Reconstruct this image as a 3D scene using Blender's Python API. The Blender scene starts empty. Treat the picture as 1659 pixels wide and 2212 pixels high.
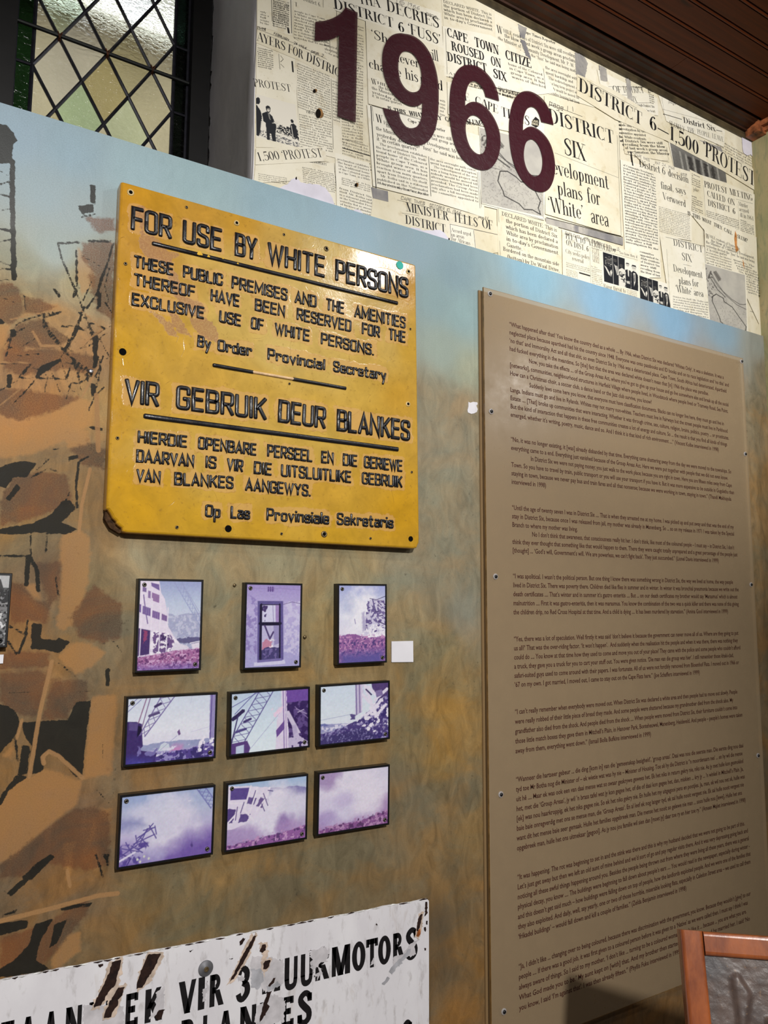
import bpy, bmesh, math, random
import numpy as np
from mathutils import Matrix, Vector
from mathutils.geometry import tessellate_polygon, delaunay_2d_cdt

random.seed(7)
rng = np.random.default_rng(7)
scene = bpy.context.scene
COL = scene.collection

# ------------------------------------------------------------------ camera
FPX = 1680.0
RC = np.array([[0.85053603, -0.52589875, 0.00435623],
               [-0.06436805, -0.09587445, 0.99331004],
               [0.52196286, 0.84512638, 0.11539575]])        # right, up, forward
CAM = np.array([0.0, -1.5, 1.55])
cam_data = bpy.data.cameras.new('camera')
cam_data.sensor_fit = 'VERTICAL'
cam_data.sensor_height = 36.0
cam_data.lens = FPX / 2212.0 * 36.0
cam_data.clip_start = 0.02
cam = bpy.data.objects.new('camera', cam_data)
COL.objects.link(cam)
M4 = Matrix.Identity(4)
for i in range(3):
    M4[i][0], M4[i][1], M4[i][2], M4[i][3] = RC[0][i], RC[1][i], -RC[2][i], CAM[i]
cam.matrix_world = M4
scene.camera = cam

# ------------------------------------------------------------------ view, world, lamps
scene.view_settings.view_transform = 'Standard'
scene.view_settings.look = 'None'
scene.view_settings.gamma = 1.0
scene.view_settings.use_curve_mapping = False
scene.view_settings.exposure = 0.0
world = bpy.data.worlds.new('world')
scene.world = world
world.use_nodes = True
bgn = world.node_tree.nodes['Background']
bgn.inputs[0].default_value = (1.0, 0.95, 0.88, 1)
bgn.inputs[1].default_value = 0.13


def spot(name, loc, target, power, size_deg, blend, radius, color):
    l = bpy.data.lights.new(name, 'SPOT')
    l.energy, l.spot_size, l.spot_blend, l.shadow_soft_size = power, math.radians(size_deg), blend, radius
    l.color = color
    o = bpy.data.objects.new(name, l)
    o.location = loc
    o.rotation_euler = (Vector(target) - Vector(loc)).to_track_quat('-Z', 'Y').to_euler()
    COL.objects.link(o)
    return o


def area(name, loc, target, power, sx, sy, color):
    l = bpy.data.lights.new(name, 'AREA')
    l.shape = 'RECTANGLE'
    l.energy, l.size, l.size_y, l.color = power, sx, sy, color
    o = bpy.data.objects.new(name, l)
    o.location = loc
    o.rotation_euler = (Vector(target) - Vector(loc)).to_track_quat('-Z', 'Y').to_euler()
    COL.objects.link(o)
    return o


WARM = (1.0, 0.98, 0.945)
spot('ceiling_spot_main', (1.6, -1.24, 2.97), (1.0, 0.0, 2.1), 22, 130, 0.9, 0.045, WARM)
spot('hall_lamp_far', (0.1, -3.7, 3.05), (0.5, 0.0, 1.15), 500, 60, 0.9, 0.09, WARM)
spot('hall_lamp_near', (0.35, -2.7, 3.1), (2.25, 0.0, 3.05), 360, 52, 0.8, 0.07, WARM)
spot('hall_lamp_left', (-1.9, -1.9, 2.9), (0.5, 0.0, 1.7), 46, 95, 0.9, 0.08, WARM)
spot('ceiling_spot_right', (2.9, -1.75, 2.75), (1.7, 0.0, 2.35), 22, 95, 0.9, 0.06, WARM)
area('window_daylight', (0.4, 1.7, 3.66), (0.4, 0.3, 3.0), 210, 3.2, 0.42, (0.86, 0.95, 1.0))
area('yard_skylight', (0.4, 0.62, 4.3), (0.4, 1.25, 2.9), 60, 2.4, 0.5, (0.95, 0.98, 1.0))


# ------------------------------------------------------------------ helpers
def s2l(c):
    c = np.asarray(c, float) / 255.0
    return np.where(c <= 0.04045, c / 12.92, ((c + 0.055) / 1.055) ** 2.4)


def rgba(c):
    a = s2l(c)
    return (float(a[0]), float(a[1]), float(a[2]), 1.0)


def W(x, y, d=0.0):
    """point of the vertical plane y = -d that photo point (x, y) shows: (X, Z)"""
    q = RC.T @ np.array([(x - 829.5) / FPX, -(y - 1106.0) / FPX, 1.0])
    t = (1.5 - d) / q[1]
    p = CAM + t * q
    return np.array([p[0], p[2]])


def WA(pts, d=0.0):
    return np.array([W(x, y, d) for x, y in pts])


def tag(o, label=None, cat=None, group=None, kind=None):
    if label: o['label'] = label
    if cat: o['category'] = cat
    if group: o['group'] = group
    if kind: o['kind'] = kind
    return o


def link(name, me, m=None, parent=None, origin=None):
    o = bpy.data.objects.new(name, me)
    if m is not None:
        me.materials.append(m)
    COL.objects.link(o)
    if parent is not None:
        o.parent = parent
    elif origin is not None:
        o.location = origin
    return o


def absloc(o):
    v = np.zeros(3)
    while o is not None:
        v += np.array(o.location)
        o = o.parent
    return v


def build(name, V, F, m, parent=None, smooth=False, attrs=None, origin=None):
    """V in world coordinates; the object's origin is put at its own base (or shares the parent's frame)"""
    V = np.asarray(V, float).reshape(-1, 3)
    if parent is not None:
        org = absloc(parent)
    else:
        lo, hi = V.min(0), V.max(0)
        org = np.array(origin) if origin is not None else np.array([(lo[0] + hi[0]) / 2, hi[1], lo[2]])
    if np.ptp(V[:, 1]) < 1e-9:          # flat print: face the room
        G = []
        for f in F:
            q = V[list(f)][:, [0, 2]]
            ar = np.sum(q[:, 0] * np.roll(q[:, 1], -1) - np.roll(q[:, 0], -1) * q[:, 1])
            G.append(f if ar > 0 else tuple(f)[::-1])
        F = G
    me = bpy.data.meshes.new(name)
    me.from_pydata((V - org).tolist(), [], [list(map(int, f)) for f in F])
    if attrs:
        for k, a in attrs.items():
            a = np.asarray(a, np.float32)
            if a.ndim == 2:
                at = me.attributes.new(k, 'FLOAT_COLOR', 'POINT')
                full = np.ones((len(a), 4), np.float32); full[:, :3] = a
                at.data.foreach_set('color', full.ravel())
            else:
                at = me.attributes.new(k, 'FLOAT', 'POINT')
                at.data.foreach_set('value', a)
    if smooth:
        me.polygons.foreach_set('use_smooth', [True] * len(me.polygons))
    me.update()
    return link(name, me, m, parent, org)


class MB:
    def __init__(self):
        self.V, self.F, self.n = [], [], 0

    def add(self, V, F):
        V = np.asarray(V, float).reshape(-1, 3)
        self.V.append(V)
        self.F.extend([[i + self.n for i in f] for f in F])
        self.n += len(V)
        return self

    def box(self, lo, hi):
        x0, y0, z0 = lo; x1, y1, z1 = hi
        V = [(x0, y0, z0), (x1, y0, z0), (x1, y1, z0), (x0, y1, z0), (x0, y0, z1), (x1, y0, z1), (x1, y1, z1), (x0, y1, z1)]
        return self.add(V, [(0, 3, 2, 1), (4, 5, 6, 7), (0, 1, 5, 4), (1, 2, 6, 5), (2, 3, 7, 6), (3, 0, 4, 7)])

    def bar(self, a, b, u, w, h, c=0.0):
        """square-section bar from a to b, u = direction of its width w; c = chamfer"""
        a, b, u = map(lambda q: np.asarray(q, float), (a, b, u))
        ax = (b - a) / np.linalg.norm(b - a)
        u = u - ax * (u @ ax); u /= np.linalg.norm(u)
        v = np.cross(ax, u)
        if c:
            sec = []
            for sx, sy, a0 in ((1, -1, -90), (1, 1, 0), (-1, 1, 90), (-1, -1, 180)):
                sec += [(sx * (w / 2 - c) + c * math.cos(math.radians(a0 + t)), sy * (h / 2 - c) + c * math.sin(math.radians(a0 + t))) for t in (0, 22, 45, 68, 90)]
        else:
            sec = [(-w / 2, -h / 2), (w / 2, -h / 2), (w / 2, h / 2), (-w / 2, h / 2)]
        n = len(sec)
        V = [a + u * p + v * q for p, q in sec] + [b + u * p + v * q for p, q in sec]
        F = [(i, (i + 1) % n, n + (i + 1) % n, n + i) for i in range(n)] + [tuple(range(n))[::-1], tuple(range(n, 2 * n))]
        return self.add(V, F)

    def tube(self, pts, r, n=8):
        pts = [np.asarray(p, float) for p in pts]
        V, F = [], []
        for i, p in enumerate(pts):
            d = pts[min(i + 1, len(pts) - 1)] - pts[max(i - 1, 0)]
            d /= np.linalg.norm(d)
            ref = np.array([0, 0, 1.0]) if abs(d[2]) < 0.9 else np.array([1.0, 0, 0])
            u = np.cross(d, ref); u /= np.linalg.norm(u); v = np.cross(d, u)
            rr = r[i] if hasattr(r, '__len__') else r
            V += [p + rr * (u * math.cos(2 * math.pi * k / n) + v * math.sin(2 * math.pi * k / n)) for k in range(n)]
        for i in range(len(pts) - 1):
            F += [(i * n + k, i * n + (k + 1) % n, (i + 1) * n + (k + 1) % n, (i + 1) * n + k) for k in range(n)]
        F += [tuple(range(n))[::-1], tuple(range((len(pts) - 1) * n, len(pts) * n))]
        return self.add(V, F)

    def lathe_y(self, c, prof, n=20):
        """turned about the y axis through c: prof = [(radius, y offset)] listed towards the room (-y)"""
        V, F = [], []
        for r, dy in prof:
            V += [(c[0] + r * math.cos(2 * math.pi * k / n), c[1] + dy, c[2] + r * math.sin(2 * math.pi * k / n)) for k in range(n)]
        for i in range(len(prof) - 1):
            F += [(i * n + k, i * n + (k + 1) % n, (i + 1) * n + (k + 1) % n, (i + 1) * n + k) for k in range(n)]
        F.append(tuple(range((len(prof) - 1) * n, len(prof) * n)))
        return self.add(V, F)

    def build(self, name, m, parent=None, **kw):
        return build(name, np.concatenate(self.V), self.F, m, parent, **kw)


def flat(poly, y, holes=()):
    """triangulated flat polygon(s) in the plane y: poly = (X, Z) list"""
    loops = [[Vector((p[0], p[1], 0)) for p in poly]] + [[Vector((p[0], p[1], 0)) for p in h] for h in holes]
    pts = [p for l in loops for p in l]
    tri = tessellate_polygon(loops)
    out = []
    for t in tri:
        a, b, c = (pts[i] for i in t)
        out.append(tuple(t) if (b.x - a.x) * (c.y - a.y) - (b.y - a.y) * (c.x - a.x) > 0 else tuple(t)[::-1])
    return np.array([(p.x, y, p.y) for p in pts]), out


def slab(mb, poly, y_front, y_back, holes=()):
    """flat polygon with its edge: front at y_front (towards the room, smaller y)"""
    V, F = flat(poly, y_front, holes)
    mb.add(V, F)
    for l in [poly] + list(holes):
        n = len(l)
        Vs = [(p[0], y_front, p[1]) for p in l] + [(p[0], y_back, p[1]) for p in l]
        mb.add(Vs, [(i, (i + 1) % n, n + (i + 1) % n, n + i) for i in range(n)])
    return mb


def catmull(P, n=6, closed=False):
    P = np.asarray(P, float)
    N = len(P); out = []
    rngk = range(N if closed else N - 1)
    for i in rngk:
        if closed:
            a, b, c, d = P[(i - 1) % N], P[i], P[(i + 1) % N], P[(i + 2) % N]
        else:
            b, c = P[i], P[i + 1]
            a = P[i - 1] if i else 2 * b - c
            d = P[i + 2] if i + 2 < N else 2 * c - b
        for k in range(n):
            t = k / n
            out.append(0.5 * ((2 * b) + (c - a) * t + (2 * a - 5 * b + 4 * c - d) * t * t + (3 * b - a - 3 * c + d) * t ** 3))
    if not closed: out.append(P[-1])
    return np.array(out)


# ---------------------------------------------------------------- noise and painted canvases (computed, not loaded)
def vnoise(h, w, cells, seed):
    r = np.random.default_rng(seed)
    ch, cw = max(2, int(cells * h / w)) + 2, cells + 2
    g = r.random((ch, cw))
    y = np.linspace(0, ch - 1.001, h); x = np.linspace(0, cw - 1.001, w)
    yi, xi = y.astype(int), x.astype(int)
    fy, fx = (y - yi)[:, None], (x - xi)[None]
    fy = fy * fy * (3 - 2 * fy); fx = fx * fx * (3 - 2 * fx)
    a = g[yi][:, xi]; b = g[yi][:, xi + 1]; c = g[yi + 1][:, xi]; d = g[yi + 1][:, xi + 1]
    return (a * (1 - fx) + b * fx) * (1 - fy) + (c * (1 - fx) + d * fx) * fy


def fbm(h, w, cells, seed, octv=4):
    s = 0; amp = 1; tot = 0
    for o in range(octv):
        s = s + amp * vnoise(h, w, min(int(cells * 2 ** o), w), seed + o); tot += amp; amp *= 0.55
    return s / tot


def sd_poly(px, py, poly):
    """signed distance (positive inside) of points to a polygon"""
    poly = np.asarray(poly, float); n = len(poly)
    d = np.full(px.shape, 1e9); ins = np.zeros(px.shape, bool)
    for i in range(n):
        ax, ay = poly[i]; bx, by = poly[(i + 1) % n]
        ex, ey = bx - ax, by - ay
        L = ex * ex + ey * ey + 1e-12
        t = np.clip(((px - ax) * ex + (py - ay) * ey) / L, 0, 1)
        d = np.minimum(d, np.hypot(px - ax - t * ex, py - ay - t * ey))
        c = (ay > py) != (by > py)
        ins ^= c & (px < ex * (py - ay) / (by - ay + 1e-12) + ax)
    return np.where(ins, d, -d)


def sd_line(px, py, pts, w):
    d = np.full(px.shape, 1e9)
    for (ax, ay), (bx, by) in zip(pts[:-1], pts[1:]):
        ex, ey = bx - ax, by - ay
        L = ex * ex + ey * ey + 1e-12
        t = np.clip(((px - ax) * ex + (py - ay) * ey) / L, 0, 1)
        d = np.minimum(d, np.hypot(px - ax - t * ex, py - ay - t * ey))
    return w / 2 - d


class Canvas:
    """small painted picture: coordinates 0..1 across, 0..1 down"""
    def __init__(self, w, h, c, asp):
        self.w, self.h, self.asp = w, h, asp
        y, x = np.mgrid[0:h, 0:w]
        self.x = x / (w - 1.0); self.y = y / (h - 1.0)
        self.c = np.zeros((h, w, 3)) + np.array(c, float)
        self.seed = 1

    def mixm(self, m, col):
        m = np.clip(m, 0, 1)[..., None]
        self.c = self.c * (1 - m) + np.asarray(col, float) * m
        return self

    def vgrad(self, stops):
        ys = [s[0] for s in stops]
        for k in range(3):
            self.c[..., k] = np.interp(self.y, ys, [s[1][k] for s in stops])
        return self

    def n(self, cells, octv=4):
        self.seed += 13
        return fbm(self.h, self.w, cells, self.seed, octv)

    def poly(self, pts, col, rough=0.0, cells=30, soft=None, a=1.0):
        px, py = self.x, self.y * self.asp
        sd = sd_poly(px, py, [(p[0], p[1] * self.asp) for p in pts])
        if rough: sd = sd + (self.n(cells) - 0.5) * rough
        s = soft or 1.2 / self.w
        return self.mixm(a * (sd / s + 0.5), col)

    def line(self, pts, w, col, a=1.0, rough=0.0):
        sd = sd_line(self.x, self.y * self.asp, [(p[0], p[1] * self.asp) for p in pts], w)
        if rough: sd = sd + (self.n(60) - 0.5) * rough
        return self.mixm(a * (sd * self.w / 1.2 + 0.5), col)

    def speck(self, pts, col, thr, cells, a=1.0, octv=3):
        sd = sd_poly(self.x, self.y * self.asp, [(p[0], p[1] * self.asp) for p in pts])
        m = (self.n(cells, octv) - thr) * 12 * np.clip(sd * 40 + 0.5, 0, 1)
        return self.mixm(a * m, col)

    def cloud(self, cx, cy, rx, ry, col, a=1.0, cells=6):
        d = 1 - np.hypot((self.x - cx) / rx, (self.y - cy) / ry) + (self.n(cells) - 0.5) * 0.9
        return self.mixm(a * np.clip(d * 1.6, 0, 1), col)

    def lattice(self, a, b, w0, w1, col, n=9, lw=0.012, al=1.0):
        a, b = np.array(a, float), np.array(b, float)
        d = (b - a) / np.linalg.norm(b - a); q = np.array([-d[1], d[0]])
        L0, L1 = a + q * w0 / 2, b + q * w1 / 2
        R0, R1 = a - q * w0 / 2, b - q * w1 / 2
        self.line([L0, L1], lw, col, al); self.line([R0, R1], lw, col, al)
        for i in range(n):
            t0, t1 = i / n, (i + 1) / n
            self.line([L0 + (L1 - L0) * t0, R0 + (R1 - R0) * t1], lw * .6, col, al)
            self.line([R0 + (R1 - R0) * t0, L0 + (L1 - L0) * t1], lw * .6, col, al)
        return self


def picture(name, cv, corners, y, m, parent, label=None):
    """the painted canvas as a fine coloured mesh on the quad corners (TL, TR, BR, BL in X, Z)"""
    tl, tr, br, bl = [np.asarray(c, float) for c in corners]
    u = cv.x[..., None]; v = cv.y[..., None]
    P = (tl * (1 - u) + tr * u) * (1 - v) + (bl * (1 - u) + br * u) * v
    V = np.stack([P[..., 0], np.full(P.shape[:2], y), P[..., 1]], -1).reshape(-1, 3)
    idx = np.arange(cv.h * cv.w).reshape(cv.h, cv.w)
    F = np.stack([idx[1:, :-1], idx[1:, 1:], idx[:-1, 1:], idx[:-1, :-1]], -1).reshape(-1, 4)
    o = build(name, V, F, m, parent, attrs={'col': s2l(np.clip(cv.c.reshape(-1, 3), 0, 255))})
    if label: o['label'] = label
    return o


# ---------------------------------------------------------------- materials
class NT:
    def __init__(self, name):
        self.m = bpy.data.materials.new(name)
        self.m.use_nodes = True
        self.t = self.m.node_tree
        self.t.nodes.clear()
        self.out = self.n('ShaderNodeOutputMaterial')
        self.b = self.n('ShaderNodeBsdfPrincipled')
        self.l(self.b.outputs[0], self.out.inputs[0])
        self.geo = None

    def n(self, t, **kw):
        nd = self.t.nodes.new(t)
        for k, v in kw.items(): setattr(nd, k, v)
        return nd

    def l(self, a, b):
        self.t.links.new(a, b)

    def pos(self, scale=(1, 1, 1), rot=(0, 0, 0)):
        if self.geo is None: self.geo = self.n('ShaderNodeNewGeometry')
        mp = self.n('ShaderNodeMapping')
        mp.inputs['Scale'].default_value = scale
        mp.inputs['Rotation'].default_value = rot
        self.l(self.geo.outputs['Position'], mp.inputs[0])
        return mp.outputs[0]

    def noise(self, scale, detail=4, rough=0.55, stretch=(1, 1, 1), rot=(0, 0, 0), dist=0.0):
        nd = self.n('ShaderNodeTexNoise')
        nd.inputs['Scale'].default_value = scale
        nd.inputs['Detail'].default_value = detail
        nd.inputs['Roughness'].default_value = rough
        nd.inputs['Distortion'].default_value = dist
        self.l(self.pos(stretch, rot), nd.inputs['Vector'])
        return nd.outputs['Fac']

    def attr(self, name):
        nd = self.n('ShaderNodeAttribute', attribute_name=name)
        return nd

    def math(self, op, a, b=None, c=None, clamp=False):
        nd = self.n('ShaderNodeMath', operation=op, use_clamp=clamp)
        for i, x in enumerate((a, b, c)):
            if x is None: continue
            if isinstance(x, (int, float)): nd.inputs[i].default_value = x
            else: self.l(x, nd.inputs[i])
        return nd.outputs[0]

    def rng(self, v, a, b, c=0.0, d=1.0):
        nd = self.n('ShaderNodeMapRange')
        nd.inputs['From Min'].default_value = a; nd.inputs['From Max'].default_value = b
        nd.inputs['To Min'].default_value = c; nd.inputs['To Max'].default_value = d
        self.l(v, nd.inputs['Value'])
        return nd.outputs['Result']

    def mix(self, f, a, b, mode='MIX'):
        nd = self.n('ShaderNodeMix', data_type='RGBA', blend_type=mode)
        for s, x in ((nd.inputs[0], f), (nd.inputs[6], a), (nd.inputs[7], b)):
            if isinstance(x, (int, float)): s.default_value = x
            elif isinstance(x, tuple): s.default_value = x
            else: self.l(x, s)
        return nd.outputs[2]

    def bump(self, h, strength=0.3, dist=0.002):
        nd = self.n('ShaderNodeBump')
        nd.inputs['Strength'].default_value = strength
        nd.inputs['Distance'].default_value = dist
        self.l(h, nd.inputs['Height'])
        self.l(nd.outputs[0], self.b.inputs['Normal'])

    def set(self, **kw):
        names = {'col': 'Base Color', 'rough': 'Roughness', 'metal': 'Metallic', 'spec': 'Specular IOR Level', 'trans': 'Transmission Weight',
                 'coat': 'Coat Weight', 'coatr': 'Coat Roughness', 'ior': 'IOR', 'alpha': 'Alpha'}
        for k, v in kw.items():
            s = self.b.inputs[names[k]]
            if isinstance(v, (int, float, tuple)): s.default_value = v
            else: self.l(v, s)
        return self


def plain(name, c, rough=0.5, spec=0.5, var=0.12, scale=30, metal=0.0, bump=0.0, coat=0.0):
    k = NT(name)
    f = k.rng(k.noise(scale), 0.3, 0.7)
    a = np.asarray(c, float)
    k.set(col=k.mix(f, rgba(np.clip(a * (1 - var), 0, 255)), rgba(np.clip(a * (1 + var), 0, 255))), rough=rough, spec=spec, metal=metal, coat=coat, coatr=0.1)
    if bump: k.bump(k.noise(scale * 4), bump, 0.001)
    return k.m

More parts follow.
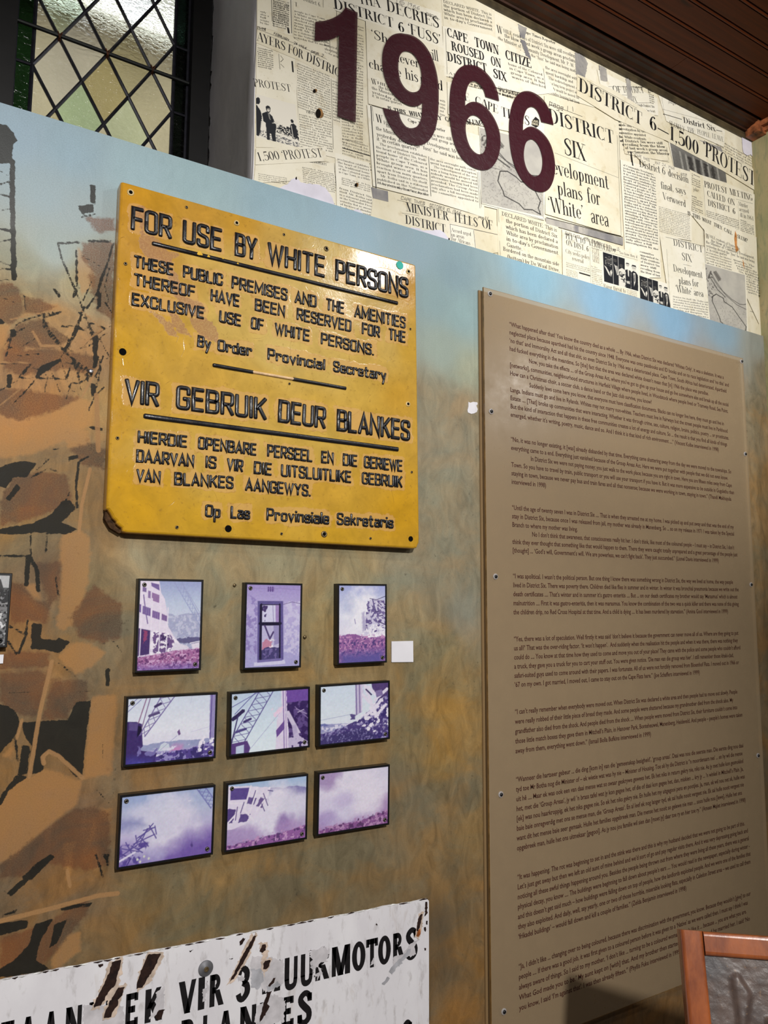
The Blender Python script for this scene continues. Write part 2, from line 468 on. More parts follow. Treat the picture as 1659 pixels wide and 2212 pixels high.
# ---------------------------------------------------------------- lettering: drawn glyphs
SERIF = {
 'A': ("d .06 0 .36 1;D .38 1 .66 0;H .16 .56 .34;S .06 0;S .66 0", .74),
 'B': ("V .15 0 1;A .3 .76 .22 .24 -90 90;A .3 .27 .27 .27 -90 90;H .12 .32 1;H .12 .32 .52;H .12 .32 0;S .12 1;S .12 0", .64),
 'C': ("A .36 .5 .33 .5 52 308;v .58 .68 .98;v .58 .03 .25", .68),
 'D': ("V .15 0 1;H .12 .32 1;H .12 .32 0;A .3 .5 .36 .5 -90 90;S .1 1;S .1 0", .74),
 'E': ("V .15 0 1;H .1 .56 1;H .1 .58 0;H .15 .42 .52;v .56 .76 1;v .58 0 .26;v .42 .42 .62;S .13 0;S .13 1", .66),
 'F': ("V .15 0 1;H .1 .56 1;H .15 .42 .5;v .56 .74 1;v .42 .4 .6;S .15 0;S .13 1", .6),
 'G': ("A .36 .5 .33 .5 52 308;v .58 .7 .98;V .58 .04 .42;S .58 .42", .72),
 'H': ("V .15 0 1;V .6 0 1;H .15 .6 .52;S .15 0;S .15 1;S .6 0;S .6 1", .76),
 'I': ("V .16 0 1;S .16 0;S .16 1", .33),
 'J': ("V .28 .2 1;S .28 1;Q .28 .24 1 .2 .03 .3 .06 .06 .6", .42),
 'K': ("V .15 0 1;d .2 .42 .58 1;D .3 .58 .62 0;S .15 0;S .15 1;S .56 1;S .62 0", .72),
 'L': ("V .15 0 1;S .15 1;H .08 .58 0;v .57 0 .28;S .13 0", .62),
 'M': ("v .1 0 1;D .13 1 .42 0;d .42 0 .7 1;V .74 0 1;S .1 0;S .1 1;S .74 0;S .76 1", .88),
 'N': ("v .1 0 1;D .12 1 .58 0;v .6 0 1;S .1 0;S .08 1;S .6 1", .72),
 'O': ("A .36 .5 .34 .51 0 360", .73),
 'P': ("V .15 0 1;A .3 .74 .25 .26 -90 90;H .1 .32 1;H .15 .32 .48;S .15 0;S .12 1", .6),
 'Q': ("A .36 .5 .34 .51 0 360;Q .34 .1 .3 .5 -.1 1 .68 -.12 .3", .73),
 'R': ("V .15 0 1;A .3 .75 .24 .25 -90 90;H .1 .32 1;H .15 .32 .5;D .38 .5 .6 0;S .15 0;S .12 1;S .61 0 .7", .7),
 'S': ("Q .51 .76 .1 .46 .92 .2 .3 .985 .2 .13 .86 .5 .14 .7 1 .3 .53 1.1 .47 .36 1 .47 .14 .6 .3 .015 .2 .12 .07 .2 .08 .28 .1;v .51 .7 .97;v .08 .03 .3", .6),
 'T': ("V .33 0 1;H .04 .62 1;v .05 .72 1;v .61 .72 1;S .33 0", .67),
 'U': ("V .15 .25 1;v .6 .25 1;Q .15 .3 1 .19 .08 .6 .36 .015 .2 .55 .09 .2 .6 .3 .1;S .15 1;S .6 1", .73),
 'V': ("D .08 1 .36 0;d .36 0 .62 1;S .08 1;S .62 1", .7),
 'W': ("D .08 1 .3 0;d .3 0 .49 .95;D .5 1 .7 0;d .7 0 .9 1;S .08 1;S .5 1 .7;S .9 1", .98),
 'X': ("D .1 1 .58 0;d .1 0 .56 1;S .1 1;S .58 0;S .1 0;S .56 1", .68),
 'Y': ("D .08 1 .34 .45;d .34 .45 .6 1;V .34 0 .47;S .08 1;S .6 1;S .34 0", .68),
 'Z': ("H .08 .55 1;D .52 1 .1 0;H .06 .57 0;v .08 .76 1;v .57 0 .24", .62),
 'a': ("Q .06 .5 .5 .12 .6 .3 .22 .635 .2 .34 .56 .8 .36 .4 1 .36 .12 1 .42 .01 .3;Q .34 .36 .2 .14 .3 .6 .09 .16 1 .18 .02 .4 .34 .12 .2", .47),
 'b': ("V .12 0 1;A .26 .32 .2 .33 0 360;S .1 1 .6", .5),
 'c': ("A .24 .32 .21 .33 48 312;O .36 .5 .06", .44),
 'd': ("A .23 .32 .2 .33 0 360;V .38 0 1;S .35 1 .6;S .41 0 .6", .53),
 'e': ("A .24 .32 .21 .33 0 318;H .08 .43 .34", .47),
 'f': ("V .15 0 .85;Q .15 .8 1 .2 .97 .4 .3 .985 .3 .38 .9 .6;H .04 .32 .64;S .15 0", .33),
 'g': ("A .22 .43 .18 .22 0 360;A .23 -.1 .2 .16 0 360;Q .36 .58 .2 .44 .64 .5;Q .1 .24 .4 .08 .12 .6 .3 .06 .8", .46),
 'h': ("V .12 0 1;Q .14 .46 .1 .28 .63 .2 .38 .54 .9 .4 .38 1 .4 0 1;S .12 0;S .4 0;S .1 1 .6", .54),
 'i': ("V .12 0 .64;O .12 .86 .075;S .12 0;S .1 .64 .6", .26),
 'j': ("V .12 -.1 .64;O .12 .86 .075;Q .12 -.08 1 .06 -.28 .3 -.04 -.26 .6;S .1 .64 .6", .26),
 'k': ("V .12 0 1;d .14 .24 .4 .62;D .22 .36 .44 0;S .12 0;S .44 0;S .4 .64 .7;S .1 1 .6", .53),
 'l': ("V .12 0 1;S .12 0;S .1 1 .6", .26),
 'm': ("V .12 0 .64;Q .14 .46 .1 .26 .63 .2 .36 .54 .9 .38 .38 1 .38 0 1;Q .4 .46 .1 .52 .63 .2 .62 .54 .9 .64 .38 1 .64 0 1;S .12 0;S .38 0;S .64 0;S .1 .64 .6", .78),
 'n': ("V .12 0 .64;Q .14 .46 .1 .28 .63 .2 .38 .54 .9 .4 .38 1 .4 0 1;S .12 0;S .4 0;S .1 .64 .6", .54),
 'o': ("A .25 .32 .21 .33 0 360", .5),
 'p': ("V .12 -.3 .64;A .26 .32 .2 .33 0 360;S .12 -.3;S .1 .64 .6", .52),
 'q': ("V .38 -.3 .64;A .24 .32 .2 .33 0 360;S .38 -.3", .52),
 'r': ("V .12 0 .64;Q .14 .44 .1 .24 .6 .3 .33 .61 .5;O .34 .56 .065;S .12 0;S .1 .64 .6", .4),
 's': ("Q .33 .5 .1 .3 .6 .2 .2 .635 .2 .09 .56 .6 .1 .45 1 .2 .35 1.1 .31 .24 1 .32 .1 .7 .2 .01 .2 .08 .05 .2 .06 .17 .1", .39),
 't': ("V .14 .1 .88;H .03 .3 .64;Q .14 .14 1 .18 .02 .6 .26 .01 .2 .32 .08 .1", .34),
 'u': ("Q .12 .64 1 .12 .2 1 .16 .02 .6 .28 .01 .2 .38 .14 .1;V .4 0 .64;S .1 .64 .6;S .37 .64 .6;S .43 0 .5", .55),
 'v': ("D .06 .64 .24 0;d .24 0 .4 .64;S .06 .64;S .4 .64", .46),
 'w': ("D .06 .64 .2 0;d .2 0 .33 .6;D .34 .64 .48 0;d .48 0 .62 .64;S .06 .64;S .34 .64 .6;S .62 .64", .68),
 'x': ("D .08 .64 .4 0;d .08 0 .38 .64;S .08 .64;S .38 .64;S .08 0;S .4 0", .47),
 'y': ("D .06 .64 .25 0;d .4 .64 .16 -.28;S .06 .64;S .4 .64;O .1 -.25 .05", .46),
 'z': ("H .06 .36 .64;D .34 .64 .08 0;H .05 .38 0;v .06 .48 .64;v .38 0 .16", .43),
 '0': ("A .27 .5 .24 .51 0 360", .54),
 '1': ("V .2 0 1;d .07 .84 .2 .98;S .2 0", .4),
 '2': ("Q .08 .72 .6 .12 .92 .5 .26 .985 .3 .42 .88 .9 .42 .68 1 .25 .34 .6 .08 .04 .4;Q .06 .05 .6 .2 .1 .8 .34 .03 .8 .46 .08 .4 .47 .26 .1", .52),
 '3': ("Q .08 .8 .5 .14 .95 .3 .26 .985 .2 .42 .86 .9 .41 .64 .8 .24 .53 .1;Q .24 .53 .1 .43 .43 .8 .45 .2 1 .27 .015 .2 .12 .06 .4 .07 .2 .6", .52),
 '4': ("V .36 0 1;d .04 .3 .36 1;H .03 .5 .28;S .36 0", .54),
 '5': ("H .12 .44 .97;v .12 .5 1;Q .12 .52 .2 .28 .62 .2 .44 .5 .9 .45 .2 1 .27 .015 .2 .11 .06 .4 .07 .18 .6;Q .12 .96 1 .42 .97 1", .52),
 '6': ("A .27 .3 .23 .31 0 360;Q .09 .3 1 .12 .62 .9 .24 .9 .4 .4 .98 .15;O .4 .9 .05", .54),
 '7': ("H .05 .48 .98;D .46 1 .2 0;v .06 .76 1", .5),
 '8': ("A .27 .75 .2 .25 0 360;A .27 .26 .24 .27 0 360", .54),
 '9': ("A .27 .7 .23 .31 0 360;Q .45 .7 1 .42 .38 .9 .3 .1 .4 .14 .02 .15;O .14 .1 .05", .54),
 '.': ("O .1 .06 .065", .22), ',': ("O .1 .06 .065;d .14 .05 .06 -.16", .22), ':': ("O .1 .06 .065;O .1 .52 .065", .24),
 ';': ("O .1 .06 .065;d .13 .05 .05 -.16;O .1 .52 .065", .24),
 '‘': ("O .09 .8 .065;d .05 .82 .13 1", .2), '’': ("O .1 .93 .065;d .14 .92 .05 .74", .2), "'": ("O .1 .93 .065;d .14 .92 .05 .74", .2),
 '“': ("O .09 .8 .065;d .05 .82 .13 1;O .27 .8 .065;d .23 .82 .31 1", .36), '”': ("O .1 .93 .065;d .14 .92 .05 .74;O .28 .93 .065;d .32 .92 .23 .74", .36),
 '"': ("O .1 .93 .065;d .14 .92 .05 .74;O .28 .93 .065;d .32 .92 .23 .74", .36),
 '-': ("H .04 .28 .34;H .04 .28 .38", .32), '—': ("H .02 .86 .36;H .02 .86 .4", .9), '–': ("H .02 .5 .36;H .02 .5 .4", .54),
 '?': ("Q .08 .76 .6 .14 .95 .4 .26 .985 .3 .42 .85 1 .4 .66 .8 .24 .5 .5 .23 .28 .3;O .23 .06 .065", .48),
 '(': ("Q .26 1.05 .1 .1 .75 .7 .07 .4 1 .1 .1 .7 .26 -.2 .1", .28), ')': ("Q .04 1.05 .1 .2 .75 .7 .23 .4 1 .2 .1 .7 .04 -.2 .1", .28),
 '[': ("V .1 -.2 1.05;H .1 .26 1.03;H .1 .26 -.18", .28), ']': ("V .18 -.2 1.05;H .04 .2 1.03;H .04 .2 -.18", .28),
}


class Font:
    def __init__(self, T, t, serif, seg=12, shear=0.0, scaled=1.0):
        self.T, self.t, self.sf, self.seg, self.shear, self.k = T, t, serif, seg, shear, scaled
        self.cache = {}

    def glyph(self, ch):
        if ch in self.cache: return self.cache[ch]
        if ch == ' ' or ch not in SERIF:
            g = (np.zeros((0, 2)), [], 0.3); self.cache[ch] = g; return g
        spec, adv = SERIF[ch]
        T, t = self.T, self.t
        V, F = [], []

        def quad(*p):
            b = len(V); V.extend(p); F.append((b, b + 1, b + 2, b + 3))

        def strip(L, R):
            b = len(V); n = len(L)
            for a, c in zip(L, R): V.append(tuple(a)); V.append(tuple(c))
            for i in range(n - 1): F.append((b + 2 * i, b + 2 * i + 1, b + 2 * i + 3, b + 2 * i + 2))
        for cmd in spec.split(';'):
            p = cmd.split(); c = p[0]; a = [float(q) for q in p[1:]]
            if c in 'Vv':
                w = T if c == 'V' else t
                quad((a[0] - w / 2, a[1]), (a[0] + w / 2, a[1]), (a[0] + w / 2, a[2]), (a[0] - w / 2, a[2]))
            elif c == 'H':
                y0 = a[2] if a[2] <= 0.02 else (a[2] - t if a[2] > 0.6 else a[2] - t / 2)
                quad((a[0], y0), (a[1], y0), (a[1], y0 + t), (a[0], y0 + t))
            elif c in 'Dd':
                w = (T if c == 'D' else t) * 1.08
                x0, y0, x1, y1 = a
                if y0 > y1: x0, y0, x1, y1 = x1, y1, x0, y0
                quad((x0 - w / 2, y0), (x0 + w / 2, y0), (x1 + w / 2, y1), (x1 - w / 2, y1))
            elif c == 'S':
                if self.sf:
                    h = self.sf * (a[2] if len(a) > 2 else 1) + T / 2 * (1 if len(a) < 3 else .6)
                    tt = max(t, .035)
                    y0 = a[1] if a[1] <= 0.02 else a[1] - tt
                    quad((a[0] - h, y0), (a[0] + h, y0), (a[0] + h, y0 + tt), (a[0] - h, y0 + tt))
            elif c == 'A':
                cx, cy, rx, ry, a0, a1 = a
                n = max(4, int(self.seg * abs(a1 - a0) / 180))
                th = np.radians(np.linspace(a0, a1, n + 1))
                L = np.stack([cx + rx * np.cos(th), cy + ry * np.sin(th)], 1)
                ix, iy = max(rx - T, rx * .25), max(ry - t, ry * .3)
                R = np.stack([cx + ix * np.cos(th), cy + iy * np.sin(th)], 1)
                strip(L, R)
            elif c == 'Q':
                P = np.array(a).reshape(-1, 3)
                C = catmull(P, max(2, self.seg // 4))
                d = np.gradient(C[:, :2], axis=0)
                d /= np.linalg.norm(d, axis=1)[:, None] + 1e-9
                w = (t + (T - t) * C[:, 2:3]) / 2
                nrm = np.stack([-d[:, 1], d[:, 0]], 1)
                strip(C[:, :2] + nrm * w, C[:, :2] - nrm * w)
            elif c == 'O':
                r = max(a[2], T * .48)
                b = len(V); n = max(6, self.seg // 2 + 2)
                V.extend((a[0] + r * math.cos(2 * math.pi * k / n), a[1] + r * math.sin(2 * math.pi * k / n)) for k in range(n))
                F.append(tuple(range(b, b + n)))
        V = np.array(V)
        V[:, 0] += self.shear * V[:, 1]
        self.cache[ch] = (V, F, adv)
        return self.cache[ch]

    def layout(self, text, gap=0.0):
        VV, FF, x, n = [], [], 0.0, 0
        for ch in text:
            V, F, adv = self.glyph(ch)
            if len(V):
                VV.append(V + [x, 0]); FF += [tuple(i + n for i in f) for f in F]; n += len(V)
            x += adv + gap
        x -= gap
        return (np.concatenate(VV) if VV else np.zeros((0, 2))), FF, x


BODONI = Font(.15, .03, .075)
BODONI_L = Font(.115, .028, .07)
BOLD_SLAB = Font(.19, .075, .05)
BODY = Font(.125, .055, .055, seg=5)
BODY_B = Font(.16, .07, .05, seg=5)
TYPE = Font(.12, .075, .07, seg=8)
SANS = Font(.245, .19, 0, seg=14)


class SansFont:
    """condensed sans for the acrylic panel, taken from Blender's built-in vector font"""
    def __init__(self):
        self.cache = {}
        self.cd = bpy.data.curves.new('glyph', 'FONT')
        self.cd.resolution_u = 2
        self.cd.fill_mode = 'FRONT'
        self.cd.offset = 0.012
        self.ob = bpy.data.objects.new('glyph', self.cd)
        COL.objects.link(self.ob)
        self.H = self._w('H|')[1]
        self.base = self._adv('||')

    def _mesh(self, s):
        self.cd.body = s
        self.cd.offset = 0.004 if 'M' in s else 0.016
        dg = bpy.context.evaluated_depsgraph_get()
        dg.update()
        return bpy.data.meshes.new_from_object(self.ob.evaluated_get(dg))

    def _co(self, s):
        me = self._mesh(s)
        a = np.zeros(len(me.vertices) * 3); me.vertices.foreach_get('co', a)
        f = [tuple(p.vertices) for p in me.polygons]
        bpy.data.meshes.remove(me)
        return a.reshape(-1, 3)[:, :2], f

    def _w(self, s):
        v, f = self._co('H')
        return v[:, 0].max(), v[:, 1].max()

    def _adv(self, s):
        v, f = self._co(s)
        return v[:, 0].max() - v[:, 0].min()

    def glyph(self, ch):
        if ch in self.cache: return self.cache[ch]
        adv = self._adv('|' + ch + '|') - self.base
        adv = (self._adv('|' + ch + '|') - self._adv('|')) - (self._adv('||') - self._adv('|'))
        V, F = (np.zeros((0, 2)), []) if ch == ' ' else self._co(ch)
        self.cache[ch] = (V / self.H, F, adv / self.H)
        return self.cache[ch]

    layout = Font.layout

    def close(self):
        bpy.data.objects.remove(self.ob)
        bpy.data.curves.remove(self.cd)


# monoline gothic: strokes that are swept; x 0..1 of the letter's width, third value = corner radius
def _o(h, r=.14): return [(0, h / 2), (0, h, r), (1, h, r), (1, 0, r), (0, 0, r), (0, h / 2)]
R_ = .14
GOTHIC = {
 'A': ([[(0, 0), (.5, 1), (1, 0)], [(.2, .3), (.8, .3)]], .46),
 'B': ([[(0, .5), (0, 1), (.95, 1, R_), (.95, .52, R_), (.1, .52)], [(.6, .52), (1, .52, R_), (1, 0, R_), (0, 0), (0, .52)]], .42),
 'C': ([[(1, .7), (1, 1, R_), (0, 1, R_), (0, 0, R_), (1, 0, R_), (1, .3)]], .42),
 'D': ([[(0, .5), (0, 1), (1, 1, R_), (1, 0, R_), (0, 0), (0, .5)]], .42),
 'E': ([[(1, 1), (0, 1), (0, 0), (1, 0)], [(0, .52), (.9, .52)]], .38),
 'F': ([[(1, 1), (0, 1), (0, 0)], [(0, .5), (.9, .5)]], .38),
 'G': ([[(1, .72), (1, 1, R_), (0, 1, R_), (0, 0, R_), (1, 0, R_), (1, .46), (.6, .46)]], .42),
 'H': ([[(0, 0), (0, 1)], [(1, 0), (1, 1)], [(0, .5), (1, .5)]], .42),
 'I': ([[(0, 0), (0, 1)]], .0),
 'J': ([[(1, 1), (1, 0, R_), (0, 0, R_), (0, .25)]], .36),
 'K': ([[(0, 0), (0, 1)], [(1, 1), (0, .4)], [(.33, .6), (1, 0)]], .42),
 'L': ([[(0, 1), (0, 0), (1, 0)]], .36),
 'M': ([[(0, 0), (0, 1), (.5, .25), (1, 1), (1, 0)]], .56),
 'N': ([[(0, 0), (0, 1), (1, 0), (1, 1)]], .44),
 'O': ([_o(1)], .42),
 'P': ([[(0, 0), (0, 1), (1, 1, R_), (1, .44, R_), (0, .44)]], .4),
 'R': ([[(0, 0), (0, 1), (1, 1, R_), (1, .46, R_), (0, .46)], [(.5, .46), (1, 0)]], .42),
 'S': ([[(1, .74), (1, 1, R_), (0, 1, R_), (0, .56, R_), (1, .44, R_), (1, 0, R_), (0, 0, R_), (0, .26)]], .4),
 'T': ([[(0, 1), (1, 1)], [(.5, 0), (.5, 1)]], .42),
 'U': ([[(0, 1), (0, 0, R_), (1, 0, R_), (1, 1)]], .42),
 'V': ([[(0, 1), (.5, 0), (1, 1)]], .44),
 'W': ([[(0, 1), (.26, 0), (.5, .85), (.74, 0), (1, 1)]], .62),
 'X': ([[(0, 0), (1, 1)], [(0, 1), (1, 0)]], .42),
 'Y': ([[(0, 1), (.5, .45), (1, 1)], [(.5, 0), (.5, .45)]], .44),
 'a': ([[(.05, .66), (1, .66, .1), (1, 0)], [(1, .38), (0, .38, .1), (0, 0, .1), (1, 0)]], .34),
 'c': ([[(1, .5), (1, .66, .1), (0, .66, .1), (0, 0, .1), (1, 0, .1), (1, .18)]], .34),
 'd': ([[(1, 1), (1, 0), (0, 0, .1), (0, .66, .1), (1, .66)]], .34),
 'e': ([[(0, .34), (1, .34), (1, .66, .1), (0, .66, .1), (0, 0, .1), (1, 0, .1), (1, .14)]], .34),
 'f': ([[(1, 1), (.4, 1, .1), (.4, 0)], [(0, .66), (.9, .66)]], .3),
 'g': ([[(1, 0), (0, 0, .1), (0, .66, .1), (1, .66), (1, -.3, .1), (0, -.3)]], .34),
 'i': ([[(0, 0), (0, .66)], [(0, .9), (0, .94)]], .0),
 'k': ([[(0, 0), (0, 1)], [(.9, .66), (0, .26)], [(.33, .42), (1, 0)]], .34),
 'l': ([[(0, 0), (0, 1)]], .0),
 'n': ([[(0, 0), (0, .66), (1, .66, .1), (1, 0)]], .34),
 'o': ([_o(.66, .12)], .34),
 'p': ([[(0, -.3), (0, .66), (1, .66, .1), (1, 0, .1), (0, 0)]], .34),
 'r': ([[(0, 0), (0, .66), (1, .66, .1), (1, .5)]], .28),
 's': ([[(1, .5), (1, .66, .1), (0, .66, .1), (0, .36, .08), (1, .3, .08), (1, 0, .1), (0, 0, .1), (0, .16)]], .32),
 't': ([[(.35, .95), (.35, 0, .1), (.95, 0)], [(0, .66), (.9, .66)]], .3),
 'u': ([[(0, .66), (0, 0, .1), (1, 0), (1, .66)]], .34),
 'v': ([[(0, .66), (.5, 0), (1, .66)]], .34),
 'y': ([[(0, .66), (.52, 0)], [(1, .66), (.3, -.3)]], .36),
 '.': ([[(0, 0), (0, .03)]], .0), ',': ([[(0, .03), (-.3, -.12)]], .1),
 '0': ([_o(1)], .4), '1': ([[(0, 0), (0, 1)]], .0), '2': ([[(0, .8), (.1, 1, .1), (1, 1, .1), (.9, .5), (0, 0), (1, 0)]], .38),
 '4': ([[(.8, 0), (.8, 1), (0, .3), (1, .3)]], .4), '6': ([[(.9, 1), (.2, .7), (0, .3), (.2, 0), (.9, 0), (1, .3), (.7, .5), (.1, .4)]], .4),
 '3': ([[(0, 1), (.9, .9), (.3, .55), (1, .3), (.6, 0), (0, .05)]], .36),
 '8': ([[(.5, .55), (.05, .8), (.5, 1), (.95, .8), (.5, .55), (0, .25), (.5, 0), (1, .25), (.5, .55)]], .38),
 '9': ([[(.9, .6), (.3, .5), (.05, .8), (.4, 1), (.9, .9), (.9, .6), (.7, 0)]], .38),
}


def fillet(pl, wd):
    """polyline in letter units -> points (x scaled by wd) with rounded corners"""
    P = [(p[0] * wd, p[1], p[2] if len(p) > 2 else 0) for p in pl]
    out = []
    for i, (x, y, r) in enumerate(P):
        if r and 0 < i < len(P) - 1:
            a, b, c = np.array(P[i - 1][:2]), np.array((x, y)), np.array(P[i + 1][:2])
            da, dc = a - b, c - b
            la, lc = np.linalg.norm(da), np.linalg.norm(dc)
            r2 = min(r, la * .48, lc * .48)
            p0, p1 = b + da / la * r2, b + dc / lc * r2
            for t in (0, .25, .5, .75, 1):
                out.append(p0 * (1 - t) ** 2 + 2 * b * t * (1 - t) + p1 * t * t)
        else:
            out.append(np.array((x, y)))
    return np.array(out)


def sweep(mb, P, prof, to3):
    """sweep a raised profile [(offset, height)] along 2D points P; to3(x, z, h) gives the 3-D point"""
    n = len(P)
    closed = np.linalg.norm(P[0] - P[-1]) < 1e-6
    d = np.diff(P, axis=0)
    L = np.linalg.norm(d, axis=1); d = d / (L[:, None] + 1e-12)
    T = np.zeros((n, 2)); S = np.ones(n)
    for i in range(n):
        a = d[i - 1] if i > 0 else (d[-1] if closed else d[0])
        b = d[i] if i < n - 1 else (d[0] if closed else d[-1])
        m = a + b; m /= np.linalg.norm(m) + 1e-12
        T[i] = m; S[i] = min(1.0 / max(0.35, m @ a), 2.2)
    N = np.stack([-T[:, 1], T[:, 0]], 1) * S[:, None]
    k = len(prof)
    wmax = max(o for o, h in prof)
    V, F = [], []
    secs = [(P[i], N[i], 1.0) for i in range(n)]
    if not closed:
        e0 = P[0] - T[0] * wmax * .75; e1 = P[-1] + T[-1] * wmax * .75
        secs = [(e0, N[0] * .6, .0)] + [(P[0] - T[0] * wmax * .35, N[0] * .93, .9)] + secs + [(P[-1] + T[-1] * wmax * .35, N[-1] * .93, .9)] + [(e1, N[-1] * .6, .0)]
    for p, nn, hs in secs:
        for o, h in prof:
            q = p + nn * o
            V.append(to3(q[0], q[1], h * hs))
    for i in range(len(secs) - 1):
        for j in range(k - 1):
            F.append((i * k + j, i * k + j + 1, (i + 1) * k + j + 1, (i + 1) * k + j))
    mb.add(V, F)


def frame3(p0, p1, cap, d, h0=None):
    """baseline from photo point p0 to p1 on the plane y=-d; returns origin, unit along, unit up, width, cap height in metres"""
    a, b = W(*p0, d), W(*p1, d)
    u = b - a; L = np.linalg.norm(u); u = u / L
    v = np.array([-u[1], u[0]])
    H = W(p0[0], p0[1] - cap, d)[1] - a[1]
    return a, u, v, L, H


def gothic(mb, word, p0, p1, cap, d, sw, hh, prof=None, gap=.2, shear=0, jit=0):
    """a word of raised (or flat, hh=0) monoline letters"""
    a, u, v, L, H = frame3(p0, p1, cap, d)
    adv = [GOTHIC[c][1] if c in GOTHIC else .2 for c in word]
    tot = sum(adv) + gap * (len(word) - 1)
    k = (L - sw) / H / max(tot, .01)
    x = 0
    if prof is None:
        w2 = sw / 2
        prof = [(-w2 * 1.12, 0), (-w2 * .98, hh * .55), (-w2 * .55, hh), (w2 * .55, hh), (w2 * .98, hh * .55), (w2 * 1.12, 0)]

    def to3(X, Z, h):
        p = a + u * (X + sw / 2 + shear * Z) + v * Z
        return (p[0], -d - h, p[1])
    for c, wd in zip(word, adv):
        if c in GOTHIC:
            for pl in GOTHIC[c][0]:
                P = fillet(pl, max(wd * k, 1e-4))
                P = np.stack([P[:, 0] + x * k, P[:, 1]], 1) * H
                P[:, 1] = np.where(P[:, 1] < 0, P[:, 1], sw / 2 + P[:, 1] * (H - sw) / H)
                if jit: P += rng.normal(0, jit, P.shape)
                sweep(mb, P, prof, to3)
        x += wd + gap


def put(mb, text, font, p0, p1, cap, d, gap=0.0, sw=None):
    """a line of printed text whose baseline runs from photo point p0 to p1, stretched to fit; cap height in photo pixels"""
    a, u, v, L, H = frame3(p0, p1, cap, d)
    V, F, w = font.layout(text, gap)
    if not len(V): return
    P = a[None] + V[:, :1] * (L / w) * u[None] + V[:, 1:] * H * v[None]
    mb.add(np.stack([P[:, 0], np.full(len(P), -d), P[:, 1]], 1), F)


def lineW(mb, text, font, a, b, H, d, width=None, gap=0.0):
    """same, with wall coordinates; width None = stretched from a to b"""
    a, b = np.asarray(a, float), np.asarray(b, float)
    u = b - a; L = np.linalg.norm(u); u = u / L
    v = np.array([-u[1], u[0]])
    V, F, w = font.layout(text, gap)
    if not len(V): return
    P = a[None] + V[:, :1] * ((width or L) / w) * u[None] + V[:, 1:] * H * v[None]
    mb.add(np.stack([P[:, 0], np.full(len(P), -d), P[:, 1]], 1), F)


def rule(mb, p0, p1, wpx, d):
    a, b = W(*p0, d), W(*p1, d)
    u = (b - a) / np.linalg.norm(b - a); v = np.array([-u[1], u[0]]) * wpx * .00052
    V = [a - v, b - v, b + v, a + v]
    mb.add([(p[0], -d, p[1]) for p in V], [(0, 1, 2, 3)])


CORPUS = ("The proclamation establishes the heart of District Six, traditional home of the Coloured people in Cape Town, as a White group area. "
          "It has brought waves of shocked reaction from many quarters, apart from District Six itself. Mr. Botha said in a statement published in the "
          "Nationalist Press yesterday that no amount of hysterical shouting by the area overnight with consequent hardship and disruption. The "
          "redevelopment of the area was a long-term project and nobody would be moved till alternative housing had been provided. The Group Areas "
          "proclamation had been made only after a full investigation by the committee appointed to. While residents of District Six were still "
          "recoiling from the blow of last week’s group areas proclamation, the Minister of Community Development yesterday decried the fuss he said "
          "was being made about it in certain quarters. ").split()
_ci = [0]


def filler(nchar):
    s = ''
    while True:
        w = CORPUS[_ci[0] % len(CORPUS)]
        if s and len(s) + 1 + len(w) > nchar + 2: return s
        s = (s + ' ' + w).strip(); _ci[0] += 1
        if len(s) >= nchar - 1: return s


def column(mb, p_tl, p_tr, p_bl, n, d, font=BODY, chars=26, lines=None, fill=0.62, skip=()):
    """n justified lines: p_tl/p_tr = ends of the first baseline, p_bl = left end of the last one (photo points)"""
    A, B, C = W(*p_tl, d), W(*p_tr, d), W(*p_bl, d)
    step = (C - A) / max(n - 1, 1)
    H = np.linalg.norm(step) * fill
    last = None
    for i in range(n):
        if i in skip: continue
        if lines is not None:
            if i >= len(lines): break
            t = lines[i]
        else:
            t = filler(chars)
        a = A + step * i; b = B + step * i
        if not t: continue
        if t.startswith('  '):
            a = a + (b - a) * .07; t = t.strip()
        f = min(1.0, len(t) / (chars * .82)) if len(t) < chars * .72 else 1.0
        lineW(mb, t, font, a, a + (b - a) * f, H, d)

# ================================================================ SETTING
YU = 0.008          # plane of the plastered upper wall; the painted board stands 8 mm proud of it
TOPZ = 2.4555       # upper edge of the painted board
XC = 2.44           # corner with the right-hand wall
XR = 0.5885         # edge of the window reveal
CEIL = 3.2

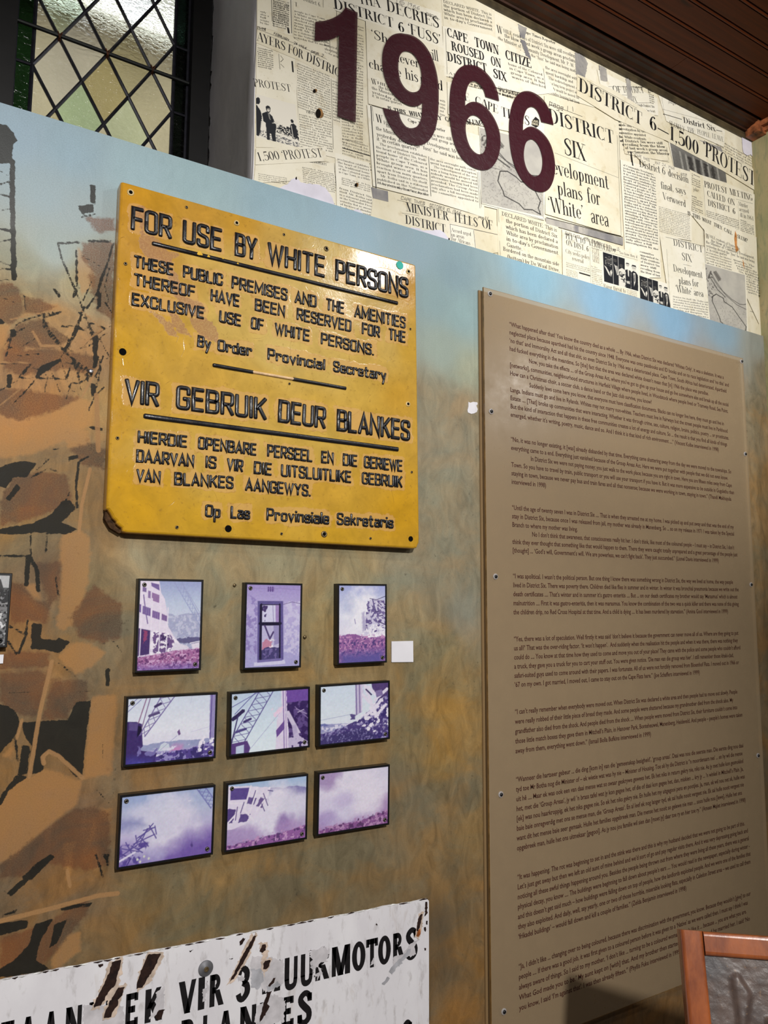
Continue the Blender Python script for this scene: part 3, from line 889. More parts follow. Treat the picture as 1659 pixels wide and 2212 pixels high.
# ---- painted mural board: colours in columns of photo points, shapes as distance fields that the shader cuts out
CP = [(-200, 250, 152, 175, 190), (30, 290, 156, 179, 194), (150, 330, 152, 177, 190), (300, 380, 158, 184, 192), (420, 400, 156, 182, 188), (600, 450, 150, 178, 190),
      (760, 490, 150, 180, 196), (900, 540, 146, 172, 184), (980, 590, 134, 160, 170), (1150, 600, 140, 180, 200), (1300, 655, 136, 176, 204), (1450, 690, 134, 172, 200),
      (1560, 715, 138, 166, 184), (1635, 752, 153, 157, 150), (1655, 800, 134, 126, 103), (100, 420, 158, 177, 184), (170, 470, 160, 175, 178), (120, 540, 158, 173, 171),
      (60, 580, 162, 167, 146), (210, 560, 158, 162, 144), (180, 610, 167, 163, 128), (940, 640, 142, 168, 172), (1000, 680, 148, 176, 178), (960, 760, 158, 172, 161),
      (1010, 800, 172, 181, 159), (930, 860, 149, 142, 119), (1000, 880, 151, 140, 116), (960, 960, 149, 144, 123), (940, 1080, 147, 142, 119), (1010, 1150, 145, 137, 114),
      (930, 1250, 143, 135, 112), (1000, 1330, 141, 140, 125), (960, 1400, 142, 124, 84), (900, 1480, 140, 122, 82), (960, 1530, 166, 130, 66), (1020, 1580, 150, 122, 72),
      (950, 1640, 154, 118, 54), (880, 1600, 132, 112, 72), (1000, 1720, 124, 108, 80), (900, 1740, 118, 108, 86), (1020, 1790, 148, 116, 66), (930, 1830, 128, 108, 76),
      (980, 1920, 116, 96, 66), (950, 1990, 92, 78, 60), (1020, 2030, 130, 98, 56), (960, 2090, 104, 82, 56), (1000, 2180, 136, 96, 50), (1040, 2120, 126, 92, 48),
      (300, 1215, 160, 153, 125), (450, 1225, 153, 146, 116), (600, 1230, 158, 150, 119), (760, 1235, 158, 148, 114), (870, 1220, 151, 146, 123), (480, 1320, 147, 135, 103),
      (690, 1330, 155, 137, 94), (870, 1340, 149, 140, 110), (470, 1470, 132, 118, 86), (660, 1470, 146, 122, 78), (880, 1480, 134, 116, 80), (250, 1400, 126, 112, 86),
      (230, 1560, 120, 92, 58), (470, 1670, 124, 108, 78), (240, 1700, 128, 104, 74), (670, 1650, 130, 108, 70), (860, 1700, 124, 106, 78), (480, 1880, 128, 108, 72),
      (300, 1930, 118, 100, 66), (200, 1960, 124, 92, 58), (420, 2000, 118, 100, 66), (600, 1930, 114, 94, 62), (700, 1860, 122, 104, 72), (800, 1900, 116, 98, 68),
      (860, 1830, 124, 110, 84), (40, 650, 171, 144, 95), (120, 700, 184, 137, 81), (60, 780, 173, 120, 71), (180, 760, 184, 130, 73), (100, 860, 180, 127, 77),
      (40, 920, 190, 134, 81), (160, 900, 177, 134, 81), (210, 880, 179, 150, 98), (60, 980, 146, 115, 73), (170, 1000, 142, 110, 70), (60, 1060, 142, 106, 65),
      (160, 1080, 134, 106, 68), (200, 1150, 144, 115, 77), (40, 1170, 138, 110, 68), (100, 1240, 130, 90, 55), (210, 1250, 135, 116, 80), (60, 1330, 134, 94, 56),
      (170, 1340, 120, 96, 62), (100, 1460, 142, 103, 62), (60, 1520, 118, 90, 58), (150, 1580, 116, 87, 55), (60, 1640, 116, 85, 50), (220, 1620, 134, 97, 56),
      (100, 1720, 136, 97, 59), (200, 1740, 134, 89, 52), (120, 1840, 122, 85, 53), (60, 1900, 118, 85, 53), (160, 1900, 124, 88, 55), (60, 1980, 116, 88, 60),
      (180, 2040, 122, 94, 58), (-250, 700, 175, 130, 81), (-250, 1500, 126, 94, 59), (-250, 2100, 104, 83, 56), (1100, 680, 156, 170, 168), (1250, 740, 162, 164, 150),
      (1400, 770, 160, 158, 146), (1550, 800, 158, 154, 144), (1150, 820, 179, 155, 111), (1350, 860, 183, 144, 94), (1520, 860, 187, 144, 94), (1200, 960, 196, 151, 94),
      (1430, 960, 198, 144, 87), (1560, 1000, 177, 153, 118), (1150, 1080, 193, 155, 102), (1350, 1110, 189, 142, 89), (1540, 1130, 183, 138, 87), (1250, 1220, 198, 151, 94),
      (1480, 1240, 173, 132, 87), (1590, 1180, 166, 142, 108), (1120, 1300, 179, 147, 102), (1350, 1350, 183, 136, 82), (1560, 1370, 156, 124, 84), (1200, 1480, 175, 132, 82),
      (1420, 1500, 166, 122, 74), (1110, 1600, 162, 132, 92), (1300, 1640, 162, 122, 76), (1520, 1620, 152, 114, 72), (1200, 1780, 152, 113, 67), (1420, 1790, 144, 107, 66),
      (1590, 1760, 133, 103, 66), (1150, 1920, 150, 109, 64), (1350, 1950, 137, 101, 62), (1550, 1950, 125, 93, 57), (1100, 2080, 156, 107, 55), (1300, 2120, 123, 89, 55),
      (1500, 2080, 112, 83, 54), (1200, 2250, 125, 87, 50), (1640, 900, 147, 126, 94), (1655, 1050, 143, 118, 81), (1640, 1200, 134, 113, 81), (1655, 1400, 116, 94, 65),
      (1655, 1700, 104, 84, 59), (1650, 2000, 100, 80, 55)]


def A_(x, y): return (x / 2.2577, 220 + y / 2.2577)
def B_(x, y): return (x / 3.16, 1200 + y / 3.16)
def C_(x, y): return (x / 1.728, 1880 + y / 1.728)


def D_(x, y): return (x / 2.3, 374 + y / 2.3)


def mp(f, s):
    a = [float(q) for q in s.split()]
    return [f(a[i], a[i + 1]) for i in range(0, len(a), 2)]


RUST = [mp(A_, "410 560 555 570 560 625 480 645"), mp(A_, "400 690 500 670 560 690 560 840 520 830 480 870 400 760"), mp(A_, "-30 890 60 880 120 960 110 1030 60 1085 -30 1070"),
        mp(A_, "110 950 180 960 270 1000 250 1015 180 1040 115 1030"), mp(A_, "90 1075 200 1060 290 1120 340 1160 250 1210 130 1200 60 1250 20 1240 40 1150"),
        mp(A_, "30 1225 200 1200 300 1210 460 1240 490 1290 420 1330 330 1300 200 1320 100 1340 20 1300"), mp(A_, "-30 1400 120 1400 250 1425 390 1440 330 1480 250 1512 100 1557 -30 1520"),
        mp(A_, "340 1690 460 1660 520 1700 500 1790 400 1770"), mp(A_, "60 1830 200 1800 330 1820 350 1960 250 2000 130 2040 0 2070 0 1950"), mp(A_, "430 850 550 800 560 1080 470 1010"),
        mp(B_, "60 180 150 190 230 300 350 320 320 460 190 440 90 480 60 400"), mp(B_, "215 60 420 40 400 300 330 330 290 200"), mp(B_, "60 650 330 660 340 760 0 780 0 690"), mp(B_, "0 800 330 790 300 960 250 1100 130 1090 0 1000"),
        mp(B_, "350 850 590 850 600 990 480 1060 460 1110 290 1120"), mp(B_, "0 2110 350 1840 500 1730 640 1720 750 1750 750 2100 600 2150 350 2100 150 2190 0 2200"),
        mp(B_, "480 420 640 200 830 330 830 560 700 600 540 560"), mp(C_, "0 250 90 225 190 185 330 95 330 160 250 250 190 330 120 380 0 400")]
INK = [mp(A_, "-60 100 30 112 66 150 85 190 62 212 60 300 -60 300"), mp(A_, "440 405 466 405 466 500 440 492"), mp(A_, "375 508 455 498 456 540 400 546"), mp(A_, "-20 1040 30 1080 -20 1088"), mp(A_, "48 1110 76 1106 78 1150 50 1148"),
       mp(A_, "190 1292 300 1248 302 1262 205 1330 170 1362"), mp(A_, "32 1330 58 1330 55 1395 34 1395"), mp(A_, "452 1140 478 1140 476 1290 455 1300"),
       mp(A_, "-30 1795 60 1758 120 1752 182 1762 130 1830 62 1832 30 1885 -30 1865"), mp(A_, "28 1935 80 1862 102 1882 45 1950"), mp(A_, "-20 2085 160 2055 250 2010 300 1950 340 1940 372 1985 300 2050 380 2085 320 2110 180 2100 90 2110 -20 2105"),
       mp(A_, "330 1730 380 1720 384 1735 335 1752"), mp(A_, "415 1578 500 1590 500 1606 450 1600"), mp(A_, "440 1370 470 1375 465 1430 445 1440"), mp(A_, "258 910 270 912 296 945 290 952"), mp(A_, "480 940 495 930 492 1000 476 1000"),
       mp(B_, "215 455 285 470 280 570 380 576 402 560 480 590 402 672 300 640 212 642"), mp(B_, "-30 1008 60 1030 120 1080 138 1180 82 1260 -30 1380"),
       mp(B_, "150 1140 290 1130 460 1122 490 1060 520 1000 622 990 592 1200 562 1510 520 1512 420 1405 330 1340 285 1400 305 1460 240 1492 205 1490 215 1300 160 1220"),
       mp(B_, "110 1502 205 1500 60 1605 10 1705 -30 1700 20 1620"), mp(B_, "720 770 752 770 746 892 722 892"), mp(B_, "140 2205 250 2100 345 2038 372 2060 300 2130 215 2212"), mp(B_, "700 2040 746 2042 736 2124"), mp(B_, "150 1290 205 1300 190 1480 120 1500"),
       mp(C_, "-20 200 105 184 100 216 -20 250"), mp(C_, "25 88 60 50 122 10 102 42 42 98"), mp(C_, "130 200 200 180 152 260 135 335 190 370 60 395 -20 402 -20 380 60 330 105 280"), mp(C_, "200 205 252 182 215 270 185 290 195 240"),
       mp(C_, "220 130 345 122 330 134 230 150")]
INKL = [(mp(A_, "60 290 62 560 68 862"), 9), (mp(A_, "0 335 52 372"), 2.5), (mp(A_, "0 402 52 386"), 2.5), (mp(A_, "0 450 58 466"), 4), (mp(A_, "0 530 56 520"), 2.5), (mp(A_, "0 620 62 632"), 4), (mp(A_, "0 682 56 670"), 2.5),
        (mp(A_, "0 780 62 800"), 2.5), (mp(A_, "0 815 60 816"), 3.5), (mp(A_, "0 870 70 866"), 2), (mp(A_, "400 562 472 545"), 3), (mp(A_, "385 686 282 690 300 760 350 880 410 1020"), 3.6), (mp(A_, "372 735 376 900"), 3.5),
        (mp(A_, "385 890 364 950"), 2.6), (mp(A_, "555 690 500 860 470 960"), 3), (mp(A_, "520 820 400 750"), 2), (mp(A_, "460 675 540 680"), 3.5), (mp(A_, "300 1025 210 1050 230 1100 300 1190 330 1230 420 1300 470 1345"), 3),
        (mp(A_, "410 1000 350 1150 310 1212"), 3.4), (mp(A_, "300 1092 440 1102 490 1160 530 1240"), 2.6), (mp(A_, "400 1020 450 1110 470 1190"), 2.4), (mp(A_, "560 1085 470 1130 400 1200"), 2.4), (mp(A_, "500 1250 470 1330 380 1375 290 1350 100 1345"), 2.6),
        (mp(A_, "300 1270 340 1400 390 1430"), 2), (mp(A_, "470 1200 490 1290"), 2.5), (mp(A_, "75 1090 130 1060 240 1030"), 3), (mp(A_, "150 1280 110 1330"), 3), (mp(A_, "60 1130 30 1240"), 2.4), (mp(A_, "240 1290 300 1430"), 2), (mp(A_, "350 1250 380 1340"), 2),
        (mp(A_, "430 1730 384 1755 370 1880 376 1975"), 4.6), (mp(A_, "180 1795 240 1742"), 2), (mp(A_, "150 1832 230 1790 272 1800"), 3), (mp(A_, "60 1240 190 1230"), 2), (mp(A_, "150 2110 150 2212"), 3), (mp(A_, "230 2080 225 2190"), 3),
        (mp(A_, "340 1900 300 1990"), 2), (mp(A_, "250 1700 290 1690"), 2), (mp(B_, "192 10 180 195"), 8), (mp(B_, "210 20 252 100 262 240"), 7), (mp(B_, "0 5 200 0"), 4), (mp(B_, "380 150 400 280"), 3), (mp(B_, "65 482 175 540 190 440"), 4),
        (mp(B_, "180 540 130 662"), 4), (mp(B_, "55 585 110 672"), 4), (mp(B_, "105 1240 120 1400"), 3), (mp(B_, "660 1600 752 1700"), 1.5), (mp(B_, "655 2040 700 2190"), 4), (mp(B_, "405 735 520 830"), 2.6), (mp(B_, "700 600 780 590 830 660"), 2.2), (mp(B_, "700 1290 705 1440"), 1.2),
        (mp(B_, "0 935 320 935 620 925"), .8), (mp(C_, "10 170 60 150"), 4), (mp(C_, "90 300 75 380"), 5)]
INKL += [(mp(D_, t.split('|')[1]), float(t.split('|')[0])) for t in (
    "3.4|378 385 380 535", "2.6|375 530 396 572", "3.6|560 355 540 430 500 530 480 600 430 672", "4.5|440 336 535 341", "4|490 590 484 672", "3|520 640 562 702", "4|266 578 296 616", "2.4|372 565 364 616",
    "3|272 700 216 722 216 762 260 822 320 886 400 962 452 1002", "3.4|406 700 376 800 320 886", "2.2|300 766 360 760 442 790 482 832", "3|380 680 440 740 535 776", "2.6|420 690 450 780 482 872", "6.5|482 812 470 962",
    "2.4|90 1016 140 962 200 976 230 1000", "2.2|0 946 112 946", "2.2|310 934 372 950 442 1010 486 1000", "2|300 1040 382 1046 464 1000", "1.8|272 1022 292 1082", "2|380 942 402 1082", "2|240 1000 220 1092", "2.6|482 882 502 962 480 1062",
    "2.2|120 610 126 680 182 692 262 690", "2|215 985 120 1090 60 1150", "1.8|330 890 440 860 520 800", "1.8|350 960 330 1030 260 1010", "2.2|440 1010 400 1000 380 960", "1.6|0 610 60 640 110 640", "2|500 900 540 930 560 990", "1.8|300 915 350 860 330 800",
    "2.4|520 1060 470 1110 440 1180", "2|20 870 110 860 180 820", "1.8|140 760 60 800 20 860", "2|0 1080 90 1030", "2.2|455 540 410 640", "1.8|545 470 520 560 540 640", "1.8|430 960 440 1060", "2|350 1050 330 1120")]
PEACH = [mp(A_, "380 700 465 840 460 900 400 940 370 850"), mp(A_, "150 985 280 985 300 1010 100 1050"), mp(A_, "-30 1090 50 1085 20 1180 -30 1250"), mp(A_, "160 1110 200 1170 300 1195 240 1200 130 1215 200 1190"), mp(A_, "-30 1530 100 1560 260 1520 380 1440 470 1470 460 1570 300 1660 150 1720 -30 1740"), mp(A_, "300 2110 400 2090 440 2130 430 2260 290 2260"),
         mp(A_, "300 1580 420 1600 450 1680 330 1690"), mp(B_, "430 -20 620 -20 600 180 560 330 500 470 430 512 380 480 412 330 420 100"), mp(B_, "145 200 240 190 285 310 230 285"), mp(B_, "400 690 480 600 580 590 722 660 640 752 520 812 440 742"),
         mp(B_, "620 1000 640 960 780 950 800 1000 762 1500 572 1522 600 1200"), mp(B_, "-30 1720 120 1512 200 1512 310 1450 420 1492 560 1540 520 1705 350 1832 100 2062 -30 2110"), mp(B_, "680 1730 752 1730 752 1822 690 1792"), mp(B_, "640 1812 660 1850 620 1980 575 2025"), mp(B_, "430 1962 515 1950 482 2192 452 2205"),
         mp(B_, "20 1370 80 1280 92 1340 70 1390"), mp(C_, "190 330 250 240 300 230 300 300 200 380")]
PEACHL = [(mp(A_, "50 1062 270 1014"), 3), (mp(A_, "390 1012 500 1110 400 1180"), 3), (mp(A_, "160 1120 200 1190 310 1190"), 5), (mp(A_, "480 1290 400 1440"), 3.6), (mp(A_, "0 1270 150 1272"), 3), (mp(A_, "0 1480 100 1400"), 2.2), (mp(A_, "440 1790 400 1960 385 2100"), 6), (mp(A_, "470 1430 480 1700"), 9),
          (mp(B_, "355 720 270 1080 200 1512"), 7), (mp(B_, "300 1420 290 1375 335 1335 400 1370 565 1520"), 7), (mp(B_, "0 785 150 782 430 772"), 2.2), (mp(B_, "150 1120 115 1250"), 5), (mp(C_, "-20 195 200 140 370 94 440 86"), 8), (mp(C_, "250 0 262 60"), 6)]


def mural_fields(X, Z):
    pts = WA([(c[0], c[1]) for c in CP]); cols = s2l(np.array([c[2:] for c in CP]))
    x, z = X.ravel(), Z.ravel()
    num = np.zeros((len(x), 3)); den = np.zeros(len(x))
    for (px, pz), c in zip(pts, cols):
        w = 1.0 / (((x - px) ** 2 + (z - pz) ** 2) + 0.0009) ** 1.7
        num += w[:, None] * c; den += w
    col = num / den[:, None]

    def field(polys, lines):
        f = np.full(len(x), -0.03)
        for s, w in [(p, None) for p in polys] + list(lines):
            P0 = WA(s)
            for P in (P0, P0 * [-1, 1] + [.2, 0]):          # the rubble goes on beyond the left edge of the picture
                lo, hi = P.min(0) - 0.03, P.max(0) + 0.03
                k = (x > lo[0]) & (x < hi[0]) & (z > lo[1]) & (z < hi[1])
                if P is not P0: k &= x < .07
                if not k.any(): continue
                d = sd_poly(x[k], z[k], P) if w is None else sd_line(x[k], z[k], P, w * .00098)
                f[k] = np.maximum(f[k], d)
        return f
    return col, field(RUST, []), field(INK, INKL), field(PEACH, []), field([], PEACHL)


def mural_material():
    k = NT('mural_paint')
    col = k.attr('col').outputs['Color']
    n1 = k.noise(7, 5, .6, (1, 1, 1.3), (0, .5, 0), .6)
    n2 = k.noise(28, 6, .65, (1, 1, .45), (0, .7, 0), 1.2)
    n3 = k.noise(420, 3, .6)
    n4 = k.noise(95, 4, .62)
    # broad ochre / grey-green dabbing that is strong in the earth colours, weak in the sky colour
    sep = k.n('ShaderNodeSeparateColor'); k.l(col, sep.inputs[0])
    earth = k.rng(k.math('SUBTRACT', sep.outputs[0], sep.outputs[2]), 0.0, 0.14)
    dab = k.mix(k.rng(n1, .38, .62), rgba((176, 132, 76)), rgba((116, 122, 108)))
    c1 = k.mix(k.math('MULTIPLY', earth, .30), col, dab)
    br = k.math('ADD', k.math('MULTIPLY', k.math('SUBTRACT', n2, .5), k.math('ADD', k.math('MULTIPLY', earth, 1.15), .22)), 1.0)
    vm = k.n('ShaderNodeVectorMath', operation='SCALE'); k.l(c1, vm.inputs[0]); k.l(br, vm.inputs['Scale'])
    c2 = vm.outputs[0]
    # dry dark speckle
    sp = k.math('MULTIPLY', k.rng(n4, .60, .70), k.math('MULTIPLY', earth, .6))
    c2 = k.mix(k.math('MULTIPLY', sp, k.rng(n1, .42, .6)), c2, rgba((70, 62, 48)))

    def cut(name, amp, soft, nz):
        v = k.math('ADD', k.attr(name).outputs['Fac'], k.math('MULTIPLY', k.math('SUBTRACT', nz, .5), amp))
        return k.rng(v, -soft, soft)
    weave = k.noise(430, 4, .7, (1, 1, 1.2))
    c3 = k.mix(k.math('MULTIPLY', cut('peach', .014, .003, n4), .46), c2, k.mix(k.rng(n2, .3, .7), rgba((206, 150, 88)), rgba((182, 126, 72))))
    rus = k.math('MULTIPLY', cut('rust', .02, .003, n4), k.rng(weave, .34, .6, .5, 1.0))
    c4 = k.mix(k.math('MULTIPLY', rus, .9), c3, k.mix(k.rng(n1, .35, .65), rgba((126, 76, 46)), rgba((84, 66, 52))))
    inkm = k.math('MULTIPLY', cut('ink', .0075, .0006, n4), k.rng(k.math('ADD', k.noise(300, 2, .5), k.math('MULTIPLY', k.attr('ink').outputs['Fac'], 18)), .27, .36))
    c5 = k.mix(k.math('MULTIPLY', inkm, .97), c4, k.mix(n2, rgba((22, 20, 18)), rgba((42, 42, 36))))
    c6 = k.mix(k.math('MULTIPLY', cut('beam', .003, .0008, n4), .85), c5, k.mix(n2, rgba((184, 138, 88)), rgba((160, 122, 84))))
    c7 = k.mix(k.rng(n3, .3, .7), c6, k.mix(.18, c6, (0.02, 0.018, 0.012, 1)))
    k.set(col=c7, rough=k.math('ADD', k.rng(n2, .3, .7, .38, .52), k.math('MULTIPLY', earth, .16)), spec=k.rng(earth, 0, 1, .38, .16))
    k.bump(k.math('ADD', k.math('MULTIPLY', n3, .35), n2), .32, .0012)
    return k.m


def grid_mesh(xs, zs):
    X, Z = np.meshgrid(xs, zs)
    idx = np.arange(X.size).reshape(X.shape)
    F = np.stack([idx[:-1, :-1], idx[:-1, 1:], idx[1:, 1:], idx[1:, :-1]], -1).reshape(-1, 4)
    return X, Z, F


xs = np.concatenate([np.linspace(-0.9, 0.0, 150, endpoint=False), np.arange(0.0, 0.42, 0.0025), np.arange(0.42, XC, 0.009), [XC]])
zs = np.concatenate([np.arange(0.0, 0.5, 0.03), np.arange(0.5, TOPZ, 0.004), [TOPZ]])
X, Z, F = grid_mesh(xs, zs)
col, f_r, f_i, f_p, f_b = mural_fields(X, Z)
n0 = X.size
V = np.stack([X.ravel(), np.zeros(n0), Z.ravel()], 1)
board = np.array([(-0.9, .12, 0), (XC, .12, 0), (XC, YU + .004, 0), (XC, YU + .004, TOPZ), (-0.9, YU + .004, TOPZ), (-0.9, YU + .004, 0)], float)
# top edge and back of the board
nx = len(xs)
top = np.stack([xs, np.full(nx, YU + .006), np.full(nx, TOPZ)], 1)
F = [tuple(f) for f in F.tolist()]
b0 = n0 - nx
F += [(b0 + i, b0 + i + 1, n0 + i + 1, n0 + i) for i in range(nx - 1)]
back = np.array([(-0.9, YU + .006, 0), (XC, YU + .006, 0)], float)
F.append((n0 + nx, n0, n0 + nx - 1, n0 + nx + 1)[::-1])
Vall = np.concatenate([V, top, back])
pad = lambda a: np.concatenate([a, a[b0:n0], a[:2]])
wall = build('wall_back', Vall, F, mural_material(), attrs={'col': pad(col), 'rust': pad(f_r), 'ink': pad(f_i), 'peach': pad(f_p), 'beam': pad(f_b)})
tag(wall, 'painted mural wall from pale blue sky to ochre and brown rubble', kind='structure')

# ---- plastered wall above the board: pier, reveal of the window, wall left of the window
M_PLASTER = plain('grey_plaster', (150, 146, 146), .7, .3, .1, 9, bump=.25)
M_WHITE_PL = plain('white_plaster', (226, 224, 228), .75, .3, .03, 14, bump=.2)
M_DARK = plain('dark_frame_paint', (16, 15, 15), .45, .4, .2, 40)
mb = MB()
mb.box((XR, YU, 0.02), (XC, .34, CEIL + .02))
mb.build('wall_back_pier', M_WHITE_PL)['kind'] = 'structure'
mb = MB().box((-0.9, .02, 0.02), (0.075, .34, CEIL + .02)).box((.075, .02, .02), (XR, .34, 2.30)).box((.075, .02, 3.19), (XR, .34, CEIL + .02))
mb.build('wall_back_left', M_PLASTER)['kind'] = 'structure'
# grey plaster skin of the reveal, with a soft rounded outer corner and a flaking inner edge
mb = MB()
zz = np.linspace(2.46, 3.19, 60)
prof = [(0.0, .292), (.0005, .26), (.0012, .2), (.0, .12), (.001, .06), (.0, .03), (-.0008, .016), (.0015, .006), (.006, .0015)]
Vr, Fr = [], []
for j, z in enumerate(zz):
    e = .006 * math.sin(z * 61) + .005 * math.sin(z * 143 + 1) + .004 * math.sin(z * 320)
    for i, (dx, y) in enumerate(prof):
        yy = y + (e if i == 0 else 0)
        Vr.append((XR - .0035 + dx + .0009 * math.sin(z * 23 + y * 30), yy + YU - .004 if i > 5 else yy, z))
m_ = len(prof)
for j in range(len(zz) - 1):
    Fr += [(j * m_ + i, j * m_ + i + 1, (j + 1) * m_ + i + 1, (j + 1) * m_ + i) for i in range(m_ - 1)]
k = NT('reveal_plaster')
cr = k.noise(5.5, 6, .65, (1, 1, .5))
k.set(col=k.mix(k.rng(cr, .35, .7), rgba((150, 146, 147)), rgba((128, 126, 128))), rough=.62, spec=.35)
k.bump(k.math('ADD', cr, k.math('MULTIPLY', k.noise(60, 3), .12)), .5, .006)
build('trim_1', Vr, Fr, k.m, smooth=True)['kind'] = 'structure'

# ---- right-hand wall return, floor, ceiling, cornice
k = NT('side_wall_paint')
n1 = k.noise(9, 5, .6, (1, 1, .5), (0, 0, 0), .8)
n2 = k.noise(34, 5, .65, (1, 1, .35), (0, 0, 0), 1.0)
c = k.mix(k.rng(n1, .35, .65), rgba((166, 150, 112)), rgba((140, 138, 100)))
c = k.mix(k.rng(n2, .5, .66, 0, .5), c, rgba((92, 106, 84)))
c = k.mix(k.rng(n2, .3, .42, .5, 0), c, rgba((142, 106, 62)))
k.set(col=c, rough=.5, spec=.35)
k.bump(n2, .3, .002)
MB().box((XC, -.26, 0.0), (XC + .3, .35, CEIL)).build('wall_right', k.m)['kind'] = 'structure'
mb = MB().box((XC + .3, .2, 0), (4.2, .35, CEIL)).box((4.2, -4.2, 0), (4.3, .35, CEIL))
mb.build('wall_right_recess', M_PLASTER)['kind'] = 'structure'
k = NT('floor_boards')
fx = k.noise(3, 4, .5, (14, 1, 1))
k.set(col=k.mix(fx, rgba((92, 62, 40)), rgba((58, 38, 24))), rough=.4)
MB().box((-2.4, -4.2, -.06), (4.2, .0, 0)).build('floor', k.m)['kind'] = 'structure'

k = NT('ceiling_stain')
g = k.noise(5, 6, .6, (.5, 14, 1), (0, 0, 0), .4)
kn = k.noise(6, 2, .5, (1.2, 4, 1))
c = k.mix(k.rng(g, .3, .7), rgba((92, 42, 14)), rgba((66, 29, 9)))
c = k.mix(k.rng(kn, .68, .74), c, rgba((52, 28, 14)))
k.set(col=c, rough=.5, spec=.15)
M_CEIL = k.m
mb = MB()
mb.box((-2.2, -4.2, CEIL + .012), (4.2, .34, CEIL + .06))
# tongue-and-groove boards with a beaded edge, running along the wall
yb = -.057
i = 0
while yb > -4.1:
    y1 = yb - .0735
    cuts = [-2.2, [1.93, 1.05, 2.4, 1.74, .4][i % 5] + .001, 4.2] if i < 40 else [-2.2, 4.2]
    for x0, x1 in zip(cuts[:-1], cuts[1:]):
        mb.box((x0, y1 + .012, CEIL), (x1 - .0012, yb - .003, CEIL + .02))
        mb.tube([(x0, y1 + .0055, CEIL + .004), (x1 - .0012, y1 + .0055, CEIL + .004)], .0052, 8)
    yb = y1; i += 1
mb.build('ceiling', M_CEIL)['kind'] = 'structure'
M_CORN = plain('cornice_stain', (46, 24, 12), .45, .25, .25, 12)
mb = MB()
cs = [(.0, 3.181), (-.016, 3.181), (-.018, 3.186), (-.026, 3.187), (-.034, 3.191), (-.046, 3.1925), (-.05, 3.196), (-.058, 3.197), (-.058, 3.214), (.0, 3.214)]
Vc = [(x, y + YU, z) for x in (XR, XC) for y, z in cs]; n_ = len(cs)
mb.add(Vc, [(i, (i + 1) % n_, n_ + (i + 1) % n_, n_ + i) for i in range(n_)] + [tuple(range(n_)), tuple(range(n_, 2 * n_))[::-1]])
mb.build('trim_2', M_CORN)['kind'] = 'structure'
mb = MB()
cs = [(.0, 3.160), (-.006, 3.160), (-.009, 3.163), (-.009, 3.171), (-.0075, 3.174), (-.0075, 3.1805), (.0, 3.1805)]
Vc = [(x, y + YU, z) for x in (XR, XC) for y, z in cs]; n_ = len(cs)
mb.add(Vc, [(i, (i + 1) % n_, n_ + (i + 1) % n_, n_ + i) for i in range(n_)] + [tuple(range(n_)), tuple(range(n_, 2 * n_))[::-1]])
mb.build('trim_3', plain('rail_stain', (70, 60, 42), .4, .5, .25, 20))['kind'] = 'structure'
mb = MB()
mb.box((XC - .014, -.26, 3.168), (XC, YU, 3.1815)).box((XC - .03, -.26, 3.182), (XC, -.051, 3.214)).box((XC - .045, -.0505, 3.160), (XC - .0005, YU - .01, 3.2))
mb.build('trim_4', plain('corner_wood', (112, 66, 40), .5, .4, .5, 45))['kind'] = 'structure'

# ---- leaded window
GY = .32
win = bpy.data.objects.new('window_1', None); COL.objects.link(win)
win.location = (.33, GY, 2.30)
tag(win, 'leaded diamond-pane window with dark green border glass behind the mural', kind='structure')
mb = MB()
mb.box((.535, GY - .03, 2.3), (XR - .006, GY + .05, 3.2)).box((.075, GY - .05, 2.3), (.138, GY + .05, 3.2)).box((.138, GY - .03, 3.14), (.535, GY + .05, 3.2)).box((.138, GY - .03, 2.3), (.535, GY + .05, 2.36))
mb.build('frame', M_DARK, win)
DX, DZ = .05345, .0885
X0, Z0 = .177, 2.8485


def glass(name, tint, rough, bs, bscale):
    k = NT(name)
    k.t.nodes.remove(k.b)
    rf = k.n('ShaderNodeBsdfRefraction'); rf.inputs['IOR'].default_value = 1.12; rf.inputs['Roughness'].default_value = rough
    gl = k.n('ShaderNodeBsdfGlossy'); gl.inputs['Roughness'].default_value = .12
    mx = k.n('ShaderNodeMixShader'); mx.inputs[0].default_value = .04
    if tint is None: k.l(k.attr('col').outputs['Color'], rf.inputs['Color'])
    else: rf.inputs['Color'].default_value = rgba(tint)
    h = k.math('ADD', k.noise(bscale, 3, .6, (1, 1, 1.7), (0, .45, 0), .6), k.math('MULTIPLY', k.noise(bscale * .35, 2), .6))
    bp = k.n('ShaderNodeBump'); bp.inputs['Strength'].default_value = bs; bp.inputs['Distance'].default_value = .004
    k.l(h, bp.inputs['Height'])
    k.l(bp.outputs[0], rf.inputs['Normal']); k.l(bp.outputs[0], gl.inputs['Normal'])
    k.l(rf.outputs[0], mx.inputs[1]); k.l(gl.outputs[0], mx.inputs[2]); k.l(mx.outputs[0], k.out.inputs[0])
    return k.m


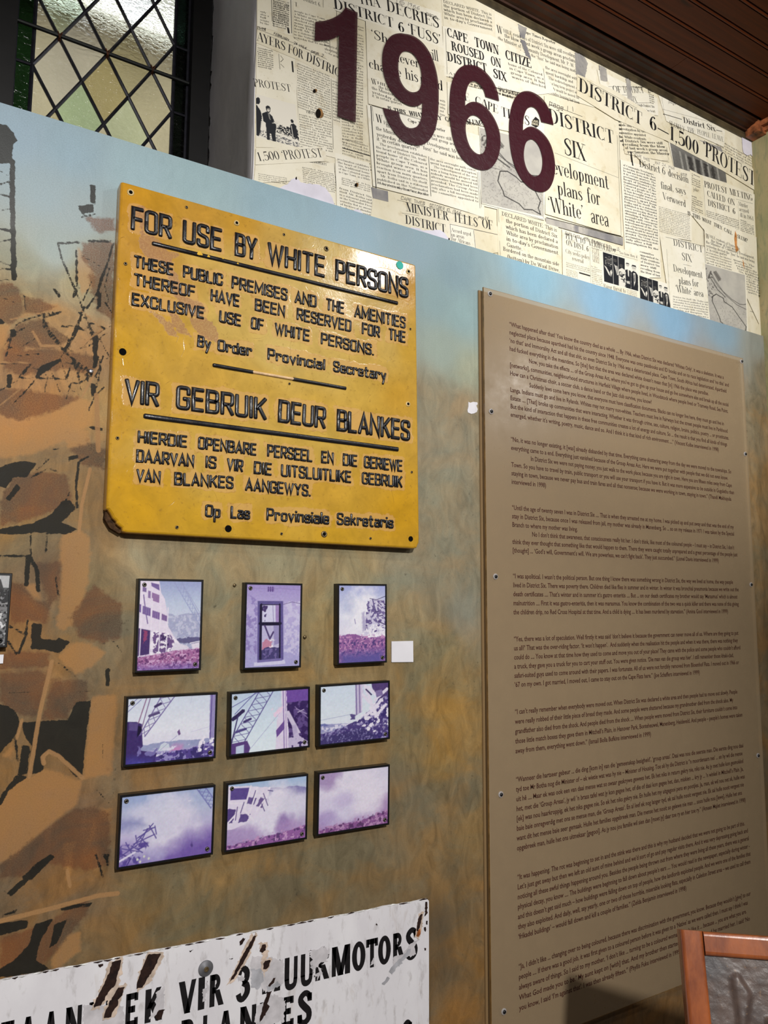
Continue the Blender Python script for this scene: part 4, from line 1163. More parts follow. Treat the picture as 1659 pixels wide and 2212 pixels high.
# diamonds (each its own tint), clipped to the main light between the two border strips
Vd, Fd, Cd = [], [], []
xl, xr, zb, zt = X0, X0 + 6 * DX, 2.36, 3.14
tints = [(232, 226, 206), (226, 224, 214), (214, 206, 172), (222, 232, 206), (234, 230, 222), (220, 214, 190)]
for a in range(-1, 8):
    for b in range(-7, 6):
        if (a + b) % 2: continue
        cx, cz = X0 + a * DX, Z0 + b * DZ + 0.0
        if (a % 2) != 1: pass
        P = [(cx - DX, cz), (cx, cz - DZ), (cx + DX, cz), (cx, cz + DZ)]
        # clip by the rectangle (the lattice makes only half and full diamonds here)
        def clip(P, ax, lim, s):
            out = []
            for p, q in zip(P, P[1:] + P[:1]):
                ip, iq = s * (p[ax] - lim) <= 1e-9, s * (q[ax] - lim) <= 1e-9
                if ip: out.append(p)
                if ip != iq:
                    t = (lim - p[ax]) / (q[ax] - p[ax]); out.append((p[0] + (q[0] - p[0]) * t, p[1] + (q[1] - p[1]) * t))
            return out
        for ax, lim, s in ((0, xr, 1), (0, xl, -1), (1, zt, 1), (1, zb, -1)):
            if P: P = clip(P, ax, lim, s)
        if len(P) < 3: continue
        t = tints[(a * 5 + b * 3 + (a * b) % 3) % 6]
        if (a, b) == (2, -2): t = (206, 230, 196)
        if (a, b) == (3, -1): t = (206, 194, 150)
        n = len(Vd)
        Vd += [(p[0], GY, p[1]) for p in P]; Fd.append(tuple(range(n, n + len(P)))); Cd += [s2l(t)] * len(P)
build('diamond_glass', Vd, Fd, glass('cathedral_glass', None, .06, .8, 85), win, attrs={'col': np.array(Cd)})
mg, mg2 = glass('green_glass', (26, 52, 28), .2, .5, 60), glass('dark_green_glass', (7, 14, 9), .2, .5, 60)
for x0, x1, mg in ((.138, xl, mg), (xr, .535, mg2)):
    build('border_glass', [(x0, GY, zb), (x1, GY, zb), (x1, GY, zt), (x0, GY, zt)], [(0, 1, 2, 3)], mg, win)
M_LEAD = plain('lead_came', (46, 46, 54), .35, .6, .2, 60, metal=.5)
mb = MB()
for s in (1, -1):
    for c0 in range(-16, 20):
        # line x = X0 + DX*k, z = Z0 + s*DZ*(k) + c*2*DZ
        pts = []
        for kk in np.linspace(0, 6, 61):
            z = Z0 + s * DZ * kk + (2 * c0 + 1) * DZ
            if zb <= z <= zt: pts.append((X0 + DX * kk, GY - .003, z))
        if len(pts) > 1: mb.tube([pts[0], pts[-1]], .0042, 6)
for x in (xl, xr, .1395, .5335): mb.tube([(x, GY - .003, zb), (x, GY - .003, zt)], .0048, 6)
for b in range(-5, 3, 2):
    z = Z0 + (b) * DZ
    mb.tube([(.14, GY - .003, z), (xl, GY - .003, z)], .0036, 6); mb.tube([(xr, GY - .003, z), (.534, GY - .003, z)], .0036, 6)
mb.build('lead_came', M_LEAD, win)
mb = MB().tube([(.14, GY - .011, Z0 + .001), (.3, GY - .0115, Z0 - .001), (.534, GY - .011, Z0 - .004)], .0048, 8)
mb.build('saddle_bar', plain('iron_bar', (30, 32, 30), .5, .5, .2, 50, metal=.4), win)
M_TIE = plain('rusty_wire', (96, 54, 32), .6, .3, .3, 80, metal=.3)
for a in (1, 3, 5):
    mb = MB()
    x = X0 + a * DX
    for dx, tl in ((-.003, .002), (.002, -.002)):
        mb.tube([(x + dx, GY - .002, Z0 - .01), (x + dx + tl, GY - .014, Z0 - .006), (x + dx, GY - .017, Z0), (x + dx - tl, GY - .014, Z0 + .007), (x + dx, GY - .002, Z0 + .011)], .0016, 6)
    mb.build('wire_tie', M_TIE, win)
# casement stay on the mullion at the far left
mb = MB().box((.082, GY - .075, 2.86), (.108, GY - .05, 2.90)).tube([(.075, GY - .06, 2.93), (.1, GY - .085, 2.925), (.128, GY - .08, 2.905), (.142, GY - .075, 2.895)], [.006, .006, .005, .004], 8)
mb.build('casement_stay', plain('bronze_stay', (70, 44, 30), .4, .5, .3, 60, metal=.6), win)

# ---- what the window looks out on: a rendered yard wall under a dark eave, bright sky in the gap
M_YARD = plain('yard_render', (202, 195, 172), .8, .2, .08, 6)
MB().box((-1.6, 1.2, 1.2), (2.4, 1.3, 3.51)).build('wall_outside', M_YARD)['kind'] = 'structure'
MB().box((-1.6, .95, 3.70), (2.4, 1.5, 3.86)).build('trim_5', M_DARK)['kind'] = 'structure'

# ================================================================ NEWSPAPER COLLAGE
M_INK = plain('newsprint_ink', (34, 32, 32), .6, .3, .25, 160)
M_INKG = plain('faded_newsprint_ink', (84, 78, 70), .6, .3, .25, 160)
M_PEN = plain('pen_ink', (58, 54, 56), .6, .3, .2, 80)
k = NT('printed_picture'); k.set(col=k.attr('col').outputs['Color'], rough=.55, spec=.3); M_PRINT = k.m


def paper_mat(name, c1, c2, stain, toner=0.0):
    k = NT(name)
    n1 = k.noise(6, 5, .6, dist=.5); n2 = k.noise(40, 4, .6); n3 = k.noise(190, 3)
    c = k.mix(k.rng(n1, .34, .66), rgba(c1), rgba(c2))
    c = k.mix(k.math('MULTIPLY', k.rng(n2, .56, .74), .45), c, rgba(stain))
    c = k.mix(k.math('MULTIPLY', k.rng(n3, .66, .74), .35), c, rgba((150, 132, 92)))
    if toner:
        n4 = k.noise(15, 5, .65, (1, 1, .35), (0, 0, 0), .4)
        c = k.mix(k.math('MULTIPLY', k.rng(n4, .5, .62), toner), c, rgba((120, 118, 122)))
    k.set(col=c, rough=.5, spec=.35)
    k.bump(k.math('ADD', n2, k.math('MULTIPLY', n3, .3)), .25, .0015)
    return k.m


PAPERS = [paper_mat('cream_newsprint', (238, 232, 214), (224, 216, 192), (198, 180, 140)),
          paper_mat('yellowed_newsprint', (234, 227, 206), (218, 208, 178), (188, 168, 122)),
          paper_mat('pale_newsprint', (240, 235, 220), (230, 224, 204), (206, 192, 156))]
TONER = paper_mat('grey_toner', (196, 190, 178), (120, 118, 120), (90, 90, 94), .8)  # grey toner smudged on the pasted copies
LAYER = .00042
D0 = -YU


LCOUNT = {}


def clip_paper(label, pts, layer, mat=0, group=None, name='newspaper_clipping', ragged=0.0, m=None, thick=.0004):
    q_ = LCOUNT[layer] = LCOUNT.get(layer, -1) + 1
    d = D0 + .0004 + layer * LAYER + q_ * .00006
    P = WA(pts, d)
    if ragged:
        Q = []
        for a, b in zip(P, np.roll(P, -1, 0)):
            n = max(2, int(np.linalg.norm(b - a) / .004))
            for i in range(n): Q.append(a + (b - a) * i / n + rng.normal(0, ragged, 2))
        P = np.array(Q)
    mb = MB(); slab(mb, P, -d, -d + thick)
    o = mb.build(name, m or PAPERS[mat])
    tag(o, label, 'newspaper clipping' if name == 'newspaper_clipping' else name.replace('_', ' '), group)
    return o, d + .00003


def part(o, name, fn, m=None):
    mb = MB(); fn(mb)
    if mb.n: return mb.build(name, m or M_INK, o)


def pen(mb, words, d, sw=.0011, shear=.2):
    for w, p0, p1, cap in words: gothic(mb, w, p0, p1, cap, d, sw, 0, prof=[(-sw / 2, 0), (sw / 2, 0)], shear=shear, jit=.0004)


# the sheet everything is pasted over
o, d = clip_paper('large cream newspaper sheet pasted across the whole upper wall behind the cuttings', [(557, -140), (800, -105), (1094, 30), (1628, 305), (1646, 771), (1400, 663), (1100, 573), (548, 398)], 0, 1, name='newspaper_sheet')
part(o, 'print_column', lambda q: [column(q, a, b, c, n, d, BODY, ch) for a, b, c, n, ch in [
    ((733, 48), (786, 62), (730, 300), 42, 14), ((735, 300), (796, 318), (742, 352), 9, 16), ((705, 352), (720, 357), (706, 392), 7, 6), ((650, 345), (724, 366), (655, 394), 9, 22),
    ((1344, 215), (1405, 238), (1346, 325), 14, 18), ((1545, 300), (1626, 345), (1547, 330), 6, 22), ((1555, 650), (1612, 668), (1556, 690), 5, 12)]], M_INKG)
part(o, 'print_rule', lambda q: [rule(q, a, b, w, d) for a, b, w in [((789, 40), (806, 420), 1.4), ((727, 20), (738, 330), 1.2), ((960, 60), (966, 245), 1.3), ((735, 318), (800, 337), 2.2), ((741, 352), (803, 368), 1.2), ((1337, 290), (1345, 520), 1.3),
                                                                ((722, 352), (728, 430), 1.2), ((1335, 345), (1372, 356), 1), ((1612, 600), (1616, 735), 1), ((1620, 672), (1632, 676), 1.2)]])

# torn places where the white wall shows
M_TORN = plain('bare_white_wall', (222, 218, 230), .8, .2, .05, 18, bump=.3)
for lab, pts in [('largest torn white patch in the collage, above the yellow sign, left', [(596, 412), (612, 401), (622, 398), (630, 388), (638, 384), (643, 386), (650, 394), (662, 396), (678, 398), (690, 399), (700, 404), (706, 409), (711, 416), (718, 428), (722, 440), (728, 447), (745, 455), (700, 452)]),
                 ('small torn white patch between the pasted columns at the board edge', [(755, 458), (764, 454), (770, 452), (778, 455), (784, 461), (792, 467), (800, 474), (770, 468)]),
                 ('torn white patch under the headline beginning MINISTER', [(888, 490), (896, 492), (908, 494), (914, 498), (922, 497), (934, 498), (946, 496), (956, 499), (963, 506), (968, 514), (971, 522), (972, 530), (930, 516), (900, 506), (884, 497)]),
                 ('torn white patch in the top right corner under the cornice', [(1603, 294), (1612, 297), (1622, 302), (1628, 308), (1628, 340), (1622, 334), (1614, 336), (1606, 330), (1604, 318)])]:
    clip_paper(lab, pts, 6.2, name='torn_patch', ragged=.0006, m=M_TORN)

# --- left edge
o, d = clip_paper('clipping of narrow columns in the top left corner of the collage', [(556, -30), (632, -8), (632, 78), (556, 56)], 1, 0)
part(o, 'print_column', lambda q: [column(q, (562, 26), (581, 31), (562, 50), 5, d, BODY, 7), column(q, (590, -14), (625, -4), (589, 47), 16, d, BODY_B, 12), column(q, (590, 4), (625, 14), (589, 56), 12, d, BODY_B, 12)])
part(o, 'print_rule', lambda q: [rule(q, (586, -20), (588, 46), 1.3, d), rule(q, (628, -10), (630, 72), 1.6, d), rule(q, (591, 50), (592, 58), 1.4, d), rule(q, (622, 60), (624, 72), 5, d)])
o, d = clip_paper('clipping with small heading District 6 above a narrow column, left of the numeral 1', [(632, -20), (724, -2), (728, 118), (732, 150), (634, 80)], 2, 1)
part(o, 'headline', lambda q: [put(q, 'District 6.', BODONI_L, (655, 1), (694, 15), 9, d), put(q, 'T', BODONI, (637, 13), (643, 15), 9, d)])
part(o, 'print_column', lambda q: [column(q, (644, 17), (712, 36), (644, 17), 1, d, BODY, 20, ['HE central part of District']), column(q, (636, 25), (712, 46), (635, 82), 10, d, BODY, 22), column(q, (700, 90), (728, 99), (702, 116), 4, d, BODY, 9)])
part(o, 'print_rule', lambda q: [rule(q, (698, 0), (698, 16), 1, d), rule(q, (711, 76), (714, 114), 1, d)])
o, d = clip_paper('long tilted strip headlined AYERS FOR DISTRICT with a pen date, crossed by the numeral 1', [(557, 58), (640, 86), (735, 128), (735, 176), (640, 128), (553, 92)], 4, 1)
part(o, 'headline', lambda q: [put(q, 'AYERS', BODONI, (555, 87), (617, 110), 19, d), put(q, 'FOR', BODONI, (622, 113), (655, 128), 19, d), put(q, 'DISTRICT', BODONI, (661, 131), (745, 173), 20, d)])
part(o, 'pen_date', lambda q: pen(q, [('TIMES', (555, 62), (574, 67), 6), ('FEBRUARY', (591, 74), (624, 90), 6), ('28', (634, 95), (642, 98), 6), ('1966', (646, 101), (662, 107), 6), ('page', (672, 113), (688, 119), 7), ('2', (694, 121), (698, 123), 6)], d), M_PEN)
part(o, 'print_rule', lambda q: [rule(q, (557, 63), (640, 95), .8, d), rule(q, (640, 95), (706, 128), .8, d)])
o, d = clip_paper('clipping headlined PROTEST over a picture of men in dark suits standing outdoors', [(554, 92), (640, 126), (641, 210), (649, 320), (553, 318)], 2, 0)
part(o, 'print_column', lambda q: column(q, (556, 104), (590, 112), (557, 144), 10, d, BODY_B, 14))
part(o, 'headline', lambda q: put(q, 'PROTEST', BODONI_L, (549, 186), (630, 199), 16, d))
part(o, 'print_rule', lambda q: [rule(q, (602, 116), (605, 150), 1, d), rule(q, (606, 120), (612, 128), 1, d), rule(q, (612, 128), (606, 134), 1, d), rule(q, (606, 138), (614, 146), 1, d), rule(q, (631, 132), (633, 156), 4, d), rule(q, (641, 130), (648, 316), 1, d)])
cv = Canvas(150, 190, (228, 222, 208), 1.28)
K_, G_ = (26, 28, 34), (92, 92, 96)
cv.speck([(.3, .62), (1, .6), (1, .84), (.3, .74)], K_, .42, 34); cv.poly([(.52, .64), (.56, .58), (.7, .62), (.72, .58), (.86, .6), (.98, .58), (1, .8), (.6, .76)], K_, .1, 40, a=.9)
cv.speck([(.5, .6), (1, .62), (1, .84), (.4, .76)], (232, 226, 212), .56, 40); cv.speck([(0, .78), (.3, .8), (1, .9), (1, 1.1), (.5, 1.02), (0, .92)], G_, .5, 46)
cv.poly([(-.05, .22), (.03, .26), (.1, .36), (.13, .45), (.12, .7), (.1, .8), (.05, .96), (.02, .96), (-.05, .9)], K_, .03, 30); cv.poly([(.0, .1), (.05, .06), (.09, .08), (.1, .16), (.07, .22), (.0, .23)], K_)
cv.poly([(.14, .42), (.2, .38), (.24, .35), (.3, .36), (.38, .42), (.42, .52), (.47, .56), (.46, .68), (.44, .8), (.44, 1.0), (.36, 1.0), (.34, .84), (.31, .84), (.3, 1.0), (.24, 1.0), (.23, .8), (.22, .62), (.16, .58)], K_, .02, 30)
cv.poly([(.23, .24), (.27, .2), (.32, .2), (.35, .24), (.34, .32), (.31, .36), (.26, .35), (.24, .3)], K_); cv.poly([(.26, .27), (.33, .25), (.335, .31), (.3, .345), (.265, .33)], (210, 202, 188), a=.9)
cv.line([(.26, .28), (.34, .27)], .012, K_); cv.poly([(.28, .37), (.31, .37), (.34, .52), (.31, .5)], (224, 218, 204)); cv.line([(.295, .38), (.325, .5)], .012, K_)
cv.poly([(.4, .55), (.52, .5), (.56, .52), (.46, .59)], (224, 218, 204)); cv.line([(.38, .58), (.5, .56)], .02, (200, 194, 182))
cv.poly([(.78, .62), (.82, .52), (.88, .46), (.96, .5), (.99, .8), (.86, .78)], K_, .05, 40); cv.poly([(.83, .4), (.87, .37), (.91, .4), (.9, .45), (.85, .46)], K_); cv.line([(.84, .53), (.86, .8)], .016, (226, 220, 206)); cv.line([(.12, .6), (.1, .8)], .02, (226, 220, 206), .7)
picture('photograph', cv, WA([(553, 203), (638, 226), (648, 319), (554, 296)], d), -d, M_PRINT, o, 'grey picture of two men in suits, one holding papers')
o, d = clip_paper('clipping of small columns under the heading TWO SEATS, with a hole through it', [(638, 126), (736, 174), (740, 345), (648, 322)], 3, 0)
part(o, 'print_column', lambda q: [column(q, (641, 138), (712, 166), (644, 232), 19, d, BODY, 24), column(q, (646, 248), (716, 266), (649, 318), 14, d, BODY, 24), column(q, (717, 176), (732, 181), (720, 260), 14, d, BODY, 6)])
part(o, 'headline', lambda q: put(q, 'TWO SEATS', BODY_B, (661, 244), (698, 253), 6, d))
part(o, 'print_rule', lambda q: [rule(q, (715, 170), (720, 322), 1, d)])
o, d = clip_paper('strip headlined 1,500 PROTEST at the lower left corner of the collage', [(553, 320), (640, 318), (703, 317), (705, 348), (552, 356)], 5, 0)
part(o, 'headline', lambda q: [put(q, '1,500', BODONI_L, (559, 348), (606, 344), 18, d), put(q, '‘PROTEST’', BODONI_L, (612, 345), (702, 339), 19, d)])
o, d = clip_paper('clipping under the strip 1,500 PROTEST, with RIM. PROPERTY as its sub-heading', [(552, 357), (650, 350), (722, 352), (724, 440), (700, 430), (640, 390), (548, 396)], 3, 0)
part(o, 'print_column', lambda q: [column(q, (653, 362), (721, 377), (656, 402), 11, d, BODY, 22), column(q, (558, 376), (620, 386), (558, 388), 4, d, BODY, 22, fill=.5)])
part(o, 'headline', lambda q: put(q, 'RIM. PROPERTY', BODY_B, (666, 350), (706, 358), 5.5, d))
o, d = clip_paper('clipping of a broken column beside the big slum clipping, left of it', [(724, 330), (798, 352), (808, 440), (806, 478), (728, 452)], 3, 2)
part(o, 'print_column', lambda q: [column(q, (729, 345), (797, 363), (732, 373), 5, d, BODY, 22), column(q, (738, 385), (800, 402), (738, 398), 4, d, BODY, 20), column(q, (733, 408), (803, 428), (735, 449), 7, d, BODY, 22)])

# --- middle
o, d = clip_paper('clipping headlined DECRIES DISTRICT 6 FUSS behind the numerals 1 and 9', [(722, -30), (840, -10), (952, 28), (958, 106), (880, 78), (724, 22)], 3, 2)
part(o, 'headline', lambda q: [put(q, 'THA', BODONI, (776, 7), (822, 17), 21, d), put(q, 'DECRIES', BODONI, (836, 23), (950, 62), 24, d), put(q, 'DISTRICT', BODONI, (722, 18), (852, 61), 22, d), put(q, '6', BODONI, (861, 67), (875, 71), 21, d), put(q, '‘FUSS’', BODONI, (882, 72), (953, 98), 23, d)])
part(o, 'pen_date', lambda q: pen(q, [('16', (857, 6), (874, 10), 9), ('1966', (881, 12), (906, 22), 8), ('page', (920, 32), (943, 41), 9)], d), M_PEN)
part(o, 'print_rule', lambda q: rule(q, (838, 2), (950, 42), .9, d))
o, d = clip_paper('clipping quoting She will never change his mind behind the numeral 9', [(790, 44), (880, 76), (962, 106), (966, 216), (794, 158)], 4, 0)
part(o, 'headline', lambda q: [put(q, '‘She', BODONI_L, (802, 82), (852, 99), 20, d), put(q, 'e', BODONI_L, (889, 118), (899, 121), 22, d), put(q, 'will', BODONI_L, (922, 125), (948, 133), 23, d), put(q, 'never', BODONI_L, (851, 131), (907, 147), 20, d),
                               put(q, 'change', BODONI_L, (797, 146), (868, 167), 20, d), put(q, 'his', BODONI_L, (876, 170), (904, 178), 23, d), put(q, 'mind', BODONI_L, (908, 180), (958, 197), 22, d)])
o, d = clip_paper('clipping beginning WHILE residents behind the lower half of the numeral 9', [(794, 158), (966, 214), (966, 275), (930, 262), (796, 224)], 5, 0)
part(o, 'print_column', lambda q: [put(q, 'W', BODONI, (803, 181), (814, 184), 12, d), put(q, 'HILE residents of District', BODY, (815, 181), (950, 226), 6, d), put(q, 'the blow Times Reporter', BODY, (818, 190), (904, 216), 6, d), put(q, 'the Minister of Community', BODY, (803, 192), (905, 226), 6, d),
                                   put(q, 'yesterday decried the fuss he', BODY, (804, 201), (930, 244), 6, d), put(q, 'it “in certain quarters”.', BODY, (804, 209), (872, 229), 6, d), column(q, (950, 218), (962, 222), (950, 248), 5, d, BODY, 5)])
o, d = clip_paper('black-ruled clipping asking IS THIS WHAT THEY CALL A SLUM, behind the numerals 9 and 6', [(793, 226), (930, 262), (1046, 296), (1046, 470), (1010, 458), (925, 432), (806, 402)], 6, 2)
part(o, 'headline', lambda q: [put(q, 'IS', BOLD_SLAB, (838, 238), (846, 240), 9, d), put(q, 'THIS', BOLD_SLAB, (851, 242), (877, 247), 9, d), put(q, 'WHAT', BOLD_SLAB, (885, 249), (915, 254), 9.5, d), put(q, 'THEY', BOLD_SLAB, (924, 255), (955, 260), 9, d), put(q, 'CALL', BOLD_SLAB, (962, 261), (988, 265), 9, d), put(q, 'A', BOLD_SLAB, (992, 265), (1000, 266), 9, d), put(q, 'SLUM?', BOLD_SLAB, (1008, 267), (1044, 271), 10, d),
                               put(q, 'Cape Times Reporter', BODY_B, (881, 262), (962, 286), 7, d), put(q, 'W', BODONI, (813, 263), (827, 267), 17, d)])
part(o, 'print_column', lambda q: [put(q, 'HILE residents of District Six were still', BODY, (829, 268), (976, 304), 7.5, d), put(q, 'the people of the blow of last group areas', BODY, (834, 274), (990, 317), 7, d), put(q, 'the Minister of Community Development, Mr. P. W. Botha', BODY, (812, 280), (1034, 345), 8, d),
                                   put(q, 'yesterday decried the “fuss” he said was being made', BODY, (814, 293), (1030, 356), 8, d), put(q, 'it “in certain quarters”.', BODY, (814, 303), (905, 327), 8, d),
                                   column(q, (812, 311), (922, 341), (815, 397), 11, d, BODY, 27, ['  The proclamation establishes', 'the heart of District Six, tradi-', 'tional home of the Coloured', 'people in Cape Town, as a', 'White group area. It has', 'brought waves of shocked', 'reaction from many quarters,', 'apart from District Six itself.', '  Mr. Botha said in a statement', 'published in the Nationalist', 'Press yesterday that “no amount']),
                                   put(q, 'of hysterical shouting by the', BODY, (815, 396), (927, 423), 5, d),
                                   column(q, (929, 345), (1030, 371), (933, 422), 11, d, BODY, 27, ['the area overnight with conse-', 'quent hardship and disruption.', '  The redevelopment of the area', 'was a long-term project and', 'nobody would be moved till', 'alternative housing had been', 'provided. The Group Areas', 'proclamation had been made', 'only after a full investigation by', 'the committee appointed to', ''])])
part(o, 'print_rule', lambda q: [rule(q, (801, 228), (814, 430), 2.4, d), rule(q, (804, 230), (807, 262), 1, d), rule(q, (803, 228), (935, 266), 1.1, d), rule(q, (926, 338), (931, 424), 1.6, d), rule(q, (1031, 372), (1037, 450), 1.2, d), rule(q, (1034, 370), (1040, 448), 1, d)])
o, d = clip_paper('grey toner smudge at the foot of the big slum clipping', [(802, 404), (838, 413), (839, 436), (806, 428)], 6.4, m=TONER, name='toner_smudge')
o, d = clip_paper('clipping headlined MINISTER TELLS OF DISTRICT with a pen date of October 10', [(808, 410), (925, 434), (1040, 468), (1076, 490), (1078, 545), (1028, 552), (972, 532), (800, 476)], 5, 1)
part(o, 'headline', lambda q: [put(q, 'MINISTER', BODONI, (878, 456), (970, 477), 19, d), put(q, 'TELLS', BODONI, (979, 478), (1033, 491), 20, d), put(q, 'OF', BODONI, (1042, 492), (1066, 497), 20, d), put(q, 'DISTRICT', BODONI, (876, 483), (964, 504), 19, d), put(q, 'SIX', BODONI, (873, 510), (902, 518), 17, d)])
part(o, 'pen_date', lambda q: pen(q, [('CAPE', (866, 431), (888, 437), 8), ('TIMES', (893, 438), (917, 444), 8), ('OCTOBER', (928, 447), (960, 455), 8), ('10,', (965, 456), (974, 458), 7), ('1966', (978, 459), (996, 463), 7), ('page', (1033, 470), (1045, 473), 8), ('11', (1049, 474), (1054, 475), 7)], d), M_PEN)
part(o, 'print_rule', lambda q: [rule(q, (858, 432), (1020, 471), .8, d), rule(q, (868, 460), (905, 466), .7, d), rule(q, (1024, 496), (1076, 507), .9, d)])
o, d = clip_paper('boxed clipping reading Accord urged on areas for Africans', [(970, 482), (1024, 496), (1030, 546), (974, 530)], 6, 2)
part(o, 'headline', lambda q: [put(q, 'Accord urged', BODONI_L, (975, 500), (1018, 510), 8, d), put(q, 'on areas', BODONI_L, (975, 510), (1003, 516), 8, d), put(q, 'for Africans', BODONI_L, (976, 519), (1016, 530), 8.5, d), put(q, 'meant must be returned', BODY_B, (978, 528), (1024, 539), 5, d)])
part(o, 'print_rule', lambda q: [rule(q, (972, 484), (976, 528), 1.2, d), rule(q, (972, 484), (1076, 507), 1, d), rule(q, (1023, 497), (1028, 543), 1.2, d)])

# --- top middle
o, d = clip_paper('clipping beginning DECLARED WHITE at the top, under the cornice', [(950, -50), (1068, 6), (1072, 82), (958, 58)], 2, 1)
part(o, 'print_column', lambda q: column(q, (958, 6), (1062, 34), (960, 40), 5, d, TYPE, 24, ['DECLARED WHITE: This is', 'the portion of District Six', 'which has been declared a', 'White area by proclamation', 'in to-day’s Government'], fill=.72))
o, d = clip_paper('clipping headlined in heavy black CAPE TOWN CITIZENS ROUSED ON DISTRICT SIX', [(956, 56), (1060, 76), (1160, 128), (1200, 200), (1150, 206), (960, 164)], 4, 2)
part(o, 'headline', lambda q: [put(q, 'CAPE', BOLD_SLAB, (966, 78), (1012, 94), 19, d), put(q, 'TOWN', BOLD_SLAB, (1026, 100), (1078, 119), 20, d), put(q, 'CITIZE', BOLD_SLAB, (1092, 127), (1149, 148), 20, d), put(q, 'ROUSED', BOLD_SLAB, (976, 108), (1048, 132), 19, d), put(q, 'ON', BOLD_SLAB, (1061, 140), (1083, 147), 19, d),
                               put(q, 'DISTRICT', BOLD_SLAB, (967, 131), (1053, 157), 19, d), put(q, 'SIX', BOLD_SLAB, (1066, 167), (1095, 177), 19, d)])
part(o, 'print_column', lambda q: [column(q, (1098, 140), (1172, 164), (1106, 168), 4, d, BODY, 18, ['home of the Coloured', 'in Cape Town, as a', 'group area. It has', 'waves of shocked']), put(q, 'A PROMINENT 2,000 people packed', BODY, (970, 160), (1120, 206), 5, d), put(q, 'expressed a protest at the public', BODY, (970, 167), (1110, 213), 5, d), put(q, 'concern and', BODY, (1013, 188), (1040, 195), 6, d), put(q, 'District Six to', BODY, (1013, 194), (1045, 202), 6, d), column(q, (1076, 190), (1122, 202), (1080, 210), 4, d, BODY, 16)])
part(o, 'print_rule', lambda q: [rule(q, (962, 62), (966, 160), 1, d), rule(q, (1174, 148), (1178, 192), 1.2, d)])
o, d = clip_paper('clipping beginning WHILE residents, directly under the cornice', [(1068, 28), (1180, 84), (1290, 142), (1284, 232), (1178, 200), (1160, 128), (1070, 82)], 3, 0)
part(o, 'print_column', lambda q: [put(q, 'W', BODONI, (1074, 70), (1086, 75), 16, d), put(q, 'HILE residents of District Six were still recoiling from', BODY, (1088, 70), (1258, 130), 8, d), put(q, 'the blow of last week’s group areas proclamation,', BODY, (1090, 80), (1260, 142), 8, d), put(q, 'the Minister of Community Development, Mr. P. W. Botha,', BODY, (1076, 86), (1262, 154), 8, d), put(q, 'yesterday decried the “fuss” he said was being made about', BODY, (1090, 102), (1264, 164), 7, d),
                                   column(q, (1178, 148), (1248, 174), (1182, 200), 6, d, BODY, 26, ['the area overnight with', 'quent hardship and', '  The redevelopment of', 'was a long-term project and', 'nobody would be moved till', 'alternative housing had been'])])
part(o, 'headline', lambda q: put(q, 'Cape Times Reporter', BODY_B, (1130, 70), (1200, 96), 6, d))
for lab, pts in [('grey toner smudge right of the words Cape Times Reporter', [(1119, 52), (1138, 60), (1134, 84), (1124, 80)]), ('grey toner smudge above the word CITIZE', [(1124, 84), (1134, 88), (1148, 128), (1136, 120)]), ('upright grey toner streak under the cornice, left of two', [(1242, 112), (1262, 122), (1270, 136), (1264, 168), (1244, 160)]), ('upright grey toner streak under the cornice, above the word DISTRICT', [(1294, 140), (1310, 148), (1313, 176), (1298, 174)]),
                 ('grey toner streak across the words OF DISTRICT SIX', [(1352, 168), (1362, 174), (1366, 220), (1356, 216)])]:
    clip_paper(lab, pts, 5.2, m=TONER, name='toner_smudge', ragged=.0008)
o, d = clip_paper('newspaper nameplate reading THE CAPE TIMES with a late final stamp', [(966, 176), (1060, 198), (1180, 240), (1182, 300), (1040, 272), (968, 246)], 5, 2)
part(o, 'headline', lambda q: [put(q, 'THE', BODONI, (976, 210), (1016, 220), 17, d), put(q, 'CAPE', BODONI, (1026, 224), (1077, 246), 18, d), put(q, 'TIMES', BODONI, (1083, 250), (1145, 272), 20, d)])


def stamp(q, d_=d):
    P = WA([(1149, 261), (1157, 252), (1165, 259), (1164, 272), (1158, 276), (1148, 270)], d_)
    V, F = flat(P, -d_); q.add(V, F)


part(o, 'late_final_stamp', stamp)
mb = MB(); put(mb, 'LATE', SANS, (1150, 263), (1163, 266), 5, d + .0001); put(mb, 'FINAL', SANS, (1149.5, 269), (1163.5, 272), 5, d + .0001)
mb.build('stamp_lettering', plain('stamp_cream', (226, 216, 186), .6, .3), o)


